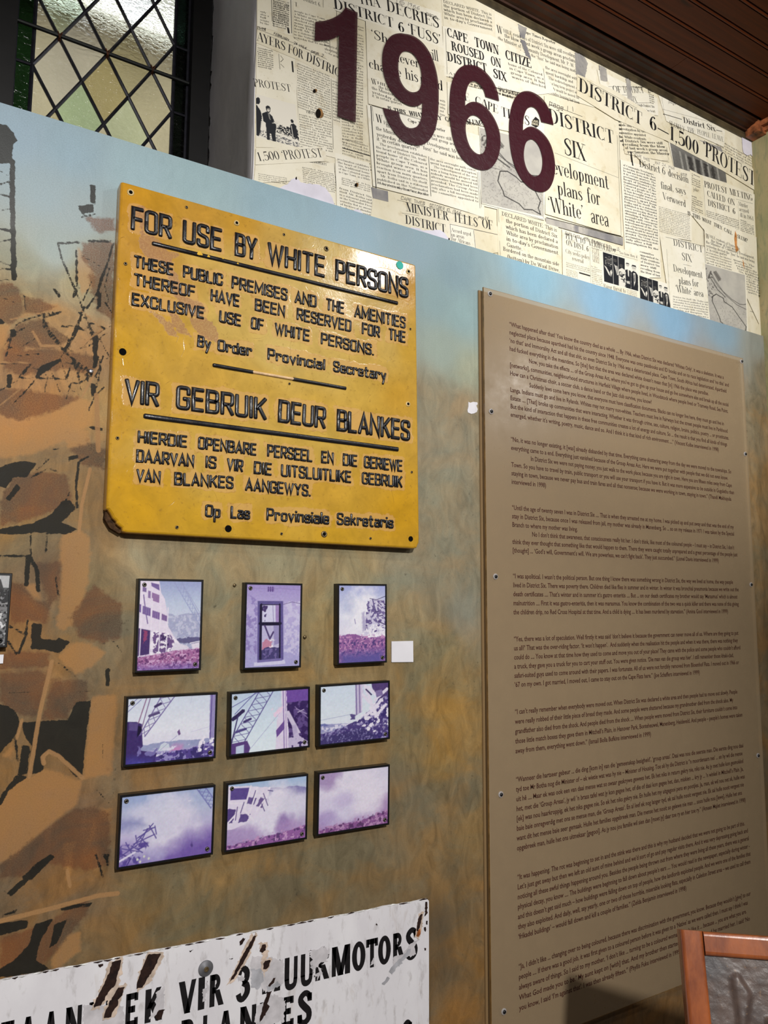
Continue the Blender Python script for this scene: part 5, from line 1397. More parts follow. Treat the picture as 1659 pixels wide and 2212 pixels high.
# --- maps
def town_map(w, h, asp, seed, full=True):
    cv = Canvas(w, h, (186, 182, 172), asp); cv.seed = seed
    cv.mixm((cv.n(5) - .35) * 1.6, (164, 160, 154))
    r = np.random.default_rng(seed)
    land = [(0, .0), (.14, .1), (.3, .27), (.55, .42), (.8, .48), (1, .5), (1, 1), (0, 1)]
    for _ in range(620):
        x, y = r.random(2)
        if y < .1 + .42 * min(1, x * 1.4): continue
        th = r.choice([.5, .5 + 1.57, .9, 2.4]) + r.normal(0, .15); L = r.uniform(.01, .035)
        cv_line = [(x, y), (x + L * math.cos(th), y + L * math.sin(th) / asp)]
        sd = sd_line(cv.x, cv.y * asp, [(p[0], p[1] * asp) for p in cv_line], .006); cv.mixm(.55 * (sd * cv.w / 1.3 + .5), (108, 104, 98))
    cv.speck([(0, .05), (.12, .1), (.25, .3), (.1, .55), (0, .5)], (92, 88, 84), .54, 26, .6)
    cv.line([(.12, .1), (.22, .22), (.4, .36), (.62, .44), (.82, .475), (.94, .46), (1, .44)], .012, (62, 60, 58)); cv.line([(.14, .17), (.28, .3), (.5, .42), (.75, .5), (1, .52)], .012, (70, 68, 66)); cv.line([(.1, .2), (.26, .36), (.45, .44)], .022, (84, 82, 78), rough=.01)
    cv.poly([(.18, .1), (.26, .06), (.38, .17), (.3, .23)], (120, 116, 110)); cv.line([(.2, .08), (.36, .2)], .008, (60, 58, 56)); cv.line([(.13, .1), (.05, .22)], .03, (96, 92, 88), rough=.03)
    return cv


o, d = clip_paper('aerial street map with the area outlined in black, behind the two numerals 6', [(1034, 272), (1180, 306), (1176, 476), (1040, 444)], 6, 2)
cv = town_map(150, 180, 1.15, 5)
cv.line([(.02, .5), (.3, .5)], .006, (70, 68, 66)); cv.line([(.3, .52), (.42, .5), (.56, .55), (.64, .6), (.74, .58), (.86, .66), (.96, .8), (.92, .9), (.96, .98), (.82, .94), (.68, .96), (.6, .9), (.36, .84), (.34, .78), (.26, .66), (.3, .52)], .014, (34, 32, 32))
picture('map_print', cv, WA([(1037, 276), (1170, 309), (1173, 468), (1041, 438)], d), -d, M_PRINT, o, 'grey printed street map')
part(o, 'print_rule', lambda q: [rule(q, (1036, 274), (1040, 440), 1, d + .00001), rule(q, (1040, 440), (1174, 474), 1, d + .00001), rule(q, (1171, 308), (1174, 472), 1.2, d + .00001)])
o, d = clip_paper('largest clipping headlined DISTRICT SIX Development plans for White area, right of the last numeral', [(1176, 206), (1250, 224), (1336, 286), (1346, 512), (1178, 462)], 7, 1)
part(o, 'headline', lambda q: [put(q, 'DISTRICT', BODONI, (1186, 264), (1328, 312), 30, d), put(q, 'SIX', BODONI, (1219, 333), (1266, 349), 36, d), put(q, 'Development', BODONI_L, (1174, 369), (1316, 409), 32, d), put(q, 'plans', BODONI_L, (1205, 420), (1259, 434), 30, d), put(q, 'for', BODONI_L, (1269, 437), (1298, 444), 32, d), put(q, '‘White’', BODONI_L, (1185, 456), (1262, 475), 32, d), put(q, 'area', BODONI_L, (1277, 481), (1316, 491), 33, d)])
part(o, 'pen_date', lambda q: pen(q, [('page', (1186, 227), (1216, 240), 13), ('11', (1226, 240), (1238, 242), 11)], d, .0018), M_INK)
part(o, 'print_rule', lambda q: [rule(q, (1187, 225), (1258, 252), 1.4, d), rule(q, (1198, 330), (1336, 384), .8, d), rule(q, (1333, 292), (1342, 508), 1.2, d), rule(q, (1180, 470), (1342, 510), 2, d)])
clip_paper('grey toner band along the foot of the largest clipping', [(1178, 470), (1346, 514), (1346, 530), (1180, 483)], 6.6, m=TONER, name='toner_smudge')
o, d = clip_paper('clipping beginning DECLARED WHITE at the bottom, above the acrylic panel', [(1074, 450), (1206, 486), (1212, 604), (1076, 560)], 6, 1)
part(o, 'print_column', lambda q: [put(q, 'DECLARED WHITE: This is', TYPE, (1084, 465), (1203, 501), 8.5, d)] + [put(q, t, TYPE, (x0, y0), (x1, y1), 8.5, d) for t, x0, y0, x1, y1 in [('the portion of District Six', 1093, 480, 1204, 514), ('which has been declared a', 1093, 493, 1205, 526), ('White area by proclamation', 1094, 506, 1206, 538), ('in to-day’s Government', 1094, 519, 1206, 550), ('Gazette..', 1095, 532, 1130, 542), ('Bordered on the mountain side', 1087, 541, 1208, 575), ('(bottom) by De Waal Drive,', 1096, 558, 1209, 588), ('and extends to the', 1130, 578, 1209, 600)]])
part(o, 'print_rule', lambda q: [rule(q, (1076, 450), (1078, 480), 1, d), rule(q, (1079, 520), (1081, 552), .8, d)])

# --- right
o, d = clip_paper('fragment headlined OF DISTRICT SIX under the cornice', [(1290, 150), (1420, 212), (1422, 250), (1410, 248), (1298, 190)], 4, 2)
part(o, 'headline', lambda q: [put(q, 'OF', BODONI_L, (1325, 198), (1344, 201), 13, d), put(q, 'DISTRICT', BODONI_L, (1348, 200), (1392, 201), 13, d), put(q, 'SIX', BODONI_L, (1362, 219), (1377, 222), 12, d)])
part(o, 'print_column', lambda q: [put(q, 'through District Six', BODY_B, (1372, 228), (1414, 233), 5, d), put(q, '“we heart', BODY, (1397, 241), (1416, 243), 5, d), column(q, (1400, 195), (1411, 199), (1404, 222), 7, d, BODY_B, 5)])
part(o, 'print_rule', lambda q: [rule(q, (1314, 187), (1392, 188), .9, d), rule(q, (1336, 204), (1356, 206), .9, d), rule(q, (1366, 223), (1406, 222), .9, d)])
o, d = clip_paper('clipping reading District Six SLOWLY THE PEOPLE LEAVE, under the cornice at right', [(1422, 205), (1520, 256), (1566, 282), (1564, 318), (1440, 262)], 4, 2)
part(o, 'headline', lambda q: [put(q, 'District Six', BODONI, (1477, 265), (1546, 284), 12, d), put(q, 'SLOWLY', BODONI_L, (1446, 270), (1480, 284), 10, d), put(q, 'THE', BODONI_L, (1485, 284), (1502, 289), 10, d), put(q, 'PEOPLE', BODONI_L, (1507, 289), (1534, 298), 10, d), put(q, 'LEAVE', BODONI_L, (1539, 298), (1564, 307), 10, d)])
part(o, 'pen_date', lambda q: pen(q, [('page', (1444, 222), (1460, 226), 7), ('fee', (1468, 231), (1478, 233), 7)], d), M_PEN)
part(o, 'print_rule', lambda q: [rule(q, (1433, 246), (1473, 258), 2, d), rule(q, (1547, 281), (1560, 284), 2, d), rule(q, (1430, 210), (1434, 240), .8, d), rule(q, (1432, 236), (1540, 265), .7, d)])
part(o, 'print_column', lambda q: column(q, (1470, 241), (1545, 262), (1470, 241), 1, d, BODY, 36))
o, d = clip_paper('broken column of newsprint beside the largest clipping, right of it', [(1338, 236), (1424, 262), (1446, 350), (1350, 332)], 4, 1)
part(o, 'print_column', lambda q: [column(q, (1337, 263), (1394, 270), (1339, 297), 5, d, BODY_B, 20), column(q, (1340, 306), (1432, 312), (1356, 330), 4, d, BODY_B, 24)])
part(o, 'print_rule', lambda q: [rule(q, (1440, 318), (1444, 346), .8, d), rule(q, (1430, 347), (1444, 347), .8, d)])
o, d = clip_paper('grey picture strip of a columned building under the long DISTRICT 6 headline', [(1444, 306), (1560, 364), (1571, 396), (1456, 362)], 5, 2)
cv = Canvas(150, 80, (150, 148, 140), .5)
cv.vgrad([(0, (150, 148, 142)), (.5, (132, 130, 124)), (1, (118, 116, 110))]); cv.poly([(.1, .2), (1, .1), (1, 1), (.1, 1)], (86, 84, 80), .2, 12, .6)
for x in (.14, .24, .38, .52, .64, .82): cv.poly([(x, .2), (x + .035, .2), (x + .045, 1), (x + .01, 1)], (150, 148, 140))
for x in (.3, .44, .58, .72): cv.poly([(x, .3), (x + .06, .3), (x + .06, 1), (x, 1)], (58, 56, 54), .06, 20)
cv.mixm((cv.n(50) - .5) * 1.2, (70, 68, 66))
picture('photograph', cv, WA([(1447, 308), (1566, 360), (1570, 395), (1456, 360)], d), -d, M_PRINT, o)
o, d = clip_paper('small grey picture under the words PEOPLE LEAVE', [(1510, 302), (1558, 318), (1562, 332), (1562, 338)], 4.5, m=TONER)
o, d = clip_paper('long tilted strip headlined DISTRICT 6—1,500 PROTEST across the right of the collage', [(1247, 160), (1330, 196), (1440, 266), (1630, 366), (1632, 412), (1560, 368), (1440, 304), (1330, 258), (1246, 206)], 8, 1)
part(o, 'headline', lambda q: [put(q, 'DISTRICT', BODONI, (1250, 196), (1388, 272), 30, d), put(q, '6', BODONI, (1404, 278), (1420, 284), 29, d), put(q, '—', BOLD_SLAB, (1420, 284), (1446, 298), 20, d), put(q, '1,500', BODONI, (1446, 300), (1510, 336), 30, d), put(q, '‘PROTEST', BODONI, (1518, 334), (1632, 404), 33, d)])
part(o, 'print_rule', lambda q: rule(q, (1268, 174), (1376, 234), 1, d))
o, d = clip_paper('tall clipping of close black type beginning District Six was the home', [(1340, 344), (1420, 366), (1424, 470), (1428, 600), (1384, 600), (1380, 560), (1350, 545)], 6, 2)
part(o, 'print_column', lambda q: [column(q, (1346, 358), (1416, 380), (1352, 524), 28, d, BODY_B, 26, fill=.66), column(q, (1382, 545), (1424, 556), (1384, 588), 7, d, BODY_B, 15)])
part(o, 'print_rule', lambda q: rule(q, (1363, 328), (1367, 358), 5.5, d))
o, d = clip_paper('clipping headlined District 6 decision final, says Verwoerd', [(1366, 328), (1424, 350), (1494, 372), (1494, 520), (1424, 508), (1419, 470), (1416, 382)], 7, 0)
part(o, 'headline', lambda q: [put(q, 'District 6', BODONI_L, (1382, 360), (1438, 378), 16, d), put(q, 'decision', BODONI_L, (1443, 380), (1488, 396), 16, d), put(q, 'final, says', BODONI_L, (1428, 407), (1482, 421), 15, d), put(q, 'Verwoerd', BODONI_L, (1432, 430), (1482, 448), 15, d)])
part(o, 'pen_date', lambda q: pen(q, [('CAPE', (1371, 338), (1386, 343), 7), ('TIMES,', (1389, 344), (1404, 349), 6), ('MAY', (1415, 354), (1426, 357), 7), ('24,', (1430, 358), (1440, 361), 6), ('1966', (1444, 363), (1457, 367), 6), ('page', (1471, 379), (1484, 381), 8)], d), M_PEN)
part(o, 'print_column', lambda q: column(q, (1423, 447), (1490, 466), (1424, 500), 15, d, BODY, 30), M_INKG)
o, d = clip_paper('narrow smudged column left of the headline PROTEST MEETING', [(1490, 366), (1522, 382), (1524, 476), (1496, 466)], 6, 1)
part(o, 'print_column', lambda q: [column(q, (1492, 375), (1512, 384), (1493, 398), 6, d, BODY_B, 10), column(q, (1494, 424), (1517, 434), (1496, 462), 9, d, BODY_B, 10)])
part(o, 'headline', lambda q: put(q, 'joke', BODONI_L, (1498, 412), (1510, 415), 8, d))
o, d = clip_paper('clipping headlined PROTEST MEETING CALLED ON DISTRICT 6', [(1518, 380), (1570, 396), (1630, 420), (1630, 520), (1524, 480)], 7, 0)
part(o, 'headline', lambda q: [put(q, 'PROTEST', BODONI, (1522, 404), (1572, 419), 13, d), put(q, 'MEETING', BODONI, (1577, 420), (1626, 434), 13, d), put(q, 'CALLED', BODONI, (1528, 424), (1568, 438), 13, d), put(q, 'ON', BODONI, (1573, 440), (1588, 444), 13, d), put(q, 'DISTRICT', BODONI, (1530, 444), (1578, 459), 13, d), put(q, '6', BODONI, (1583, 461), (1589, 463), 12, d),
                               put(q, 'Murder', BODONI_L, (1596, 444), (1616, 450), 9, d), put(q, 'accused', BODONI_L, (1597, 456), (1618, 461), 9, d), put(q, 'ill in 1964', BODONI_L, (1599, 468), (1628, 477), 9, d)])
part(o, 'print_column', lambda q: [column(q, (1526, 456), (1596, 478), (1527, 476), 6, d, BODY_B, 30), column(q, (1599, 476), (1628, 486), (1600, 502), 8, d, BODY_B, 12)])
part(o, 'print_rule', lambda q: [rule(q, (1524, 470), (1520, 400), .9, d), rule(q, (1594, 440), (1597, 498), .8, d), rule(q, (1590, 430), (1626, 440), .8, d)])
o, d = clip_paper('smaller slum clipping above the right-hand map, with a rusty streak', [(1484, 452), (1560, 482), (1634, 512), (1640, 700), (1612, 640), (1612, 598), (1524, 574), (1522, 498)], 8, 0)
part(o, 'headline', lambda q: [put(q, w, BOLD_SLAB, a, b, 8, d) for w, a, b in [('IS', (1486, 464), (1492, 466)), ('THIS', (1496, 468), (1513, 475)), ('WHAT', (1517, 477), (1537, 486)), ('THEY', (1542, 488), (1560, 497)), ('CALL', (1564, 499), (1582, 508)), ('A', (1587, 510), (1591, 512)), ('SLUM?', (1593, 514), (1615, 524))]])
part(o, 'print_column', lambda q: [put(q, 'W', BODONI, (1525, 514), (1532, 517), 10, d), put(q, 'HILE residents of District Six', BODY, (1533, 513), (1598, 540), 6, d), put(q, 'the blow of last week’s', BODY, (1536, 522), (1598, 545), 6, d), put(q, 'the Minister of Community Development,', BODY, (1525, 525), (1630, 560), 6, d), put(q, 'yesterday decried the “fuss” he said was being', BODY, (1526, 533), (1630, 568), 6, d), put(q, 'it “in certain quarters”', BODY, (1527, 541), (1572, 554), 6, d),
                                   column(q, (1525, 546), (1580, 562), (1526, 569), 5, d, BODY, 24), column(q, (1584, 562), (1630, 578), (1616, 632), 12, d, BODY, 18)])
part(o, 'rust_streak', lambda q: [q.add(*flat(WA(P, d + .0001), -d - .0001)) for P in ([(1588, 498), (1592, 508), (1592, 530), (1596, 540), (1590, 545), (1588, 535), (1586, 515)], [(1604, 560), (1607, 568), (1608, 582), (1605, 572)])], plain('rust_stain', (176, 120, 66), .7, .3, .25, 120))
o, d = clip_paper('smaller clipping headlined DISTRICT SIX Development plans for White area, left of the right-hand map', [(1424, 500), (1436, 506), (1522, 534), (1534, 700), (1450, 672), (1438, 600)], 9, 2)
part(o, 'headline', lambda q: [put(q, 'DISTRICT', BODONI_L, (1455, 530), (1519, 546), 14, d), put(q, 'SIX', BODONI_L, (1473, 561), (1495, 567), 16, d), put(q, 'Development', BODONI_L, (1455, 586), (1518, 601), 15, d), put(q, 'plans for', BODONI_L, (1467, 613), (1510, 620), 15, d), put(q, '‘White’ area', BODONI_L, (1460, 630), (1520, 642), 15, d)])
part(o, 'print_column', lambda q: column(q, (1454, 642), (1530, 655), (1454, 675), 7, d, BODY, 34))
part(o, 'print_rule', lambda q: [rule(q, (1440, 538), (1448, 660), .8, d), rule(q, (1438, 512), (1522, 532), 1, d), rule(q, (1476, 571), (1494, 575), .8, d), rule(q, (1520, 494), (1524, 570), 1.4, d)])
o, d = clip_paper('aerial street map with a black outline, at the right end of the collage', [(1522, 568), (1612, 594), (1617, 742), (1534, 706)], 10, 2)
cv = town_map(130, 180, 1.5, 9)
cv.line([(.12, .5), (.22, .44), (.4, .47), (.41, .52), (.62, .56), (.8, .68), (.97, .78), (.96, .84), (.88, .88), (.9, .93), (.75, 1), (.5, .93), (.28, .86), (.26, .8), (.1, .58), (.12, .5)], .016, (34, 32, 32))
picture('map_print', cv, WA([(1523, 570), (1609, 594), (1615, 738), (1535, 704)], d), -d, M_PRINT, o, 'grey printed street map')
o, d = clip_paper('clipping headlined PLEA TO VERWOERD ON DIST. 6', [(1214, 494), (1346, 538), (1384, 552), (1384, 650), (1216, 600)], 7, 0)
part(o, 'headline', lambda q: [put(q, 'PLEA', BODONI, (1222, 515), (1247, 523), 12, d), put(q, 'TO', BODONI, (1252, 524), (1265, 528), 12, d), put(q, 'VERWOERD', BODONI, (1272, 530), (1322, 545), 14, d), put(q, 'ON DIST. 6', BODONI, (1223, 529), (1272, 544), 12, d), put(q, 'City seeks policy', BODONI_L, (1222, 546), (1274, 561), 9, d), put(q, 'reversal', BODONI_L, (1236, 562), (1261, 569), 9, d),
                               put(q, '2 CAPE', BODONI_L, (1279, 541), (1295, 546), 7, d), put(q, 'PAPER', BODONI_L, (1279, 549), (1295, 554), 7, d), put(q, 'FIRMS', BODONI_L, (1280, 557), (1295, 562), 7, d), put(q, 'MERGE', BODONI_L, (1280, 565), (1296, 570), 7, d), put(q, 'See how they d', BODONI_L, (1338, 548), (1377, 558), 6, d), put(q, 'Razor threat to', BODONI_L, (1304, 621), (1352, 633), 9, d)])
part(o, 'pen_date', lambda q: pen(q, [('CAPE', (1221, 506), (1235, 510), 6), ('TIMES', (1238, 511), (1252, 515), 6), ('APRIL', (1260, 517), (1272, 520), 6), ('26', (1278, 522), (1284, 524), 6), ('1966', (1288, 526), (1298, 529), 6), ('page', (1323, 542), (1330, 543), 7), ('13', (1333, 541), (1338, 541), 6)], d), M_PEN)
part(o, 'print_column', lambda q: [column(q, (1223, 568), (1274, 582), (1223, 576), 3, d, BODY, 26), column(q, (1223, 582), (1248, 590), (1224, 600), 7, d, BODY, 12), column(q, (1277, 576), (1300, 582), (1279, 620), 12, d, BODY, 12), column(q, (1354, 626), (1376, 632), (1355, 640), 5, d, BODY, 12)], M_INKG)
part(o, 'print_rule', lambda q: [rule(q, (1219, 505), (1340, 543), .8, d), rule(q, (1274, 534), (1276, 612), .8, d), rule(q, (1251, 589), (1275, 596), 4, d), rule(q, (1240, 541), (1254, 544), .8, d), rule(q, (1276, 535), (1378, 562), .7, d)])


def men_picture():
    cv = Canvas(110, 130, (230, 226, 212), 1.05)
    cv.poly([(0, 0), (.6, 0), (.6, .72), (.62, .98), (.42, .98), (.44, 1.1), (0, 1.1)], K_)
    cv.poly([(.62, .38), (.7, .34), (.78, .38), (.78, 1.1), (.62, 1.1)], K_, .03); cv.poly([(.78, .42), (.84, .34), (.92, .36), (.98, .46), (1, 1.1), (.78, 1.1)], K_, .02)
    cv.poly([(.43, .44), (.52, .36), (.6, .4), (.62, .8), (.58, 1.1), (.43, 1.1)], (214, 210, 198), .03); cv.speck([(.44, .5), (.6, .5), (.6, .86), (.46, .8)], K_, .5, 20)
    for cx, cy, r in [(.14, .22, .07), (.33, .16, .05), (.5, .28, .05), (.68, .2, .05), (.86, .24, .07)]:
        cv.poly([(cx + r * math.cos(t) * .9, cy + r * 1.35 * math.sin(t)) for t in np.linspace(0, 6.2, 14)], (70, 68, 66) if cx < .6 else (206, 202, 190), .02)
        cv.poly([(cx - r, cy - r * .4), (cx - r * .7, cy - r * 1.5), (cx + r * .7, cy - r * 1.6), (cx + r, cy - r * .5), (cx + r * .6, cy - r * .9), (cx - r * .6, cy - r * .8)], K_)
        cv.line([(cx - r * .6, cy), (cx + r * .6, cy - r * .1)], .012, K_, .8)
    cv.speck([(.06, .1), (.24, .1), (.24, .42), (.06, .42)], (150, 148, 140), .56, 30); cv.poly([(.02, .44), (.08, .48), (.16, .64), (.22, .52), (.24, .62), (.2, .78), (.14, .72)], (214, 210, 198)); cv.line([(.17, .6), (.19, .78)], .02, K_)
    cv.poly([(.3, .3), (.34, .34), (.39, .34), (.42, .62), (.38, .66)], (206, 202, 192)); cv.line([(.36, .36), (.39, .6)], .012, K_)
    cv.poly([(.68, .34), (.72, .34), (.72, .6), (.69, .56)], (218, 214, 202)); cv.poly([(.84, .42), (.9, .4), (.91, .7), (.87, .88), (.86, .6)], (222, 218, 206)); cv.line([(.87, .46), (.885, .7)], .02, K_); cv.poly([(.64, .76), (.74, .74), (.75, .84), (.66, .84)], (190, 186, 176))
    cv.line([(.26, 0), (.27, 1.05)], .012, (210, 206, 196)); cv.line([(.415, 0), (.43, 1.05)], .012, (210, 206, 196)); cv.line([(.78, .3), (.785, 1.05)], .008, (200, 196, 186), .6)
    return cv


men = men_picture()
o, d = clip_paper('picture of dark-suited men, left-hand one of two, beside the words Razor threat', [(1300, 542), (1382, 566), (1382, 632), (1303, 612)], 8, 2)
picture('photograph', men, WA([(1302, 544), (1380, 568), (1379, 629), (1305, 608)], d), -d, M_PRINT, o)
o, d = clip_paper('picture of dark-suited men, right-hand one of two, touching the blue board edge', [(1379, 593), (1449, 615), (1452, 675), (1382, 652)], 8, 2)
picture('photograph', men, WA([(1381, 595), (1447, 616), (1449, 672), (1383, 650)], d), -d, M_PRINT, o)

# --- holes knocked through the paper
M_HOLE = plain('exposed_brick', (128, 96, 60), .85, .2, .35, 120, bump=.6)
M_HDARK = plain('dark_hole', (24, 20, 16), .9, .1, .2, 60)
for lab, cx, cy, rx, ry, m in [('largest hole in the collage, showing brick, beside the foot of the numeral 1', 691, 244, 7.5, 11, M_HOLE), ('small brown hole in the collage left of the stem of the numeral 1', 681, 196, 4, 4.5, M_HOLE),
                               ('small brown hole above the top edge of the board, right of the large torn patch', 771, 399, 4, 4, M_HOLE), ('tiny dark nick above the large torn patch', 640, 385, 1.6, 3.2, M_HDARK), ('tiny dark nick right of the torn patch under MINISTER', 970, 517, 1.5, 3, M_HDARK)]:
    th = np.linspace(0, 2 * math.pi, 16, endpoint=False)
    P = [(cx + rx * math.cos(t) * (1 + .2 * math.sin(3 * t + cx)), cy + ry * math.sin(t) * (1 + .15 * math.cos(2 * t + cy))) for t in th]
    o, d = clip_paper(lab, P, 6.6, m=m, name='wall_hole')
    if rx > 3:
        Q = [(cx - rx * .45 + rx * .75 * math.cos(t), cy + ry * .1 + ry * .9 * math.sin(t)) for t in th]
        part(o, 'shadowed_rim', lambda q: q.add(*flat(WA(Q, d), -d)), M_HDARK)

# ================================================================ 1966
k = NT('maroon_vinyl')
nv = k.noise(55, 5, .6, dist=1.2)
tr = k.n('ShaderNodeBsdfTransparent'); ms = k.n('ShaderNodeMixShader'); ms.inputs[0].default_value = .93
k.set(col=k.mix(nv, rgba((62, 5, 24)), rgba((52, 4, 19))), rough=.42, spec=.5)
k.bump(k.math('MULTIPLY', k.rng(nv, .45, .6), 1.0), .16, .002)
k.l(tr.outputs[0], ms.inputs[1]); k.l(k.b.outputs[0], ms.inputs[2]); k.l(ms.outputs[0], k.out.inputs[0])
M_VINYL = k.m


def zz(f, s):
    a = [float(q) for q in s.split()]
    return [f(a[i], a[i + 1]) for i in range(0, len(a), 2)]


z1 = lambda x, y: (660 + x / 5.53, y / 5.53)
z2 = lambda x, y: (940 + x / 5.53, 140 + y / 5.53)
DV = D0 + .0062
nine_o = zz(z1, "1140 395 1280 425 1400 510 1490 640 1550 800 1585 980 1592 1180 1580 1400 1545 1560 1480 1670 1400 1725 1300 1732 1180 1690 1080 1600 1000 1480 950 1370 925 1285")
nine_b = zz(z1, "1118 1335 1130 1400 1165 1470 1215 1520 1270 1530 1330 1510 1370 1450 1390 1370 1398 1225")
nine_c = zz(z1, "1398 1225 1370 1250 1310 1270 1230 1258 1130 1200 1040 1110 970 990 930 850 918 720 928 600 960 510 1010 440 1070 405 1140 395")
nine_h = zz(z1, "1200 610 1270 630 1330 700 1372 800 1388 900 1385 1000 1355 1075 1300 1100 1240 1090 1180 1040 1135 960 1115 870 1110 780 1120 690 1150 630")
s1_o = zz(z2, "765 430 750 340 715 240 660 150 590 75 510 20 430 0 350 5 280 50 225 140 190 260 175 420 175 560 190 740 215 880 260 1010 320 1110 400 1190 490 1240 580 1258 660 1235 720 1170 760 1080 780 960 775 830 745 720 690 610 620 520 540 460 470 440 410 450 360 485")
s1_i = zz(z2, "360 485 362 380 380 290 410 220 450 195 500 205 550 250 585 310 605 380")
s1_h = zz(z2, "455 600 520 625 570 690 605 780 618 870 612 970 580 1045 530 1068 470 1040 420 980 385 890 367 790 370 700 400 630")
s2_o = zz(z2, "1415 718 1400 640 1365 540 1310 440 1240 370 1160 325 1090 312 1020 330 960 390 920 480 895 600 885 740 890 880 905 1010 930 1130 970 1250 1030 1360 1110 1450 1200 1505 1290 1518 1360 1480 1405 1400 1430 1290 1432 1170 1410 1040 1370 930 1310 840 1240 775 1170 740 1110 742 1050 780")
s2_i = zz(z2, "1050 780 1053 680 1070 590 1100 525 1150 500 1200 520 1240 580 1272 680")
s2_h = zz(z2, "1150 890 1200 915 1245 980 1275 1070 1285 1160 1275 1250 1245 1310 1195 1330 1145 1310 1100 1250 1070 1160 1060 1070 1072 970 1100 910")
one = [(746.8, 15.4), (772.5, 27), (771.6, 86.8), (768.5, 264), (729.6, 250.5), (732.9, 76)] + list(map(tuple, catmull([(732.9, 76), (719.7, 83.5), (703.4, 86.4), (680.3, 87.7)], 6)[1:])) + list(map(tuple, catmull([(681.7, 46.7), (703.4, 44.3), (723.3, 37), (737.8, 27.1), (746.8, 15.4)], 6)[:-1]))
CM = lambda p, c=False: [tuple(q) for q in catmull(p, 5, c)]
for nm, lab, outer, hole in [('numeral_one', 'large maroon numeral 1, first of the year 1966 on the newspaper collage', one, None),
                             ('numeral_nine', 'large maroon numeral 9 of the year 1966 on the newspaper collage', CM(nine_o) + CM(nine_b) + CM(nine_c)[1:-1], CM(nine_h, True)),
                             ('numeral_six', 'large maroon numeral 6 between the 9 and the last 6 of 1966', CM(s1_o) + CM(s1_i)[1:], CM(s1_h, True)),
                             ('numeral_six', 'large maroon numeral 6 at the right end of 1966', CM(s2_o) + CM(s2_i)[1:], CM(s2_h, True))]:
    mb = MB()
    slab(mb, WA(outer, DV), -DV, -DV + .0012, [WA(hole, DV)] if hole else [])
    tag(mb.build(nm, M_VINYL), lab, 'numeral', 'maroon numerals of the year 1966')

# ================================================================ YELLOW ENAMEL SIGN
SD = .028
g1 = lambda x, y: (220 + x / 4.608, 380 + y / 4.608)
outline_px = [(262, 392.5), (266, 391.5), (892, 569.5), (897.5, 572), (899, 577), (906.5, 1162), (906, 1172), (901, 1183.5), (894, 1185), (268, 1150.5), (266, 1146), (262, 1139), (256, 1136), (251, 1133), (250.5, 1127), (246, 1119), (238, 1111), (232, 1104.5), (229.2, 1099), (229.5, 1094), (260.6, 397)]
OUT = WA(outline_px, SD)


def densify(P, step, jit=0.0, which=None):
    out = []
    n = len(P)
    for i in range(n):
        a, b = P[i], P[(i + 1) % n]
        m = max(1, int(np.linalg.norm(b - a) / step))
        for j in range(m):
            q = a + (b - a) * j / m
            if jit and which and i in which: q = q + rng.normal(0, jit, 2)
            out.append(q)
    return np.array(out)


OUT = densify(OUT, .006, .0011, set(range(9, 19)))


def offset_poly(P, dlt):
    n = len(P)
    A = 0.5 * np.sum(P[:, 0] * np.roll(P[:, 1], -1) - np.roll(P[:, 0], -1) * P[:, 1])
    t = np.roll(P, -1, 0) - np.roll(P, 1, 0)
    t /= np.linalg.norm(t, axis=1)[:, None] + 1e-12
    nrm = np.stack([-t[:, 1], t[:, 0]], 1) * (1 if A > 0 else -1)
    return P + nrm * dlt


def plate_mesh(P, spacing):
    """constrained Delaunay plate: outline vertices first, then a jittered inner lattice"""
    lo, hi = P.min(0), P.max(0)
    gx, gz = np.meshgrid(np.arange(lo[0], hi[0], spacing), np.arange(lo[1], hi[1], spacing))
    sd = sd_poly(gx.ravel(), gz.ravel(), P)
    inner = np.stack([gx.ravel(), gz.ravel()], 1)[sd > spacing * .7]
    pts = np.concatenate([P, inner])
    n = len(P)
    r = delaunay_2d_cdt([Vector(p) for p in pts], [], [list(range(n))], 1, 1e-7)
    return np.array([tuple(v) for v in r[0]]), [tuple(f) for f in r[2]], n


IN = offset_poly(OUT, .0045)
PV, PF, _ = plate_mesh(IN, .0065)
front = np.stack([PV[:, 0], np.full(len(PV), -SD), PV[:, 1]], 1)
# gentle unevenness of the hand-painted enamel
front[:, 1] += .0006 * np.sin(PV[:, 0] * 37 + 1.3 * np.sin(PV[:, 1] * 29)) * np.sin(PV[:, 1] * 41)
n_ = len(OUT)
base = len(front)
rings = [np.stack([IN[:, 0], np.full(n_, -SD), IN[:, 1]], 1)]
for dy, off in ((.0012, .0018), (.004, .0), (SD - .012, -.0006), (SD - .009, .0012), (SD - .006, .0), (SD - .001, .0)):
    Pq = offset_poly(OUT, off); rings.append(np.stack([Pq[:, 0], np.full(n_, -SD + dy), Pq[:, 1]], 1))
rings[0][:, 1] += .0006 * np.sin(IN[:, 0] * 37 + 1.3 * np.sin(IN[:, 1] * 29)) * np.sin(IN[:, 1] * 41)
Vs = np.concatenate([front] + rings)
Fs = list(PF)
for r in range(len(rings) - 1):
    b = base + r * n_
    Fs += [(b + i, b + (i + 1) % n_, b + n_ + (i + 1) % n_, b + n_ + i) for i in range(n_)]
Fs.append(tuple(range(base + (len(rings) - 1) * n_, base + len(rings) * n_)))
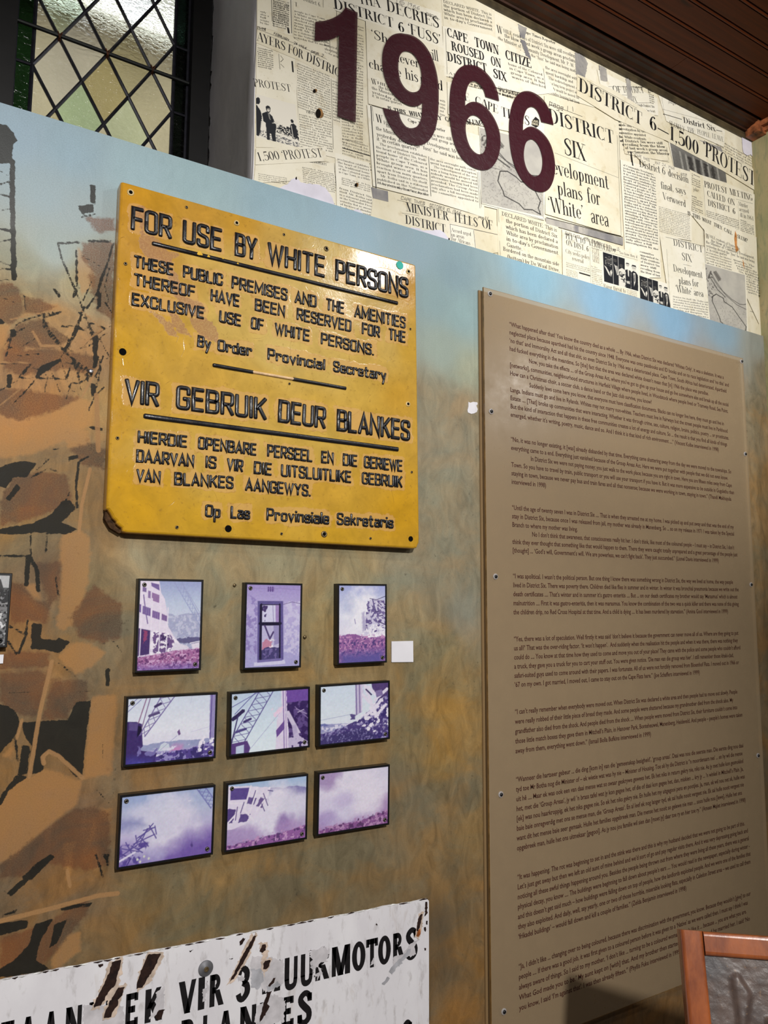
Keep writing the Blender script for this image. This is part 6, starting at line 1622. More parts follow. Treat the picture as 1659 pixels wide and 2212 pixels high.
# colours: warm yellow, with the pinkish bloom of old overpaint in broad zones
TEXT = [  # (words: text, left baseline, right baseline), cap height, stroke, relief
    ([('FOR', (282, 497), (371, 518.5)), ('USE', (393.6, 524.5), (479.3, 545.5)), ('BY', (506.5, 552.5), (555, 564.5)), ('WHITE', (577, 570), (702, 601)), ('PERSONS', (724, 606.5), (882, 645.5))], [53, 52, 51, 49, 47], .0076, .0036),
    ([('THESE', (288.4, 578), (375, 596.5)), ('PUBLIC', (394.7, 600.5), (481.5, 619)), ('PREMISES', (500, 623.5), (620.8, 651)), ('AND', (636, 654.5), (683.7, 665.5)), ('THE', (703, 670), (743.4, 680)), ('AMENITIES', (765, 685.5), (875.8, 711))], [28, 28, 28, 27, 27, 27], .0046, .0028),
    ([('THEREOF', (288.4, 617), (421.8, 644.5)), ('HAVE', (454.4, 651), (517.3, 664.5)), ('BEEN', (549.9, 671), (615.3, 686)), ('RESERVED', (640.3, 691.5), (758.6, 718)), ('FOR', (781.3, 722), (820.4, 731)), ('THE', (838.9, 734), (875.8, 742))], [28, 28, 27, 27, 26, 26], .0046, .0028),
    ([('EXCLUSIVE', (284, 659.5), (441.3, 690)), ('USE', (472.8, 696), (520.6, 706.5)), ('OF', (541, 710.5), (569.4, 717)), ('WHITE', (592.6, 722.5), (668.5, 739)), ('PERSONS.', (692.4, 744), (807.4, 769))], [28, 27, 27, 27, 26], .0046, .0028),
    ([('By', (425, 749), (455, 756)), ('Order', (469.6, 758.5), (544.4, 771)), ('Provincial', (577.4, 777.5), (702, 800.5)), ('Secretary', (719.5, 803.5), (834.5, 823))], [26, 26, 26, 25], .0047, .0026),
    ([('VIR', (268, 871), (343.7, 880.5)), ('GEBRUIK', (379.5, 884), (575.9, 909)), ('DEUR', (600, 912), (703.2, 928)), ('BLANKES', (727, 931), (885.5, 954))], [55, 53, 50, 48], .0078, .0036),
    ([('HIERDIE', (296.8, 957), (404.2, 968)), ('OPENBARE', (427, 970.5), (554, 985)), ('PERSEEL', (576.3, 987), (675, 999)), ('EN', (693.5, 1000.5), (720.6, 1003.5)), ('DIE', (740, 1006), (771.6, 1009.5)), ('GERIEWE', (785.7, 1011), (869.2, 1020))], [28, 28, 28, 27, 27, 27], .0046, .0028),
    ([('DAARVAN', (293.5, 999), (419.4, 1010)), ('IS', (443.3, 1011.5), (467, 1014)), ('VIR', (488.9, 1016.5), (524.7, 1021)), ('DIE', (547.5, 1023.5), (587, 1028)), ('UITSLUITLIKE', (606.7, 1030), (758.6, 1044)), ('GEBRUIK', (781.3, 1046), (869.2, 1054.5))], [29, 28, 28, 28, 28, 27], .0046, .0028),
    ([('VAN', (293.5, 1041), (346.7, 1045.5)), ('BLANKES', (376, 1048), (504, 1057)), ('AANGEWYS.', (529, 1060.5), (670.7, 1073.5))], [29, 29, 28], .0046, .0028),
    ([('Op', (442.2, 1117), (475.8, 1119.5)), ('Las', (497.5, 1120), (539.9, 1123)), ('Provinsiale', (575, 1125), (710.8, 1133.5)), ('Sekretaris', (727, 1134), (849.7, 1142))], [28, 28, 28, 27], .0047, .0026)]
SC = [(270, 420, 203, 146, 36), (290, 620, 201, 148, 38), (250, 760, 201, 152, 35), (240, 900, 201, 150, 38), (250, 1050, 205, 154, 28), (330, 430, 201, 148, 43),
      (430, 470, 203, 152, 58), (330, 560, 196, 144, 55), (370, 600, 201, 158, 73), (440, 560, 209, 172, 90), (520, 480, 205, 154, 55), (520, 590, 209, 174, 99),
      (600, 520, 203, 164, 84), (620, 640, 209, 178, 105), (700, 560, 205, 176, 105), (720, 680, 207, 176, 105), (800, 620, 201, 168, 92), (860, 600, 196, 146, 53),
      (880, 760, 201, 158, 58), (840, 760, 203, 168, 87), (480, 690, 209, 176, 95), (600, 760, 211, 182, 107), (720, 800, 209, 176, 95), (860, 860, 203, 156, 55),
      (360, 740, 205, 160, 58), (440, 800, 203, 160, 68), (400, 860, 203, 158, 60), (560, 850, 205, 164, 70), (700, 890, 207, 166, 70), (820, 920, 203, 160, 62),
      (330, 960, 207, 168, 75), (430, 980, 209, 170, 77), (560, 960, 209, 172, 84), (560, 1060, 207, 164, 67), (700, 960, 207, 170, 77), (700, 1060, 207, 160, 55),
      (820, 1040, 203, 156, 47), (860, 1100, 203, 152, 28), (300, 1100, 207, 156, 26), (420, 1120, 207, 160, 40), (560, 1140, 205, 158, 42), (720, 1150, 205, 158, 40),
      (640, 1110, 209, 166, 60), (440, 1040, 209, 168, 70), (350, 1060, 205, 156, 38), (780, 840, 207, 168, 75)]
spts = WA([(c[0], c[1]) for c in SC], SD); scol = s2l(np.array([c[2:] for c in SC]))
num = np.zeros((len(Vs), 3)); den = np.zeros(len(Vs))
for p, c in zip(spts, scol):
    w = 1 / ((Vs[:, 0] - p[0]) ** 2 + (Vs[:, 2] - p[1]) ** 2 + .0006) ** 1.6
    num += w[:, None] * c; den += w
scv = num / den[:, None]
scv[base + 2 * n_:] = s2l((188, 140, 52))
RS = [zz(g1, "340 300 400 280 440 340 430 470 400 600 370 620 380 480 330 380"), zz(g1, "370 610 430 580 560 620 640 740 800 770 700 830 660 900 560 860 440 800 370 700"), zz(g1, "640 880 740 960 780 1060 820 1200 1000 1260 1040 1330 980 1440 900 1400 820 1320 700 1180 660 1020"),
      zz(lambda x, y: (220 + x / 4.608, 620 + y / 4.608), "470 230 560 270 640 330 700 380 760 500 650 470 620 400 540 300"), zz(lambda x, y: (220 + x / 4.608, 620 + y / 4.608), "660 240 760 290 830 380 890 490 760 460 700 360"),
      zz(lambda x, y: (220 + x / 4.608, 620 + y / 4.608), "880 320 1040 300 1130 400 1170 470 1150 560 1060 520 960 470 900 400"), zz(lambda x, y: (220 + x / 4.608, 620 + y / 4.608), "790 560 840 570 830 600 800 590")]
sf = np.full(len(Vs), -.03)
for s in RS: sf = np.maximum(sf, sd_poly(Vs[:, 0], Vs[:, 2], WA(s, SD)))
sf[base + n_ * 2:] = -.03
# paler touch-up paint brushed round the words
ha = np.full(len(Vs), -.03)
for words, caps, sw, hh in TEXT:
    for (w, a, b), cap in zip(words, caps):
        ha = np.maximum(ha, sd_poly(Vs[:, 0], Vs[:, 2], WA([(a[0] - 3, a[1] + 3), (b[0] + 3, b[1] + 3), (b[0] + 3, b[1] - cap - 3), (a[0] - 3, a[1] - cap - 3)], SD)))
ha[base + n_ * 2:] = -.03
k = NT('yellow_enamel')
n1 = k.noise(24, 6, .62, dist=.5); n2 = k.noise(130, 4, .6); n3 = k.noise(330, 3)
cc = k.attr('col').outputs['Color']
br = k.n('ShaderNodeVectorMath', operation='SCALE'); k.l(cc, br.inputs[0]); k.l(k.rng(n1, .3, .7, .8, 1.06), br.inputs['Scale'])
c = k.mix(k.math('MULTIPLY', k.rng(n2, .6, .74), .4), br.outputs[0], rgba((120, 84, 40)))
hv = k.math('ADD', k.attr('halo').outputs['Fac'], k.math('MULTIPLY', k.math('SUBTRACT', n1, .44), .03))
hm = k.rng(hv, -.001, .0012)
c = k.mix(k.math('MULTIPLY', hm, .5), c, k.mix(n2, rgba((220, 174, 118)), rgba((206, 158, 98))))
edge_ = k.math('MULTIPLY', k.math('SUBTRACT', 1.0, k.math('ABSOLUTE', k.rng(hv, -.0012, .0012, -1, 1))), 1.0, clamp=True)
c = k.mix(k.math('MULTIPLY', edge_, k.math('MULTIPLY', k.rng(n2, .45, .6), .5)), c, rgba((168, 112, 62)))
v = k.math('ADD', k.attr('rust').outputs['Fac'], k.math('MULTIPLY', k.math('SUBTRACT', n2, .5), .016))
rm = k.math('MULTIPLY', k.rng(v, -.001, .001), k.rng(n3, .3, .6, .45, 1.0))
c = k.mix(k.math('MULTIPLY', rm, .85), c, k.mix(n3, rgba((136, 84, 40)), rgba((166, 116, 62))))
vo = k.n('ShaderNodeTexVoronoi', feature='DISTANCE_TO_EDGE'); vo.inputs['Scale'].default_value = 9
nn = k.n('ShaderNodeMix', data_type='VECTOR'); nn.inputs[0].default_value = .06
k.l(k.pos(), nn.inputs[4]); nz = k.n('ShaderNodeTexNoise'); nz.inputs['Scale'].default_value = 9; k.l(k.pos(), nz.inputs['Vector']); k.l(nz.outputs['Color'], nn.inputs[5]); k.l(nn.outputs[1], vo.inputs['Vector'])
crack = k.math('MULTIPLY', k.rng(vo.outputs['Distance'], 0.004, .0, 0, 1), k.rng(n1, .52, .62))
c = k.mix(k.math('MULTIPLY', crack, .55), c, rgba((90, 60, 26)))
k.set(col=c, rough=k.mix(rm, (.17, .17, .17, 1), (.6, .6, .6, 1)), spec=.5, coat=.35, coatr=.08)
k.bump(k.math('ADD', k.math('MULTIPLY', n1, .55), k.math('ADD', k.math('MULTIPLY', n2, .3), k.math('ADD', k.math('MULTIPLY', hm, .22), k.math('MULTIPLY', crack, -.25)))), .22, .0026)
sign = build('enamel_sign', Vs, Fs, k.m, attrs={'col': scv, 'rust': sf, 'halo': ha})
tag(sign, 'yellow bilingual apartheid-era enamel sign with raised black letters and a broken lower left corner', 'sign')
sign['label'] = 'yellow enamel sign with raised black letters and a broken lower left corner'

k = NT('raised_black_enamel')
n2 = k.noise(160, 4, .6); n1 = k.noise(30, 3)
k.set(col=k.mix(k.math('MULTIPLY', k.rng(n2, .6, .7), .35), rgba((24, 24, 28)), rgba((86, 56, 26))), rough=k.rng(n1, .35, .65, .24, .42), spec=.5, coat=.12, coatr=.15)
k.bump(n2, .35, .001)
M_RAISED = k.m
for words, caps, sw, hh in TEXT:
    mb = MB()
    for (w, a, b), cap in zip(words, caps): gothic(mb, w, a, b, cap, SD + .0002, sw, hh, jit=.00012)
    mb.build('lettering', M_RAISED, sign, smooth=True)['label'] = 'raised black lettering'


def raised_rule(p0, p1, w, m, name='rule'):
    a, b = W(*p0, SD), W(*p1, SD)
    pts = np.array([a + (b - a) * t for t in np.linspace(0, 1, 12)])
    mb = MB()
    w2 = w / 2
    sweep(mb, pts, [(-w2, 0), (-w2 * .85, .003), (-w2 * .4, .0042), (w2 * .4, .0042), (w2 * .85, .003), (w2, 0)], lambda x, z, h: (x, -SD - h, z))
    return mb.build(name, m, sign, smooth=True)


raised_rule((331, 526.5), (857, 655), .0085, M_RAISED); raised_rule((462, 789), (545, 804), .0078, M_RAISED); raised_rule((633, 819), (745.5, 839), .0078, M_RAISED)
raised_rule((545, 804), (633, 819), .006, plain('worn_rule_cream', (216, 182, 140), .4, .5, .12, 80), 'worn_rule')['label'] = 'worn pale stretch of the middle rule'
raised_rule((314, 899), (858, 970.5), .0105, M_RAISED)
M_CHIPY = plain('bright_yellow_chip', (222, 176, 50), .3, .5, .1, 60)
for (x, y, r) in [(430, 549.5, 4.2), (449, 555.5, 2.2), (512, 571, 1.6), (480, 560, 1.3)]:
    c0 = W(x, y, SD); rr = r * .001
    P = [c0 + rr * np.array([math.cos(t) * 1.3, math.sin(t)]) * (1 + .25 * math.sin(3 * t + x)) for t in np.linspace(0, 2 * math.pi, 10, endpoint=False)]
    mb = MB(); slab(mb, P, -SD - .0048, -SD - .003); mb.build('paint_chip', M_CHIPY, sign)
# fixings and drill holes
M_SCREW = plain('dull_screw', (120, 104, 76), .4, .5, .3, 200, metal=.7)
M_BLACK = plain('hole_black', (8, 8, 8), .9, .1, .1, 50)
M_RIM = plain('rubbed_rim', (206, 178, 118), .4, .5, .15, 80)
for x, y, r, kind in [(265, 760, 6.6, 'h'), (493, 1142, 6.8, 'h'), (700, 1154, 6, 's'), (887, 1164, 6, 'h'), (881, 873, 5.4, 'r'), (882, 587, 5.4, 'r'), (705, 537.5, 5, 's'), (511, 482, 5.2, 'w'), (282, 416, 6, 'r'),
                      (403, 448, 2.6, 'p'), (613, 507, 2.8, 'p'), (271, 570, 3, 'p'), (253.7, 946.5, 3, 'p'), (382, 1139, 3, 'p'), (608, 1153, 2.6, 'p'), (800, 1163, 2.6, 'p'), (889, 1020, 2.6, 'p'), (886, 711, 2.6, 'p'), (625, 829, 2.2, 'p')]:
    c0 = W(x, y, SD); rr = r * .00102
    c3 = (c0[0], -SD, c0[1])
    if kind == 'h':
        MB().lathe_y(c3, [(rr, .0), (rr, -.0009)]).build('fixing_hole', M_BLACK, sign)
    else:
        m = {'s': M_SCREW, 'w': M_RIM, 'r': M_RIM, 'p': M_SCREW}[kind]
        o = MB().lathe_y(c3, [(rr * 1.15, .0), (rr * 1.1, -.0014), (rr * .8, -.0022), (rr * .5, -.0016), (rr * .48, -.0012)]).build('fixing_screw', m, sign, smooth=True)
        MB().lathe_y(c3, [(rr * .6, -.0012), (rr * .58, -.0022)]).build('screw_recess', M_BLACK, o)
c0 = W(863.5, 573, SD)
MB().lathe_y((c0[0], -SD, c0[1]), [(.0098, .0), (.0097, -.0009)], 36).build('sticker', plain('teal_sticker', (52, 176, 162), .5, .3, .04, 40), sign)['label'] = 'round teal sticker'
# splintered wood core showing in the broken corner
P = WA([(229, 1100), (238, 1110), (246, 1119), (251, 1134), (262, 1139), (268, 1150), (258, 1152), (238, 1140), (226, 1120)], SD * .6)
mb = MB()
Pd = densify(P, .004, .0016, set(range(6)))
slab(mb, Pd, -SD * .55, -.001)
mb.build('broken_core', plain('splintered_core', (62, 44, 28), .85, .2, .5, 140, bump=.8), sign)

# ================================================================ SMALL PHOTOGRAPHS
FD = .0195
M_FRAME = plain('black_frame', (17, 17, 20), .34, .5, .25, 40)
k = NT('glossy_photograph'); k.set(col=k.attr('col').outputs['Color'], rough=.32, spec=.4); M_PHOTO = k.m
M_BSCREW = plain('grey_screw', (104, 100, 92), .35, .5, .25, 200, metal=.8)
LIL, WHT = (196, 204, 230), (236, 230, 244)


def ph1():
    c = Canvas(130, 186, LIL, 1.42); c.vgrad([(0, (150, 160, 208)), (.25, (186, 198, 226)), (.5, (206, 210, 232)), (1, (206, 206, 232))])
    c.poly([(.44, .36), (.6, .4), (.75, .37), (1, .36), (1, .8), (.4, .8)], (164, 168, 204), .04, 14); c.speck([(.44, .4), (1, .38), (1, .75), (.44, .75)], (190, 192, 220), .5, 22, .7)
    c.poly([(.62, .66), (.8, .64), (1, .65), (1, .72), (.62, .7)], (96, 92, 140), .05, 30)
    c.poly([(-.1, -.1), (.3, .0), (.34, .14), (.4, .2), (.44, .33), (.46, .5), (.56, .62), (.68, .72), (.62, .8), (.3, .84), (-.1, .84)], (226, 214, 236), .01)
    c.poly([(.17, .02), (.3, .04), (.31, .11), (.18, .06)], (116, 92, 160)); c.poly([(.04, .07), (.1, .08), (.1, .13), (.04, .12)], (124, 100, 160)); c.poly([(.13, .11), (.17, .12), (.17, .2), (.13, .19)], (140, 112, 170))
    c.poly([(.19, .13), (.31, .16), (.31, .25), (.19, .22)], (150, 112, 168)); c.poly([(.05, .28), (.18, .31), (.18, .4), (.05, .37)], (112, 84, 156)); c.poly([(.2, .33), (.33, .36), (.33, .44), (.2, .41)], (120, 88, 158)); c.poly([(.36, .37), (.45, .4), (.45, .46), (.36, .44)], (116, 82, 146)); c.poly([(0, .26), (.03, .27), (.03, .36), (0, .35)], (112, 88, 160))
    for x in np.linspace(.06, .44, 14): c.line([(x, .27 + x * .25), (x, .37 + x * .22)], .006, (196, 180, 216), .6)
    c.poly([(0, .53), (.06, .54), (.2, .56), (.2, .82), (0, .84)], (72, 48, 112)); c.poly([(.08, .55), (.14, .57), (.14, .66), (.08, .7)], (150, 60, 110), .05); c.poly([(.22, .57), (.5, .6), (.58, .68), (.6, .8), (.24, .82)], (110, 80, 140), .03)
    c.speck([(.2, .56), (.46, .58), (.66, .72), (.62, .84), (.2, .86)], (240, 232, 246), .49, 22); c.speck([(.24, .6), (.5, .62), (.5, .76), (.24, .74)], (70, 46, 104), .58, 20)
    for x in (.04, .2, .34, .46): c.line([(x, .12 + x * .4), (x - .01, .84)], .018, (232, 222, 240), .9)
    c.line([(.06, .16), (.1, .34), (.14, .48)], .016, (120, 96, 160))
    c.poly([(.6, .7), (.8, .74), (.84, .79), (.5, .8)], (220, 212, 232), .03); c.poly([(.86, .72), (1, .7), (1, .78), (.88, .78)], (222, 214, 232)); c.line([(.84, .71), (1, .69)], .014, (236, 230, 244))
    c.poly([(-.1, .86), (.2, .84), (.6, .79), (1.1, .77), (1.1, 1.1), (-.1, 1.1)], (166, 100, 158), .02); c.speck([(0, .84), (1, .76), (1, 1), (0, 1)], (206, 158, 204), .54, 34); c.speck([(0, .84), (1, .78), (1, 1), (0, 1)], (112, 58, 120), .56, 28); c.poly([(0, .96), (1, .95), (1, 1.1), (0, 1.1)], (120, 100, 190), .06, 20, .15, .7)
    c.lattice((.56, -.04), (1.04, .52), .09, .06, (150, 158, 204), 12, .012); c.line([(.66, 0), (1.02, .4)], .008, (150, 156, 200)); return c


def ph2():
    c = Canvas(130, 186, (176, 166, 216), 1.42); c.vgrad([(0, (158, 140, 206)), (.3, (184, 172, 222)), (1, (166, 160, 216))]); c.speck([(0, .1), (.2, .2), (.2, .9), (0, .9)], (146, 130, 196), .52, 16, .8); c.speck([(.7, .2), (1, .2), (1, .9), (.7, .9)], (200, 192, 230), .52, 14, .8)
    c.poly([(.38, .03), (.5, .03), (.5, .08), (.38, .08)], (140, 112, 186)); [c.line([(x, .03), (x, .08)], .02, (92, 68, 140)) for x in (.39, .43, .47)]
    c.line([(0, .04), (.3, .05), (.6, .04), (1, .06)], .006, (140, 120, 180), .8); c.line([(.68, .24), (.84, .21), (1, .23)], .01, (110, 92, 150), .9)
    c.poly([(.2, .2), (.67, .2), (.7, .94), (.22, .95)], (96, 84, 152)); c.poly([(.24, .24), (.62, .24), (.64, .9), (.25, .91)], (30, 24, 58)); c.poly([(.28, .25), (.58, .25), (.59, .46), (.28, .46)], (206, 204, 236)); c.poly([(.29, .5), (.61, .5), (.62, .9), (.29, .91)], (188, 182, 222))
    c.speck([(.28, .26), (.38, .26), (.34, .46), (.28, .44)], (70, 52, 110), .48, 20); c.line([(.48, .25), (.5, .46)], .008, (120, 104, 170)); c.poly([(.53, .25), (.6, .25), (.6, .46), (.54, .46)], (160, 130, 196)); c.poly([(.5, .5), (.6, .5), (.61, .72), (.52, .74)], (150, 140, 196))
    c.line([(.34, .5), (.44, .66), (.5, .58)], .03, (80, 64, 120)); c.poly([(.3, .7), (.38, .66), (.48, .7), (.46, .78), (.3, .8)], (196, 128, 160), .03); c.speck([(.44, .66), (.54, .68), (.5, .78), (.44, .76)], (240, 230, 240), .5, 30); c.poly([(.27, .8), (.4, .76), (.62, .77), (.63, .91), (.27, .92)], (70, 62, 120), .04)
    c.speck([(.28, .78), (.62, .78), (.62, .9), (.28, .9)], (110, 96, 160), .55, 26); c.line([(.25, .475), (.63, .475)], .045, (28, 22, 54)); c.line([(.27, .24), (.28, .92)], .03, (30, 24, 58)); c.line([(.61, .24), (.63, .9)], .03, (34, 28, 62))
    c.poly([(.16, .94), (.72, .92), (.74, .97), (.16, .985)], (206, 202, 236)); c.poly([(.22, .915), (.66, .9), (.68, .93), (.22, .945)], (120, 108, 176)); return c


def ph3():
    c = Canvas(120, 180, LIL, 1.45); c.vgrad([(0, (160, 168, 222)), (.3, (206, 210, 236)), (.62, (226, 222, 240)), (.68, (200, 180, 220)), (1, (110, 90, 170))])
    c.cloud(.5, .35, .5, .4, (236, 234, 246)); c.cloud(.2, .25, .2, .2, (176, 182, 220), .5)
    c.poly([(-.1, .66), (.3, .63), (.6, .68), (1.1, .66), (1.1, 1.1), (-.1, 1.1)], (146, 92, 160), .03); c.speck([(0, .64), (1, .66), (1, 1), (0, 1)], (196, 136, 190), .53, 30); c.speck([(0, .68), (1, .7), (1, 1), (0, 1)], (84, 62, 132), .56, 26); c.poly([(0, .86), (1, .84), (1, 1.1), (0, 1.1)], (96, 84, 164), .08, 16, .12, .6)
    c.poly([(.66, .2), (.74, .17), (1.1, .2), (1.1, .56), (.9, .6), (.62, .64), (.5, .66), (.56, .52), (.5, .44), (.6, .36)], (206, 200, 228), .05, 14); c.speck([(.6, .2), (1, .2), (1, .6), (.56, .62)], (104, 88, 150), .5, 18); c.speck([(.5, .5), (1, .5), (1, .68), (.46, .68)], (240, 236, 248), .52, 26)
    r = np.random.default_rng(3)
    for _ in range(26):
        x, y, t, L = r.uniform(.66, 1), r.uniform(.18, .5), r.uniform(-.9, 1.4), r.uniform(.06, .22)
        c.line([(x, y), (x + L * math.cos(t), y + L * math.sin(t) / 1.45)], r.uniform(.006, .02), [(70, 56, 110), (222, 216, 238), (120, 104, 160)][r.integers(3)], .9)
    c.line([(.66, .17), (.8, .19), (1, .14)], .01, (60, 48, 96)); c.line([(.72, .18), (.78, .34), (.7, .42)], .024, (92, 78, 140)); c.line([(.48, .62), (.7, .57), (1, .54)], .02, (230, 226, 242)); c.line([(.33, .44), (.35, .5)], .016, (150, 140, 190)); c.poly([(.48, .36), (.54, .34), (.58, .56), (.5, .62)], (176, 168, 206), .03, 20, .03, .7); return c


def rubble(c, pts, dark, lite):
    c.poly(pts, dark, .06, 20); c.speck(pts, lite, .56, 28); c.speck(pts, (60, 48, 120), .58, 20)


def ph4():
    c = Canvas(176, 126, LIL, .72); c.vgrad([(0, (206, 216, 236)), (.5, (226, 228, 242)), (.72, (222, 220, 240)), (1, (90, 76, 170))])
    c.poly([(.16, .73), (.4, .7), (.7, .71), (1, .7), (1, .8), (.16, .82)], (150, 156, 200), .03); c.poly([(.35, .84), (.38, .74), (.42, .71), (.47, .74), (.49, .84)], (206, 216, 232)); c.poly([(.46, .84), (.5, .74), (.58, .69), (.66, .7), (.72, .76), (.74, .82)], (156, 160, 204)); c.poly([(.49, .8), (.56, .76), (.62, .78), (.62, .88), (.5, .9)], (210, 130, 196), .04, 20, .06, .85); c.speck([(.3, .8), (.7, .78), (.7, .9), (.3, .92)], (220, 216, 240), .5, 30, .8)
    rubble(c, [(.3, .94), (.5, .86), (.7, .84), (.9, .78), (1, .7), (1, 1.1), (.3, 1.1)], (84, 66, 150), (150, 140, 204)); c.speck([(.84, .7), (1, .6), (1, .86), (.8, .9)], (236, 230, 246), .5, 22); c.poly([(.93, -.1), (1, -.1), (1, .7), (.94, .7)], (150, 138, 196), .01); c.line([(.955, 0), (.95, .7)], .01, (90, 70, 150))
    c.poly([(-.1, .34), (.1, .36), (.16, .4), (.17, .6), (.18, .74), (.14, .8), (.34, .86), (.3, 1.1), (-.1, 1.1)], (62, 42, 112)); c.poly([(.02, .36), (.12, .38), (.11, .5), (.02, .48)], (92, 74, 140)); c.poly([(.12, .42), (.16, .44), (.16, .52), (.11, .6)], (26, 18, 54)); c.speck([(.12, .74), (.34, .8), (.3, 1), (.1, 1)], (120, 110, 180), .56, 20); c.poly([(0, .9), (.3, .94), (.3, 1.1), (0, 1.1)], (70, 66, 170), .04, 14, .1, .8)
    c.lattice((.17, .58), (.46, -.06), .06, .15, (122, 108, 170), 6, .012); c.line([(.12, .38), (.2, 0)], .012, (150, 110, 150)); c.line([(.16, .46), (.24, 0)], .01, (130, 100, 150)); c.line([(0, .12), (.1, 0)], .008, (120, 120, 180)); c.line([(0, .2), (.14, .02)], .008, (130, 130, 186))
    c.line([(.3, .14), (.36, .1)], .03, (70, 54, 110)); c.line([(.24, .28), (.34, .24)], .03, (90, 74, 130)); c.line([(.36, .84), (.56, .62)], .006, (170, 168, 210)); c.poly([(.56, .56), (.585, .52), (.6, .6), (.58, .62)], (110, 80, 140)); c.line([(.72, .58), (.93, .52)], .004, (190, 190, 224)); c.line([(.72, 0), (.7, .14)], .004, (190, 196, 224)); return c


def ph5():
    c = Canvas(160, 126, LIL, .78); c.vgrad([(0, (186, 204, 232)), (.5, (208, 224, 240)), (1, (224, 236, 246))])
    c.poly([(.68, -.1), (1.1, -.1), (1.1, .2), (.96, .3), (.7, .24)], (112, 72, 168), .02); c.poly([(.7, .22), (1.1, .2), (1.1, 1.1), (.76, 1.1)], (56, 34, 98), .02); c.speck([(.7, .2), (1, .2), (1, 1), (.7, 1)], (96, 72, 140), .58, 16)
    c.poly([(.63, -.1), (.7, -.1), (.72, .5), (.76, 1.1), (.56, 1.1), (.58, .5), (.64, .3)], (222, 210, 236), .02); c.line([(.66, 0), (.68, 1)], .012, (140, 110, 180)); c.line([(.69, .0), (.71, 1)], .01, (170, 140, 200)); c.poly([(.57, .68), (.68, .52), (.68, .66), (.58, .8)], (110, 76, 158)); c.speck([(.5, .3), (.66, .24), (.64, .5), (.52, .56)], (236, 206, 232), .5, 26, .7)
    c.poly([(.68, .36), (.74, .36), (.9, .76), (.84, .78)], (206, 194, 224)); c.poly([(.78, .62), (.84, .6), (.86, .8), (.8, .8)], (186, 172, 212)); c.line([(.84, .34), (.98, .44)], .014, (160, 140, 190)); c.line([(.82, .3), (1, .52)], .01, (140, 116, 176)); c.line([(.86, .4), (.94, .36)], .012, (190, 176, 214))
    c.poly([(.74, .84), (.84, .76), (1, .92), (1, 1.1), (.72, 1.1)], (196, 182, 220), .04, 20); c.speck([(.74, .8), (1, .84), (1, 1), (.74, 1)], (60, 40, 104), .54, 18)
    c.line([(.2, 1), (.62, .38)], .006, (170, 176, 214)); c.line([(.62, .0), (.6, .3)], .004, (190, 200, 224))
    c.lattice((.06, .84), (.46, -.06), .17, .17, (96, 88, 156), 9, .012); c.line([(.0, .22), (.36, -.02)], .01, (110, 112, 176)); c.line([(.04, .34), (.3, .0)], .01, (100, 100, 168))
    c.line([(.02, .42), (.14, .3)], .05, (50, 40, 90), 1, .02); c.line([(.16, .48), (.24, .44)], .03, (70, 56, 120)); c.line([(.06, .64), (.18, .6)], .03, (80, 70, 140)); c.line([(.0, .84), (.08, .38)], .016, (70, 60, 120)); c.poly([(-.1, .84), (.2, .8), (.24, .92), (.2, 1.1), (-.1, 1.1)], (92, 62, 134)); c.poly([(.06, .88), (.16, .86), (.16, 1), (.06, 1)], (190, 206, 232)); return c


def ph6():
    c = Canvas(150, 126, LIL, .82); c.vgrad([(0, (204, 218, 238)), (.5, (216, 226, 240)), (.7, (222, 226, 240)), (1, (90, 80, 150))])
    c.line([(0, .58), (.46, .52)], .005, (150, 156, 200)); c.poly([(-.1, .64), (.1, .66), (.5, .68), (.5, .78), (-.1, .8)], (150, 150, 200), .02); c.poly([(-.05, .66), (.06, .64), (.12, .68), (-.05, .72)], (110, 116, 180)); c.speck([(0, .68), (.5, .68), (.5, .8), (0, .82)], (216, 212, 236), .5, 30)
    rubble(c, [(-.1, .84), (.2, .78), (.42, .7), (.56, .64), (.7, .5), (.84, .3), (1.1, .1), (1.1, 1.1), (-.1, 1.1)], (78, 62, 132), (150, 140, 196)); c.speck([(.5, .66), (.7, .44), (1, .14), (1, .8), (.7, .9)], (232, 226, 244), .47, 18); c.poly([(0, .88), (.6, .78), (.8, .92), (.8, 1.1), (0, 1.1)], (64, 54, 116), .05, 30, .02, .8); c.speck([(0, .82), (.6, .78), (.8, 1), (0, 1)], (120, 112, 170), .57, 44)
    c.poly([(.7, -.1), (1.1, -.1), (1.1, .14), (.86, .3), (.78, .16)], (84, 62, 124), .03); c.poly([(.5, -.1), (.62, -.1), (.6, .5), (.5, .56)], (196, 184, 220), .02); c.line([(.51, 0), (.52, .54)], .012, (96, 80, 150)); c.line([(.56, 0), (.57, .5)], .014, (120, 100, 160)); c.line([(.6, 0), (.6, .46)], .01, (230, 224, 242))
    for a, b in [((.64, .02), (.74, .34)), ((.7, .06), (.8, .2)), ((.62, .2), (.76, .4)), ((.98, .12), (.8, .3)), ((.9, .3), (.74, .5)), ((.84, .42), (.66, .56)), ((.96, .4), (.8, .6))]: c.line([a, b], .045, (226, 218, 240), .9, .02)
    c.line([(.66, .1), (.74, .2)], .02, (60, 44, 100)); c.poly([(.8, .14), (.9, .12), (.92, .22), (.82, .26)], (130, 112, 170)); c.poly([(.42, .52), (.5, .54), (.5, .62), (.44, .62)], (90, 78, 140), .04, 30); return c


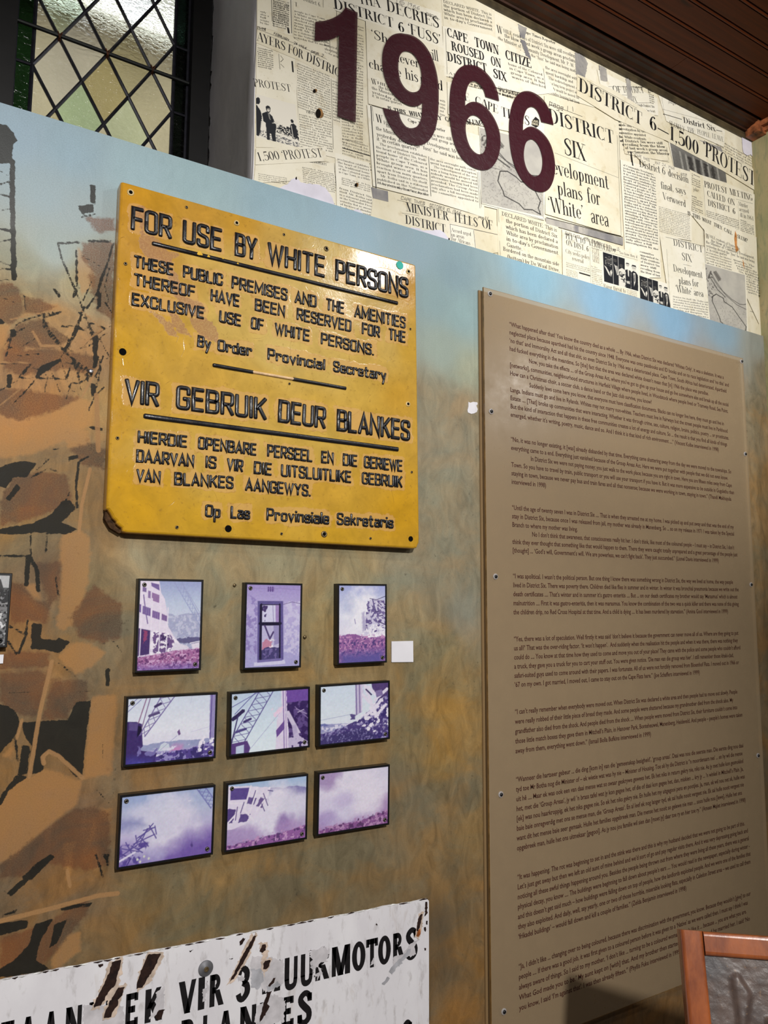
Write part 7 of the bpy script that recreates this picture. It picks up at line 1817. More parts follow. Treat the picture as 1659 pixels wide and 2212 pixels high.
def ph7():
    c = Canvas(176, 126, LIL, .72); c.vgrad([(0, (150, 170, 218)), (.3, (184, 190, 224)), (.6, (190, 178, 222)), (1, (120, 96, 180))]); c.cloud(.5, .5, .42, .6, (220, 214, 238)); c.cloud(.3, .4, .35, .35, (208, 206, 234), .7); c.cloud(.45, .2, .2, .3, (216, 216, 238), .6)
    c.poly([(-.1, .34), (.1, .28), (.2, .34), (.28, .46), (.1, .5), (-.1, .5)], (150, 152, 204), .06, 12, .06, .7); c.poly([(.5, .9), (.8, .7), (1.1, .66), (1.1, 1.1), (.4, 1.1)], (112, 82, 176), .2, 5, .25, .75); c.cloud(.3, .9, .3, .12, (180, 176, 222), .5)
    c.lattice((.84, -.04), (1.02, .3), .09, .09, (118, 120, 190), 5, .012); r = np.random.default_rng(4)
    for a, b in [((.1, .78), (.34, .44)), ((.24, .52), (.36, .5)), ((.18, .62), (.34, .5)), ((.14, .7), (.36, .6)), ((.3, .46), (.38, .66)), ((.2, .6), (.3, .76)), ((.12, .72), (.24, .84)), ((.28, .5), (.2, .74)), ((.36, .48), (.38, .6)), ((.02, .74), (.2, .82)), ((0, .86), (.18, .72)), ((.06, .66), (.14, .86)), ((.16, .58), (.18, .7))]: c.line([a, b], .012, (92, 78, 160), .9)
    c.speck([(0, .7), (.3, .7), (.2, 1), (0, 1)], (90, 72, 160), .54, 16, .8); c.line([(0, .8), (.12, .9), (.08, 1)], .014, (84, 66, 150)); c.line([(.0, .92), (.16, .82)], .02, (220, 214, 240))
    for x, y in ((.19, .93), (.26, .9), (.31, .94), (.22, .97)): c.poly([(x + .012 * math.cos(t), y + .02 * math.sin(t)) for t in np.linspace(0, 6.2, 9)], (214, 216, 206))
    c.poly([(.76, .84), (.775, .78), (.79, .85), (.78, .88)], (84, 64, 140)); c.line([(.775, .7), (.775, .82)], .004, (130, 110, 180)); c.line([(.72, .17), (.745, .165)], .01, (220, 222, 240)); return c


def ph8():
    c = Canvas(160, 126, LIL, .78); c.vgrad([(0, (158, 186, 226)), (.12, (180, 196, 228)), (.3, (206, 206, 232)), (1, (170, 140, 196))])
    c.poly([(.2, .16), (.45, .12), (.7, .15), (.86, .13), (1.1, .2), (1.1, .4), (.3, .4)], (128, 122, 182), .05, 12)
    c.cloud(.62, .5, .4, .5, (228, 222, 242)); c.cloud(.85, .42, .3, .35, (216, 212, 236)); c.cloud(.4, .7, .35, .3, (226, 220, 242)); c.cloud(.2, .84, .3, .2, (170, 140, 200), .8); c.cloud(.7, .75, .16, .26, (150, 120, 186), .9); c.cloud(.78, .8, .2, .14, (176, 140, 200), .7)
    c.poly([(-.1, .02), (.28, .06), (.52, .12), (.5, .34), (.4, .46), (.32, .6), (.2, .66), (-.1, .72)], (226, 216, 240), .03, 16); c.poly([(.03, .06), (.26, .08), (.24, .26), (.03, .24)], (92, 72, 150)); c.poly([(-.1, .34), (.1, .4), (.06, .6), (-.1, .58)], (86, 66, 136), .03); c.poly([(.24, .22), (.36, .26), (.32, .36), (.22, .32)], (104, 84, 150), .02); c.poly([(.4, .26), (.48, .3), (.42, .42), (.36, .38)], (110, 88, 150), .03); c.poly([(.16, .48), (.28, .5), (.24, .6), (.14, .6)], (96, 76, 146), .03)
    for a, b in [((0, .28), (.2, .32)), ((.28, .06), (.2, .44)), ((.36, .1), (.28, .46)), ((.0, .6), (.16, .4)), ((.52, .12), (.44, .4)), ((.22, .44), (.32, .6)), ((.36, .46), (.46, .3)), ((.3, .2), (.46, .24))]: c.line([a, b], .022, (232, 224, 242), .95)
    for a, b in [((.34, .14), (.3, .3)), ((.44, .2), (.5, .4)), ((.2, .3), (.16, .46)), ((.12, .36), (.1, .56)), ((.5, .16), (.56, .18)), ((.42, .36), (.46, .48))]: c.line([a, b], .01, (80, 60, 130), .9)
    c.poly([(-.1, .96), (.4, .9), (.7, .86), (1.1, .78), (1.1, 1.1), (-.1, 1.1)], (150, 92, 166), .05, 20); c.speck([(0, .92), (1, .78), (1, 1), (0, 1)], (196, 146, 200), .54, 30); c.speck([(0, .95), (1, .82), (1, 1), (0, 1)], (96, 60, 120), .58, 24); return c


def ph9():
    c = Canvas(150, 126, LIL, .82); c.vgrad([(0, (206, 202, 228)), (.3, (222, 214, 238)), (.7, (206, 192, 228)), (1, (160, 120, 186))]); c.cloud(.55, .35, .55, .5, (228, 220, 240)); c.cloud(.3, .62, .3, .35, (214, 206, 236)); c.cloud(.1, .1, .26, .22, (160, 130, 186), .8); c.cloud(.34, .5, .16, .2, (196, 178, 222), .6); c.cloud(.95, .7, .16, .24, (160, 120, 180), .7); c.cloud(.12, .78, .16, .18, (170, 146, 206), .7); c.cloud(.75, .6, .25, .3, (232, 224, 242), .7)
    c.poly([(-.1, .96), (.3, .9), (.6, .88), (.8, .83), (1.1, .74), (1.1, 1.1), (-.1, 1.1)], (140, 84, 150), .05, 24); c.speck([(0, .92), (1, .76), (1, 1), (0, 1)], (186, 136, 188), .54, 34); c.speck([(0, .93), (1, .78), (1, 1), (0, 1)], (96, 56, 110), .57, 26); return c


def phbw():
    c = Canvas(140, 190, (120, 120, 120), 1.4); c.poly([(0, 0), (1, 0), (1, .2), (0, .22)], (226, 226, 228), .02); c.poly([(.6, .06), (1, .02), (1, .2), (.6, .2)], (60, 60, 62), .05); c.line([(0, .08), (1, .04)], .03, (190, 190, 192)); c.poly([(.82, .0), (1, .0), (1, .18), (.9, .18)], (180, 180, 182))
    c.poly([(0, .22), (1, .2), (1, .45), (0, .46)], (46, 46, 48), .02); c.speck([(0, .22), (1, .2), (1, .45), (0, .46)], (140, 140, 142), .58, 24); c.line([(0, .42), (1, .41)], .016, (170, 170, 172)); c.poly([(0, .47), (1, .46), (1, 1.1), (0, 1.1)], (120, 120, 122), .04); c.speck([(0, .5), (1, .5), (1, 1), (0, 1)], (48, 48, 50), .52, 22)
    c.speck([(0, .5), (1, .5), (1, 1), (0, 1)], (216, 216, 218), .6, 18); c.poly([(.76, .92), (.86, .88), (.93, .92), (.9, .98), (.8, .98)], (14, 14, 16)); c.line([(.2, 1), (.5, .6)], .05, (80, 80, 84)); return c


def photo_frame(label, px, cv, bw=False):
    """px = outer front corners TL, TR, BR, BL in the photo"""
    P = WA(px, FD)
    # square the frame up: level and plumb, as it hangs
    x0 = (P[0][0] + P[3][0]) / 2; x1 = (P[1][0] + P[2][0]) / 2; zt_ = (P[0][1] + P[1][1]) / 2; zb_ = (P[2][1] + P[3][1]) / 2
    tilt = math.atan2((P[1][1] - P[0][1] + P[2][1] - P[3][1]) / 2, x1 - x0)
    c = np.array([(x0 + x1) / 2, (zt_ + zb_) / 2]); w, h = x1 - x0, zt_ - zb_
    ca, sa = math.cos(tilt), math.sin(tilt)
    R = lambda u, v: (c[0] + u * ca - v * sa, c[1] + u * sa + v * ca)
    root = bpy.data.objects.new('photo_frame', None); COL.objects.link(root); root.location = (c[0], 0, zb_)
    tag(root, label, 'framed photograph', None if bw else 'nine small framed colour photographs of demolition')
    cv.c = cv.c * .87 + cv.c.mean(-1, keepdims=True) * .13 + rng.normal(0, 2.5, cv.c.shape) + (cv.n(40, 3)[..., None] - .5) * 16
    b = .0042
    mb = MB()
    o_, i_ = [(-w / 2, -h / 2), (w / 2, -h / 2), (w / 2, h / 2), (-w / 2, h / 2)], None
    def ring(s, y):
        return [(*R(u - math.copysign(s, u), v - math.copysign(s, v)), y) for u, v in o_]
    rr = [ring(0, -.0008), ring(0, -FD + .001), ring(.001, -FD), ring(b - .0006, -FD), ring(b, -FD + .0022)]
    V = [(p[0], p[2], p[1]) for r in rr for p in r]
    F = [(4 * j + i, 4 * j + (i + 1) % 4, 4 * j + 4 + (i + 1) % 4, 4 * j + 4 + i) for j in range(len(rr) - 1) for i in range(4)] + [(0, 3, 2, 1), (16, 17, 18, 19)]
    mb.add(V, F).build('frame', M_FRAME, root)
    q = b - .0004
    picture('photograph', cv, [R(-w / 2 + q, h / 2 - q), R(w / 2 - q, h / 2 - q), R(w / 2 - q, -h / 2 + q), R(-w / 2 + q, -h / 2 + q)], -FD + .0016, M_PHOTO, root)
    for u, v in ((-w / 2 + .0115, h / 2 - .0115), (w / 2 - .0115, -h / 2 + .0115)):
        p = R(u, v)
        s = MB().lathe_y((p[0], -FD + .0016, p[1]), [(.0043, 0), (.0041, -.001), (.003, -.002), (.0019, -.0021), (.0017, -.001)], 16).build('screw', M_BSCREW if not bw else M_FRAME, root, smooth=True)
        MB().lathe_y((p[0], -FD + .0016, p[1]), [(.0017, -.0008), (.0016, -.0013)], 8).build('screw_recess', M_BLACK, s)
    return root


photo_frame('framed photo of a half-wrecked white building with a crane, top row left', [(299, 1250), (440.5, 1252), (434, 1448), (292, 1453.5)], ph1())
photo_frame('framed photo of a lone window in a lilac wall, top row middle', [(530, 1259), (654.5, 1259.5), (650, 1443), (526, 1446)], ph2())
photo_frame('framed photo of a collapsing structure over magenta ground, top row right', [(730, 1261.5), (836.5, 1261), (836, 1432), (729, 1436)], ph3())
photo_frame('framed photo of a crane left and domed sheds behind, middle row left', [(273, 1506.5), (471, 1495), (466, 1638.5), (267, 1657)], ph4())
photo_frame('framed photo of a crane boom beside a broken wall end, middle row middle', [(498, 1496), (671.5, 1483), (668, 1615), (495, 1635)], ph5())
photo_frame('framed photo of a slope of rubble at right, middle row right', [(690, 1481), (842.5, 1469.5), (843, 1597), (689, 1613)], ph6())
photo_frame('framed photo of dust with a bent steel skeleton, bottom row left', [(260, 1718), (465.5, 1696), (461, 1845.5), (252, 1880.5)], ph7())
photo_frame('framed photo of a building toppling into dust, bottom row middle', [(489, 1692.5), (666, 1671.5), (664, 1813), (486, 1842)], ph8())
photo_frame('framed photo of a dust cloud above purple ground, bottom row right', [(687, 1669), (842, 1651.5), (842, 1781.5), (685, 1807)], ph9())
photo_frame('black and white framed photo cut off by the left edge of the picture', [(-112, 1232), (25.5, 1240), (17, 1397), (-124, 1402)], phbw(), True)

M_CARD = plain('white_card', (232, 230, 236), .6, .3, .015, 30)
mb = MB(); slab(mb, WA([(846, 1385.5), (892.5, 1384.5), (893, 1430), (846, 1430.5)], .003), -.003, -.0004)
tag(mb.build('label_card', M_CARD), 'square white blank label card right of the top row of photos', 'label card')
mb = MB(); slab(mb, WA([(-60, 1416), (8, 1414), (6.5, 1433), (-62, 1438)], .003), -.003, -.0004)
tag(mb.build('label_card', M_CARD), 'white label card under the black and white photo at the left edge', 'label card')
mb = MB(); slab(mb, WA([(1012, 868), (1016, 870), (1022, 868), (1031, 869), (1032, 873), (1029, 876), (1032, 884), (1030, 890), (1024, 893), (1018, 894), (1011, 891), (1010, 886), (1012, 878)], .0012), -.0012, -.0002)
tag(mb.build('paper_scrap', M_CARD), 'small torn white paper scrap on the wall left of the acrylic panel', 'paper scrap')
for lab, x, y, r, m in [('bent nail left in the wall between the first two photos of the top row', 507, 1264, 2.6, M_SCREW), ('small screw in the wall right of the lone window photo', 659, 1376, 3, M_SCREW), ('shiny screw in the painted wall left of the yellow sign', 197, 802, 3.6, plain('bright_steel', (200, 200, 206), .2, .6, .1, 100, metal=.9))]:
    c0 = W(x, y, .003); rr = r * .001
    mb = MB().lathe_y((c0[0], .002, c0[1]), [(rr * .5, 0), (rr * .5, -.004), (rr * 1.3, -.0045), (rr * 1.2, -.006), (rr * .6, -.0066)], 12)
    tag(mb.build('wall_screw', m, smooth=True), lab, 'screw')

# ================================================================ FROSTED ACRYLIC PANEL
AD = .019
ax0, ax1, az1, az0 = W(1044.5, 620, AD)[0], W(1605, 769, AD)[0], W(1046, 620, AD)[1] + .0, W(1460, 2133, AD)[1]


def frosted(name, tint, t, gl):
    k = NT(name)
    trn = k.n('ShaderNodeBsdfTransparent'); trn.inputs[0].default_value = rgba((250, 244, 236))
    n = k.noise(30, 4, .6); n2 = k.noise(260, 2)
    k.set(col=k.mix(n, rgba(tint), rgba(tuple(c * .93 for c in tint))), rough=k.rng(n, .3, .7, gl - .05, gl + .06), spec=.5)
    k.bump(n2, .06, .0008)
    ms = k.n('ShaderNodeMixShader'); ms.inputs[0].default_value = t
    k.l(trn.outputs[0], ms.inputs[1]); k.l(k.b.outputs[0], ms.inputs[2]); k.l(ms.outputs[0], k.out.inputs[0])
    return k.m


panel = bpy.data.objects.new('acrylic_panel', None); COL.objects.link(panel); panel.location = ((ax0 + ax1) / 2, 0, az0)
tag(panel, 'tall frosted acrylic panel of printed brown interview quotations on standoff screws', 'text panel')
mb = MB()
V = []
bev = .0012
for y, s in ((-AD + .004, 0), (-AD + bev, 0), (-AD, bev)):
    V += [(ax0 + s, y, az0 + s), (ax1 - s, y, az0 + s), (ax1 - s, y, az1 - s), (ax0 + s, y, az1 - s)]
mb.add(V, [(0, 1, 5, 4), (1, 2, 6, 5), (2, 3, 7, 6), (3, 0, 4, 7), (4, 5, 9, 8), (5, 6, 10, 9), (6, 7, 11, 10), (7, 4, 8, 11), (8, 9, 10, 11)])
mb.build('front_sheet', frosted('frosted_acrylic', (172, 150, 120), .7, .3), panel)
mb = MB().box((ax0 - .004, -.0042, az0 + .002), (ax1 - .003, -.0008, az1 - .004))
mb.build('back_sheet', frosted('backing_acrylic', (168, 138, 98), .7, .4), panel)
M_AEDGE = plain('acrylic_edge', (128, 98, 56), .3, .5, .2, 40)
mb = MB().box((ax0 - .0002, -AD + .0003, az0), (ax0 + .0008, -AD + .0045, az1)).box((ax0, -AD + .0003, az0 - .0004), (ax1, -AD + .0045, az0 + .0006))
mb.build('sheet_edge', M_AEDGE, panel)['label'] = 'brown-looking cut edge of the sheet'
M_CAPB = plain('black_screw_cap', (20, 20, 22), .35, .5, .2, 100)
M_CLEAR = frosted('clear_washer', (214, 212, 214), .55, .15)
for x, y in [(1058, 635), (1060.5, 889), (1070, 1245.5), (1081.5, 1716), (1601.5, 781), (1609.5, 981), (1622, 1263), (1637, 1632), (1088, 2185)]:
    c0 = W(x, y, AD)
    s = MB().lathe_y((c0[0], -AD, c0[1]), [(.0074, .0), (.0074, -.0016), (.0066, -.0022)], 18).build('washer', M_CLEAR, panel, smooth=True)
    MB().lathe_y((c0[0], -AD, c0[1]), [(.0043, -.002), (.0042, -.0036), (.0032, -.0048), (.0014, -.0052)], 16).build('screw_cap', M_CAPB, s, smooth=True)
    MB().lathe_y((c0[0], -.0006, c0[1]), [(.0035, .0), (.0035, -AD - .001)], 12).build('standoff', M_SCREW, s)

TW = .0002
PARA = [
 (704.3, 17.75, [(0, 1563.5, "“What happened after that? You know the country died as a whole .... By 1966, when District Six was declared ‘Whites Only’, it was a skeleton. It was a"),
  (0, 1574.8, "neglected place because apartheid had hit the country since 1948. Everyone was onto passbooks and ID books and on to race legislation and ‘no this’ and"),
  (0, 1569.5, "‘no that’ and Immorality Act and all that shit, so even District Six by 1966 was a deteriorated place. Cape Town, South Africa had deteriorated. Apartheid"),
  (0, 1531, "had fucked everything in the meantime. So [the] fact that the area was declared white doesn’t mean that [in] 1966 the place was paradise."),
  (1, 1574, "Now, you take the effects .... of the Group Areas Act, where you’ve got to give up your house and go live somewhere else and break up all the social"),
  (0, 1573, "[networks], communities, neighbourhood structures in Harfield Village where people lived, in Woodstock where people lived or Tramway Road, Sea Point."),
  (0, 1408, "How can a Christmas choir, a soccer club, a dance band or the Jazz club survive, you know?"),
  (1, 1564, "Suddenly laws come here you know, that everyone must have classification documents. Blacks can no longer live here, they must go and live in"),
  (0, 1572, "Langa. Indians must go and live in Rylands. Whites may not marry non-whites. Teachers must live in Fairways but the street people must live in Parkhood"),
  (0, 1575, "Estate .... [That] broke up communities that were interacting. Whether it was through crime, sex, culture, religion, brains, politics, poetry ... or prostitutes."),
  (0, 1571, "But the kind of interaction that happens in these free communities creates a lot of energy and culture. So ... the result is that you find all kinds of things"),
  (0, 1553, "emerged, whether it’s writing, poetry, music, dance and so. And I think it is that kind of rich environment ....” (Vincent Kolbe interviewed in 1998)")]),
 (953.3, 18.35, [(0, 1579.8, "“No, it was no longer existing, it [was] already disbanded by that time. Everything came shattering away from the day we were moved to the townships. So"),
  (0, 1573, "everything came to a end. Everything just vanished because of the Group Areas Act. Here we were put together with people that we did not even know."),
  (1, 1581, "In District Six we were not paying money; you just walk to the work place; because you are right in town. Here you are fifteen miles away from Cape"),
  (0, 1586, "Town. So you have to travel by train, public transport or you will use your transport if you have it. But it was more expensive to be outside in Gugulethu than"),
  (0, 1579.8, "staying in town, because we never pay bus and train fares and all that nonsense; because we were working in town, staying in town.” (Thandi Makhupula"),
  (0, 1180, "interviewed in 1998)")]),
 (1101, 18.45, [(0, 1585, "“Until the age of twenty seven I was in District Six .... That is when they arrested me at my home. I was picked up and put away and that was the end of my"),
  (0, 1586, "stay in District Six, because once I was released from jail, my mother was already in Manenberg. So ... so on my release in 1971 I was taken by the Special"),
  (0, 1248, "Branch to where my mother was living."),
  (1, 1586, "No I don’t think that awareness, that consciousness really hit her. I don’t think, like most of the coloured people – I must say – in District Six, I don’t"),
  (0, 1593, "think they ever thought that something like that would happen to them. There they were caught totally unprepared and a great percentage of the people just"),
  (0, 1553, "[thought] ... ‘God’s will, Government’s will. We are powerless, we can’t fight back’. They just succumbed.” (Lionel Davis interviewed in 1999)")]),
 (1249, 19.5, [(0, 1583.6, "“I was apolitical. I wasn’t the political person. But one thing I knew there was something wrong in District Six, the way we lived at home, the way people"),
  (0, 1595.7, "lived in District Six. There was poverty there. Children died like flies in summer and in winter. In winter it was bronchial pneumonia because we write out the"),
  (0, 1593, "death certificates .... That’s winter and in summer it’s gastro enteritis .... But ... on our death certificates my brother would say ‘Marasmus’ which is almost"),
  (0, 1595.7, "malnutrition .... First it was gastro-enteritis, then it was marasmus. You know the combination of the two was a quick killer and there was none of this giving"),
  (0, 1573, "the children drip, no Red Cross Hospital at that time. And a child is dying .... It has been murdered by starvation.” (Amina Gool interviewed in 1999)")]),
 (1385.3, 19.75, [(0, 1595, "“Yes, there was a lot of speculation. Well firstly it was said ‘don’t believe it because the government can never move all of us. Where are they going to put"),
  (0, 1594, "us all?’ That was the over-riding factor. ‘It won’t happen’.  And suddenly when the realisation hit the people and when it was there, there was nothing they"),
  (0, 1599.5, "could do .... You know at that time how they used to come and move you out of your place? They came with the police and some people who couldn’t afford"),
  (0, 1585, "a truck, they gave you a truck for you to cart your stuff out. You were given notice. ‘Die man van die group was hier’. I still remember those khaki-clad,"),
  (0, 1596, "safari-suited guys used to come around with their papers. I was fortunate. All of us were not forcibly removed from Bloemhof Flats. I moved out in 1966 or"),
  (0, 1512, "’67 on my own. I got married, I moved out, I came to stay out on the Cape Flats here.” (Joe Schaffers interviewed in 1999)")]),
 (1542.6, 21.1, [(0, 1593, "“I can’t really remember when everybody were moved out. When District Six was declared a white area and then people had to move out slowly. People"),
  (0, 1584, "were really robbed of their little piece of bread they made. And some people were shattered because my grandmother died from the shock also. My"),
  (0, 1593, "grandfather also died from the shock. And people died from the shock .... When people were moved from District Six, their furniture couldn’t come into"),
  (0, 1604, "those little match boxes they gave them in Mitchell’s Plain, in Hanover Park, Bonteheuwel, Manenberg, Heideveld. And people – people’s homes were taken"),
  (0, 1406.5, "away from them, everything went down.” (Ismail Bolla Bufkins interviewed in 1999)")]),
 (1689, 21.15, [(0, 1606, "“Wanneer die hartseer gebeur ... die ding [kom in] van die ‘gemeenskap besigheid’, ‘group areas’. Daai was nou die seerste man. Die eerste ding nou daai"),
  (0, 1604, "tyd toe Mr Botha nog die Minister of – ek wietie wat was hy nie – Minister of Housing. Toe sê hy die District is ‘’n moordenaars nes’ ... en hy wil die mense"),
  (0, 1606, "uit hê .... Maar ek was ook een van daai mense wat so swaar geskrywe gewees het. Ek het niks in return gekry nie, niks nie. As jy met hulle kon gesmokkel"),
  (0, 1606, "het, met die ‘Group Areas’, jy wil ’n brass tafel wat jy kon gegee het, of die of daai kon gegee het, dan, miskien ... kry jy ... ’n winkel in Mitchell’s Plain. Ja,"),
  (0, 1609, "[ek] was nou haarkroppig, ek het niks gegee nie. So ek het niks gekry nie. En hulle het my uitgegooi pens en pootjies. Ja, man, ek wil nou net sê, hulle was"),
  (0, 1607, "baie baie onregverdig met ons se mense man, die ‘Group Areas’. En al leef ek nog langer tyd, ek sal hulle nooit vergeet nie. Ek sal hulle nooit vergeet nie"),
  (0, 1603, "want dit het mense baie seer gemaak. Hulle het families opgebreek man. Die mense het nooit so gelewe nie man ... soos hulle nou [lewe]. Hulle het ons"),
  (0, 1611, "opgebreek man, hulle het ons uitmekaar [gegooi]. As jy nou jou familie wil sien dan [moet jy] daar toe ry en hier toe ry.” (Ameen Majiet interviewed in 1998)")]),
 (1899.7, 21.4, [(0, 1609, "“It was happening. The rot was beginning to set in and the stink was there and this is why my husband decided that we were not going to be part of this."),
  (0, 1616, "Let’s just get away but then we left an old aunt of mine behind and we’d sort of go and pay regular visits there. And it was very depressing going back and"),
  (0, 1618, "noticing all these awful things happening around you. Besides the people being thrown out from where they were living all these years, there was a general"),
  (0, 1619.6, "physical decay, you know .... The buildings were beginning to fall down about people’s ears .... You would read in the newspaper, especially during winter -"),
  (0, 1621.5, "and this doesn’t get said much – how buildings were falling down on top of people, how the landlords exploited people. And we were one of the families that"),
  (0, 1621.5, "they also exploited. And daily, well, say yearly, one or two of those horrible, miserable looking flats, especially in Caledon Street area – we used to call them"),
  (0, 1483, "‘frikadel buildings’ – would fall down and kill a couple of families.” (Zelda Benjamin interviewed in 1998)")]),
 (2092.7, 22.3, [(0, 1621.5, "“Ja, I didn’t like ... changing over to being coloured, because there was discrimination with the government, you know. Because they wouldn’t [give] to our"),
  (0, 1615.5, "people .... If there was a good job, it was first given to a coloured person before it was given to a ‘Native’ as we were called then. I must say I think I was"),
  (0, 1613, "always aware of things. So I said to my mother, ‘I don’t like ... turning to be a coloured woman. I don’t like it ... because ... you are what you are."),
  (0, 1620, "What God made you to be.’ My aunt kept on [with] that. And my brother then started going out with ... and he married her. I said ‘No"),
  (0, 1471, "you know, I said ‘I’m against that’. I was then already fifteen.” (Phyllis Fuku interviewed in 1999)")])]
M_BROWN = plain('brown_print', (72, 38, 30), .55, .3, .15, 60)
sans = SansFont()
TD = AD + TW
lx = W(1100, 704, TD)[0]
hz_ = lambda x, y: W(x, y, TD)
capH = hz_(1100, 694.4)[1] - hz_(1100, 704)[1]
for y0, pitch, lines in PARA:
    mb = MB()
    n = len(lines)
    xl = 1100 + (y0 - 704) * .0172
    za = hz_(xl, y0)[1]; zb_ = hz_(xl + 2, y0 + pitch * (n - 1))[1]
    for i, (ind, xe, t) in enumerate(lines):
        z = za + (zb_ - za) * i / max(n - 1, 1)
        xa = lx + (.0655 if ind else 0)
        # right end: the column of pixels xe crosses this level
        ye = 1313 + (y0 + pitch * i - 1313) * (3567 - xe) / (3567 - xl)
        xb = hz_(xe, ye)[0]
        t2 = t
        lineW(mb, t2, sans, (xa, z), (xb, z), capH * 1.0, TD)
    mb.build('paragraph', M_BROWN, panel)
sans.close()

# ================================================================ WHITE ENAMEL SIGN
WD = .011
edge = [(-420, 2222), (0, 2117)] + [(x, 2117 - x * .1914 + rng.normal(0, .8)) for x in range(30, 920, 14)] + [(922, 1941), (926.5, 1946), (926.8, 2212), (927.5, 2470), (-420, 2560)]
P = WA(edge, WD)
k = NT('white_enamel')
n1 = k.noise(10, 5, .6, (1, 1, .5), (0, .5, 0), .5); n2 = k.noise(70, 5, .6, (1, 1, .4), (0, -.6, 0)); n3 = k.noise(28, 4, .6, (1, 1, .3), (0, .55, 0), .8)
c = k.mix(k.rng(n1, .35, .65), rgba((238, 236, 240)), rgba((226, 223, 228)))
c = k.mix(k.math('MULTIPLY', k.rng(n2, .56, .7), .4), c, rgba((150, 142, 138)))
c = k.mix(k.math('MULTIPLY', k.rng(n3, .6, .72), .3), c, rgba((176, 158, 138)))
k.set(col=c, rough=.32, spec=.45, coat=.2, coatr=.15)
k.bump(k.math('ADD', n1, k.math('MULTIPLY', n2, .3)), .2, .002)
mb = MB(); slab(mb, P, -WD, -WD + .0028)
wsign = mb.build('enamel_sign', k.m)
tag(wsign, 'white rust-streaked enamel sign with worn black capitals along the bottom edge of the picture', 'sign')
wsign['label'] = 'white rust-streaked enamel sign with worn black capitals, below the small photos'
M_LET = plain('worn_black_paint', (22, 20, 22), .5, .4, .35, 90)
base_y = lambda x: 2133 + (628 - x) * .2475
L1 = [('S', -130, -95), ('T', -78, -34), ('T', -2, 27), ('A', 40, 74), ('A', 92, 122), ('N', 139, 175), ('P', 190, 214), ('L', 226, 250), ('E', 270, 297), ('K', 312, 350), ('V', 384, 422), ('I', 427, 441), ('R', 452, 483), ('3', 509, 540), ('H', 566, 605),
      ('U', 614, 642), ('U', 649, 675), ('R', 681, 711), ('M', 716, 756), ('O', 760, 789), ('T', 790.5, 816), ('O', 816.5, 844), ('R', 849, 874), ('S', 876, 902)]
L2 = [('B', 390, 419), ('L', 437, 460), ('A', 470, 502), ('N', 517, 553), ('K', 560, 600), ('E', 608, 634), ('S', 642, 673)]


def letter_row(L, off, name):
    mb = MB()
    for ch, xa, xb in L:
        cap = 60 + (901 - xa) * .0205
        a, u, v, wd, H = frame3((xa, base_y(xa) + off), (xb, base_y(xb) + off), cap, WD)
        V, F, adv = SANS.glyph(ch)
        lo, hi = V[:, 0].min(), V[:, 0].max()
        P_ = a[None] + (V[:, :1] - lo) / (hi - lo) * wd * u[None] + V[:, 1:] * H * np.array([0, 1.0])[None]
        mb.add(np.stack([P_[:, 0], np.full(len(P_), -WD - .0003), P_[:, 1]], 1), F)
    return mb.build(name, M_LET, wsign)


letter_row(L1, 0, 'lettering'); letter_row(L2, 84, 'lettering')
letter_row([('S', 868, 890)], 197, 'lettering')
# letters worn away: scraped enamel showing through, and rust runs from the top edge
M_SCRAPE = plain('scraped_enamel', (204, 200, 204), .5, .3, .07, 50)
M_GREYS = plain('grey_scrape', (176, 176, 182), .5, .3, .1, 50)
k = NT('rust_run'); nn_ = k.noise(120, 4)
k.set(col=k.mix(k.rng(nn_, .35, .65), rgba((34, 22, 20)), rgba((52, 34, 28))), rough=.8, spec=.2); k.bump(nn_, .6, .002); M_RUST = k.m
M_HALO = plain('rust_halo', (204, 184, 168), .6, .3, .14, 70)


BL = [0]


def blotch(name, pts, m, lift, rough=.0012, label=None):
    P = WA(pts, WD); Q = []
    for a, b in zip(P, np.roll(P, -1, 0)):
        n = max(2, int(np.linalg.norm(b - a) / .003))
        Q += [a + (b - a) * i / n + rng.normal(0, rough, 2) for i in range(n)]
    BL[0] += 1
    V, F = flat(Q, -WD - lift - BL[0] * 4e-6)
    o = build(name, V, F, m, wsign)
    if label: o['label'] = label
    return o


r1 = lambda x, y: (x / 5.027, 1980 + y / 5.027)
r2 = lambda x, y: (300 + x / 2.885, 1980 + y / 2.885)
r3 = lambda x, y: (610 + x / 2.885, 1930 + y / 2.885)
for pts in [zz(r2, "700 250 780 240 880 270 905 300 880 350 840 460 770 470 760 420 700 400 690 330"), zz(r2, "880 265 900 262 900 420 862 440 850 400 872 340"), zz(r1, "900 960 1180 960 1340 960 1350 1200 960 1280 900 1200"), zz(r2, "110 470 160 430 150 600 60 640 100 560"),
            zz(r2, "400 450 425 440 410 520 395 530"), zz(r2, "610 372 650 365 660 395 620 400"), zz(r3, "740 390 790 320 830 290 850 290 820 330 830 380 800 400 770 380 720 420"), zz(r3, "690 395 740 380 740 440 690 450"),
            zz(r2, "740 560 840 480 900 510 900 640 780 690 720 660"), zz(r3, "0 690 20 660 10 800 -10 800"), zz(r3, "562 405 572 398 566 440 545 452"), zz(r2, "425 395 436 430 432 480 425 470")]:
    blotch('scraped_patch', pts, M_SCRAPE, .0006)
for pts in [zz(r2, "700 330 760 320 780 400 740 450 700 440"), zz(r2, "790 440 870 400 885 430 800 470"), zz(r3, "660 480 760 370 800 340 790 380 720 450 680 510"), zz(r3, "620 560 660 510 670 530 630 570")]:
    blotch('grey_scrape', pts, M_GREYS, .0008)
for pts in [zz(r3, "215 360 240 380 262 372 270 410 240 430 222 400"), zz(r3, "160 350 270 340 300 350 280 400 200 470 190 520 230 470 250 490 200 540 180 420")]:
    blotch('scrape_scratches', pts, M_SCRAPE, .0007, .003)
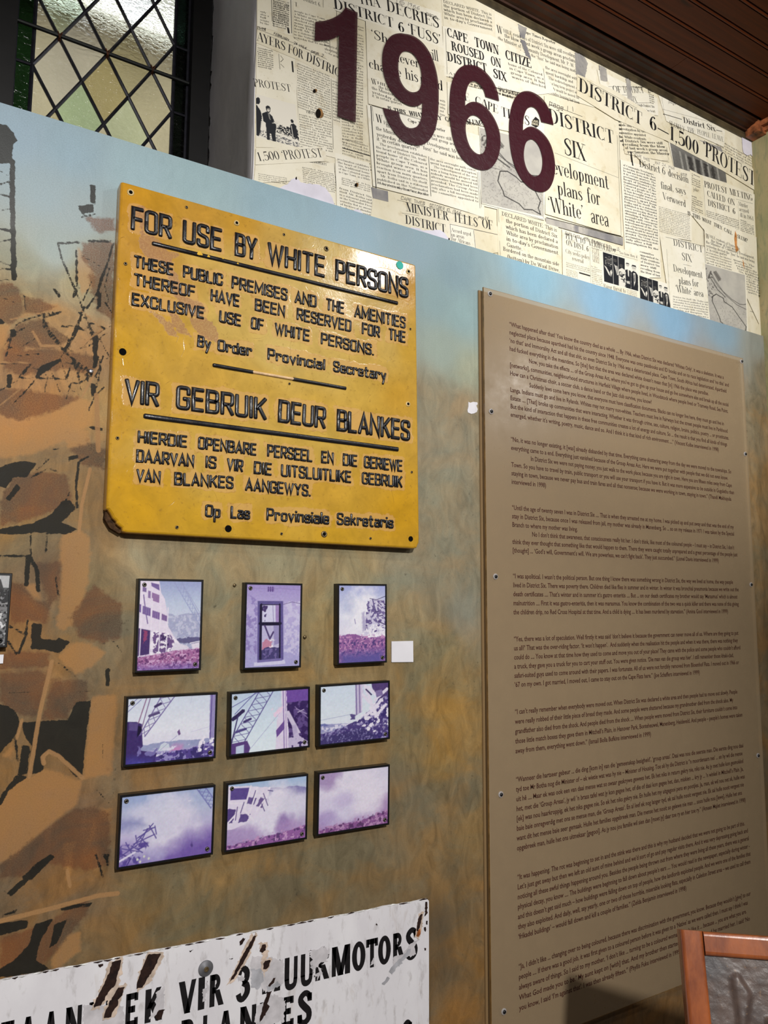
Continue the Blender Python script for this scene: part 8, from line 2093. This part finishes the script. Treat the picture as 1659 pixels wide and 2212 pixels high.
for pts in [zz(r1, "1190 480 1340 440 1320 620 1280 760 1190 880 1080 1000 1000 1010 1000 960 1120 700"), zz(r1, "1260 750 1370 740 1300 940 1240 1080 1110 1130 1110 1060"), zz(r2, "50 225 160 215 120 330 60 420 -10 470 -10 420 0 350"), zz(r2, "690 120 740 100 690 240 600 400 550 420 600 310"), zz(r2, "750 160 800 155 800 250 780 380 760 330 770 240"), zz(r2, "785 265 830 260 800 340 770 330"), zz(r3, "830 240 850 130 880 115 870 200 850 290 820 270")]:
    blotch('rust_halo', pts, M_HALO, .0009, .0014)
for pts in [zz(r1, "1215 490 1315 465 1300 560 1270 640 1250 740 1190 800 1090 960 1020 985 1020 950 1140 700 1190 580"), zz(r1, "1280 770 1350 768 1330 850 1280 900 1280 960 1230 1020 1200 1085 1130 1100 1130 1060 1190 920"), zz(r2, "55 235 138 225 100 310 20 440 -15 450 -12 410 10 340 30 300"), zz(r2, "715 118 730 118 700 195 640 300 590 385 560 410 580 370 640 250 690 160"), zz(r2, "650 130 662 135 645 170 628 180 630 150"), zz(r2, "768 170 790 172 788 210 768 225 752 215"), zz(r2, "785 275 822 265 810 305 790 330 772 325 772 295"), zz(r2, "835 385 850 380 840 410 815 435 805 430"), zz(r2, "800 470 828 460 810 510 800 540 815 560 780 620 750 665 750 640 775 540"),
            zz(r2, "120 580 158 575 140 630 110 650 100 620"), zz(r3, "862 125 872 130 858 190 845 235 835 235 838 190 850 145"), zz(r3, "890 50 903 50 900 130 885 140 888 90"), zz(r3, "893 170 904 170 902 195 893 190"), zz(r3, "882 210 895 210 892 236 882 232"), zz(r3, "883 340 893 340 892 352 883 352"), zz(r3, "583 185 588 186 587 196 582 194"), zz(r2, "310 210 340 205 320 218"), zz(r2, "560 260 588 258 575 266"), zz(r1, "1060 520 1120 510 1100 545 1080 550"), zz(r1, "975 935 990 930 985 945")]:
    blotch('rust_run', pts, M_RUST, .0011, .0006)
blotch('rust_run', zz(r3, "838 240 858 215 858 250 845 270 832 262"), plain('fresh_rust', (150, 84, 40), .8, .2, .3, 90), .0012, .0006)
# dark chipped line and bare white rim along the top edge
mb = MB()
pts = [W(x, 2117 - x * .1914 + 1.2 + rng.normal(0, .5), WD) for x in range(-60, 920, 9)]
mb.tube([(p[0], -WD + .001, p[1]) for p in pts], [.0013 + .0006 * math.sin(i * 1.7) for i in range(len(pts))], 6)
mb.build('chipped_rim', plain('chipped_rim', (226, 220, 214), .5, .4, .35, 60), wsign)
mb = MB()
for i in range(-40, 915, 22):
    if rng.random() < .55:
        a, b = W(i, 2117 - i * .1914 + 1, WD), W(i + 12 + rng.random() * 8, 2117 - (i + 16) * .1914 + 1, WD)
        mb.tube([(a[0], -WD - .0002, a[1]), ((a[0] + b[0]) / 2, -WD - .0006, (a[1] + b[1]) / 2 + rng.normal(0, .0006)), (b[0], -WD - .0002, b[1])], [.0005, .0014, .0005], 6)
mb.build('rim_rust', M_RUST, wsign)
c0 = W(444, 2091.5, WD)
o = MB().lathe_y((c0[0], -WD, c0[1]), [(.0142, .0), (.0142, -.0022), (.0134, -.0028), (.0055, -.0034), (.005, -.0050), (.003, -.0054)], 28).build('washer', plain('lead_washer', (112, 112, 116), .55, .5, .12, 60, metal=.3), wsign, smooth=True)
MB().lathe_y((c0[0], -WD, c0[1]), [(.0048, -.0046), (.0046, -.0062), (.0026, -.0066), (.0022, -.0056)], 14).build('nail_head', M_SCREW, o)

# ================================================================ CHAIR
f_ = np.array([.525, .851, 0.0]); r_ = np.array([.851, -.525, 0.0])
rail = r_ - .176 * f_; rail /= np.linalg.norm(rail)
nrm = np.cross(rail, np.array([0, 0, 1.0])); nrm /= np.linalg.norm(nrm)
if nrm @ (np.array([0, -1.5, 0]) - np.array([1.24, -.56, 0])) < 0: nrm = -nrm          # towards the sitter's side (the room)
LEAN = math.radians(19)
upv = np.array([0, 0, math.cos(LEAN)]) - nrm * math.sin(LEAN)
fac = np.cross(rail, upv); fac /= np.linalg.norm(fac)
if fac @ nrm < 0: fac = -fac


def ray(x, y, t):
    q = RC.T @ np.array([(x - 829.5) / FPX, -(y - 1106.0) / FPX, 1.0])
    return CAM + q * t


TLc = ray(1469, 2008, 1.44)           # top left front corner of the back
BW, BH = .44, .52
S_ = lambda u, v, w: TLc + rail * u - upv * v + fac * w
k = NT('chair_wood')
gr = k.noise(9, 5, .6, (3, 3, .6), (0, 0, 0), .3); g2 = k.noise(60, 4, .6, (3, 3, .5))
k.set(col=k.mix(k.rng(gr, .35, .65), rgba((176, 96, 46)), rgba((128, 64, 32))), rough=.26, spec=.5, coat=.35, coatr=.15)
k.bump(g2, .12, .001)
M_WOOD = k.m
k = NT('embossed_leather')
n1 = k.noise(22, 4, .55, dist=.5); n2 = k.noise(130, 4, .6); n3 = k.noise(9, 3)
c = k.mix(k.rng(n1, .35, .65), rgba((102, 84, 76)), rgba((76, 64, 60)))
c = k.mix(k.math('MULTIPLY', k.rng(n3, .5, .65), .5), c, rgba((82, 86, 92)))
c = k.mix(k.rng(n2, .62, .72, 0, .6), c, rgba((142, 112, 82)))
k.set(col=c, rough=.4, spec=.5)
k.bump(k.math('ADD', n1, k.math('MULTIPLY', n2, .25)), .4, .004)
M_LEATH = k.m
chair = bpy.data.objects.new('chair', None); COL.objects.link(chair)
bot = S_(BW / 2, BH, 0)
chair.location = (bot[0], bot[1], 0)
tag(chair, 'wooden chair with a tooled dark leather back in front of the acrylic panel', 'chair')


def beam(name, a, b, u, w, h, c, m=M_WOOD, parent=chair):
    mb = MB(); mb.bar(a, b, u, w, h, c); return mb.build(name, m, parent)


SW, ST = .040, .042
zleg = lambda p, dz: p
# back posts run on down as the rear legs
for nm, u in (('back_post', SW / 2), ('back_post', BW - SW / 2)):
    a, b = S_(u, 0.0, -ST / 2), S_(u, BH, -ST / 2)
    foot = b - nrm * .05; foot[2] = 0.0
    mb = MB(); mb.bar(a, b, rail, SW, ST, .007); mb.bar(b + upv * .004, foot, rail, SW * .95, ST, .006)
    mb.build(nm, M_WOOD, chair)
beam('top_rail', S_(SW + .0012, .020, -ST / 2), S_(BW - SW - .0012, .020, -ST / 2), upv, .039, ST * .94, .007)
beam('bottom_rail', S_(SW, BH - .06, -ST / 2), S_(BW - SW, BH - .06, -ST / 2), upv, .04, ST * .9, .006)
# tooled leather back, recessed, with a relief of leaves and a stem
nu, nv_ = 90, 110
us = np.linspace(SW - .002, BW - SW + .002, nu); vs_ = np.linspace(.0385, BH - .08, nv_)
U, Vv = np.meshgrid(us, vs_)
rel = np.zeros_like(U)
def bumpline(pts, w, h):
    global rel
    sd = sd_line(U, Vv, pts, w); rel = np.maximum(rel, h * np.clip(.5 + sd / w, 0, 1) ** .7)
def bumppoly(pts, h, soft=.006):
    global rel
    sd = sd_poly(U, Vv, pts); rel = np.maximum(rel, h * np.clip(.5 + sd / soft, 0, 1))
bumppoly([(.083, .072), (.094, .064), (.112, .094), (.106, .12), (.096, .16), (.1, .3), (.082, .3), (.086, .12)], .006)
bumpline([(.19, .1), (.165, .125), (.152, .14), (.18, .16), (.22, .19)], .016, .009); bumppoly([(.15, .075), (.18, .07), (.2, .1), (.185, .13), (.155, .11)], .008); bumpline([(.14, .135), (.17, .165), (.2, .178)], .008, .012)
for q in range(5): bumpline([(.2, .2 + q * .04), (.25 + .02 * q, .16 + q * .05), (.31, .2 + q * .03)], .014, .007)
bumpline([(.07, .2), (.12, .24), (.15, .3)], .01, .006); bumpline([(.12, .18), (.15, .21), (.16, .26)], .012, .006)
rel += .0022 * fbm(nv_, nu, 14, 5) + .0012 * fbm(nv_, nu, 50, 8)
pt = [S_(u, v, -.013 + r) for u, v, r in zip(U.ravel(), Vv.ravel(), rel.ravel())]
idx = np.arange(nu * nv_).reshape(nv_, nu)
F = np.stack([idx[:-1, :-1], idx[1:, :-1], idx[1:, 1:], idx[:-1, 1:]], -1).reshape(-1, 4).tolist()
bk = [S_(SW - .002, .0385, -.026), S_(BW - SW + .002, .0385, -.026), S_(BW - SW + .002, BH - .08, -.026), S_(SW - .002, BH - .08, -.026)]
nb = len(pt); pt += bk; F.append([nb, nb + 1, nb + 2, nb + 3])
build('leather_back', pt, F, M_LEATH, chair, smooth=True)['label'] = 'dark brown tooled leather back panel'
# seat, front legs, stretchers
sz = .45
sb = S_(0, BH - .05, 0); k_ = (sb[2] - sz)
c0 = S_(0, BH, 0); seat_o = np.array([c0[0], c0[1], sz])
Q = lambda u, w, z: np.array([*(seat_o + rail * u + nrm * w)[:2], z])
mb = MB(); mb.bar(Q(BW / 2, -.02, sz - .03), Q(BW / 2, .42, sz - .03), rail, BW, .05, .01); mb.build('seat_frame', M_WOOD, chair)
mb = MB(); mb.bar(Q(BW / 2, .01, sz + .006), Q(BW / 2, .405, sz + .006), rail, BW - .05, .03, .012); mb.build('seat', M_LEATH, chair)
for u in (.025, BW - .025):
    beam('front_leg', Q(u, .39, sz - .05), Q(u, .39, 0), rail, .042, .042, .005)
    beam('stretcher', Q(u, .38, .16), Q(u, -.05, .16), np.array([0, 0, 1.0]), .03, .02, .003)
beam('stretcher', Q(.03, .39, .22), Q(BW - .03, .39, .22), np.array([0, 0, 1.0]), .035, .02, .003)
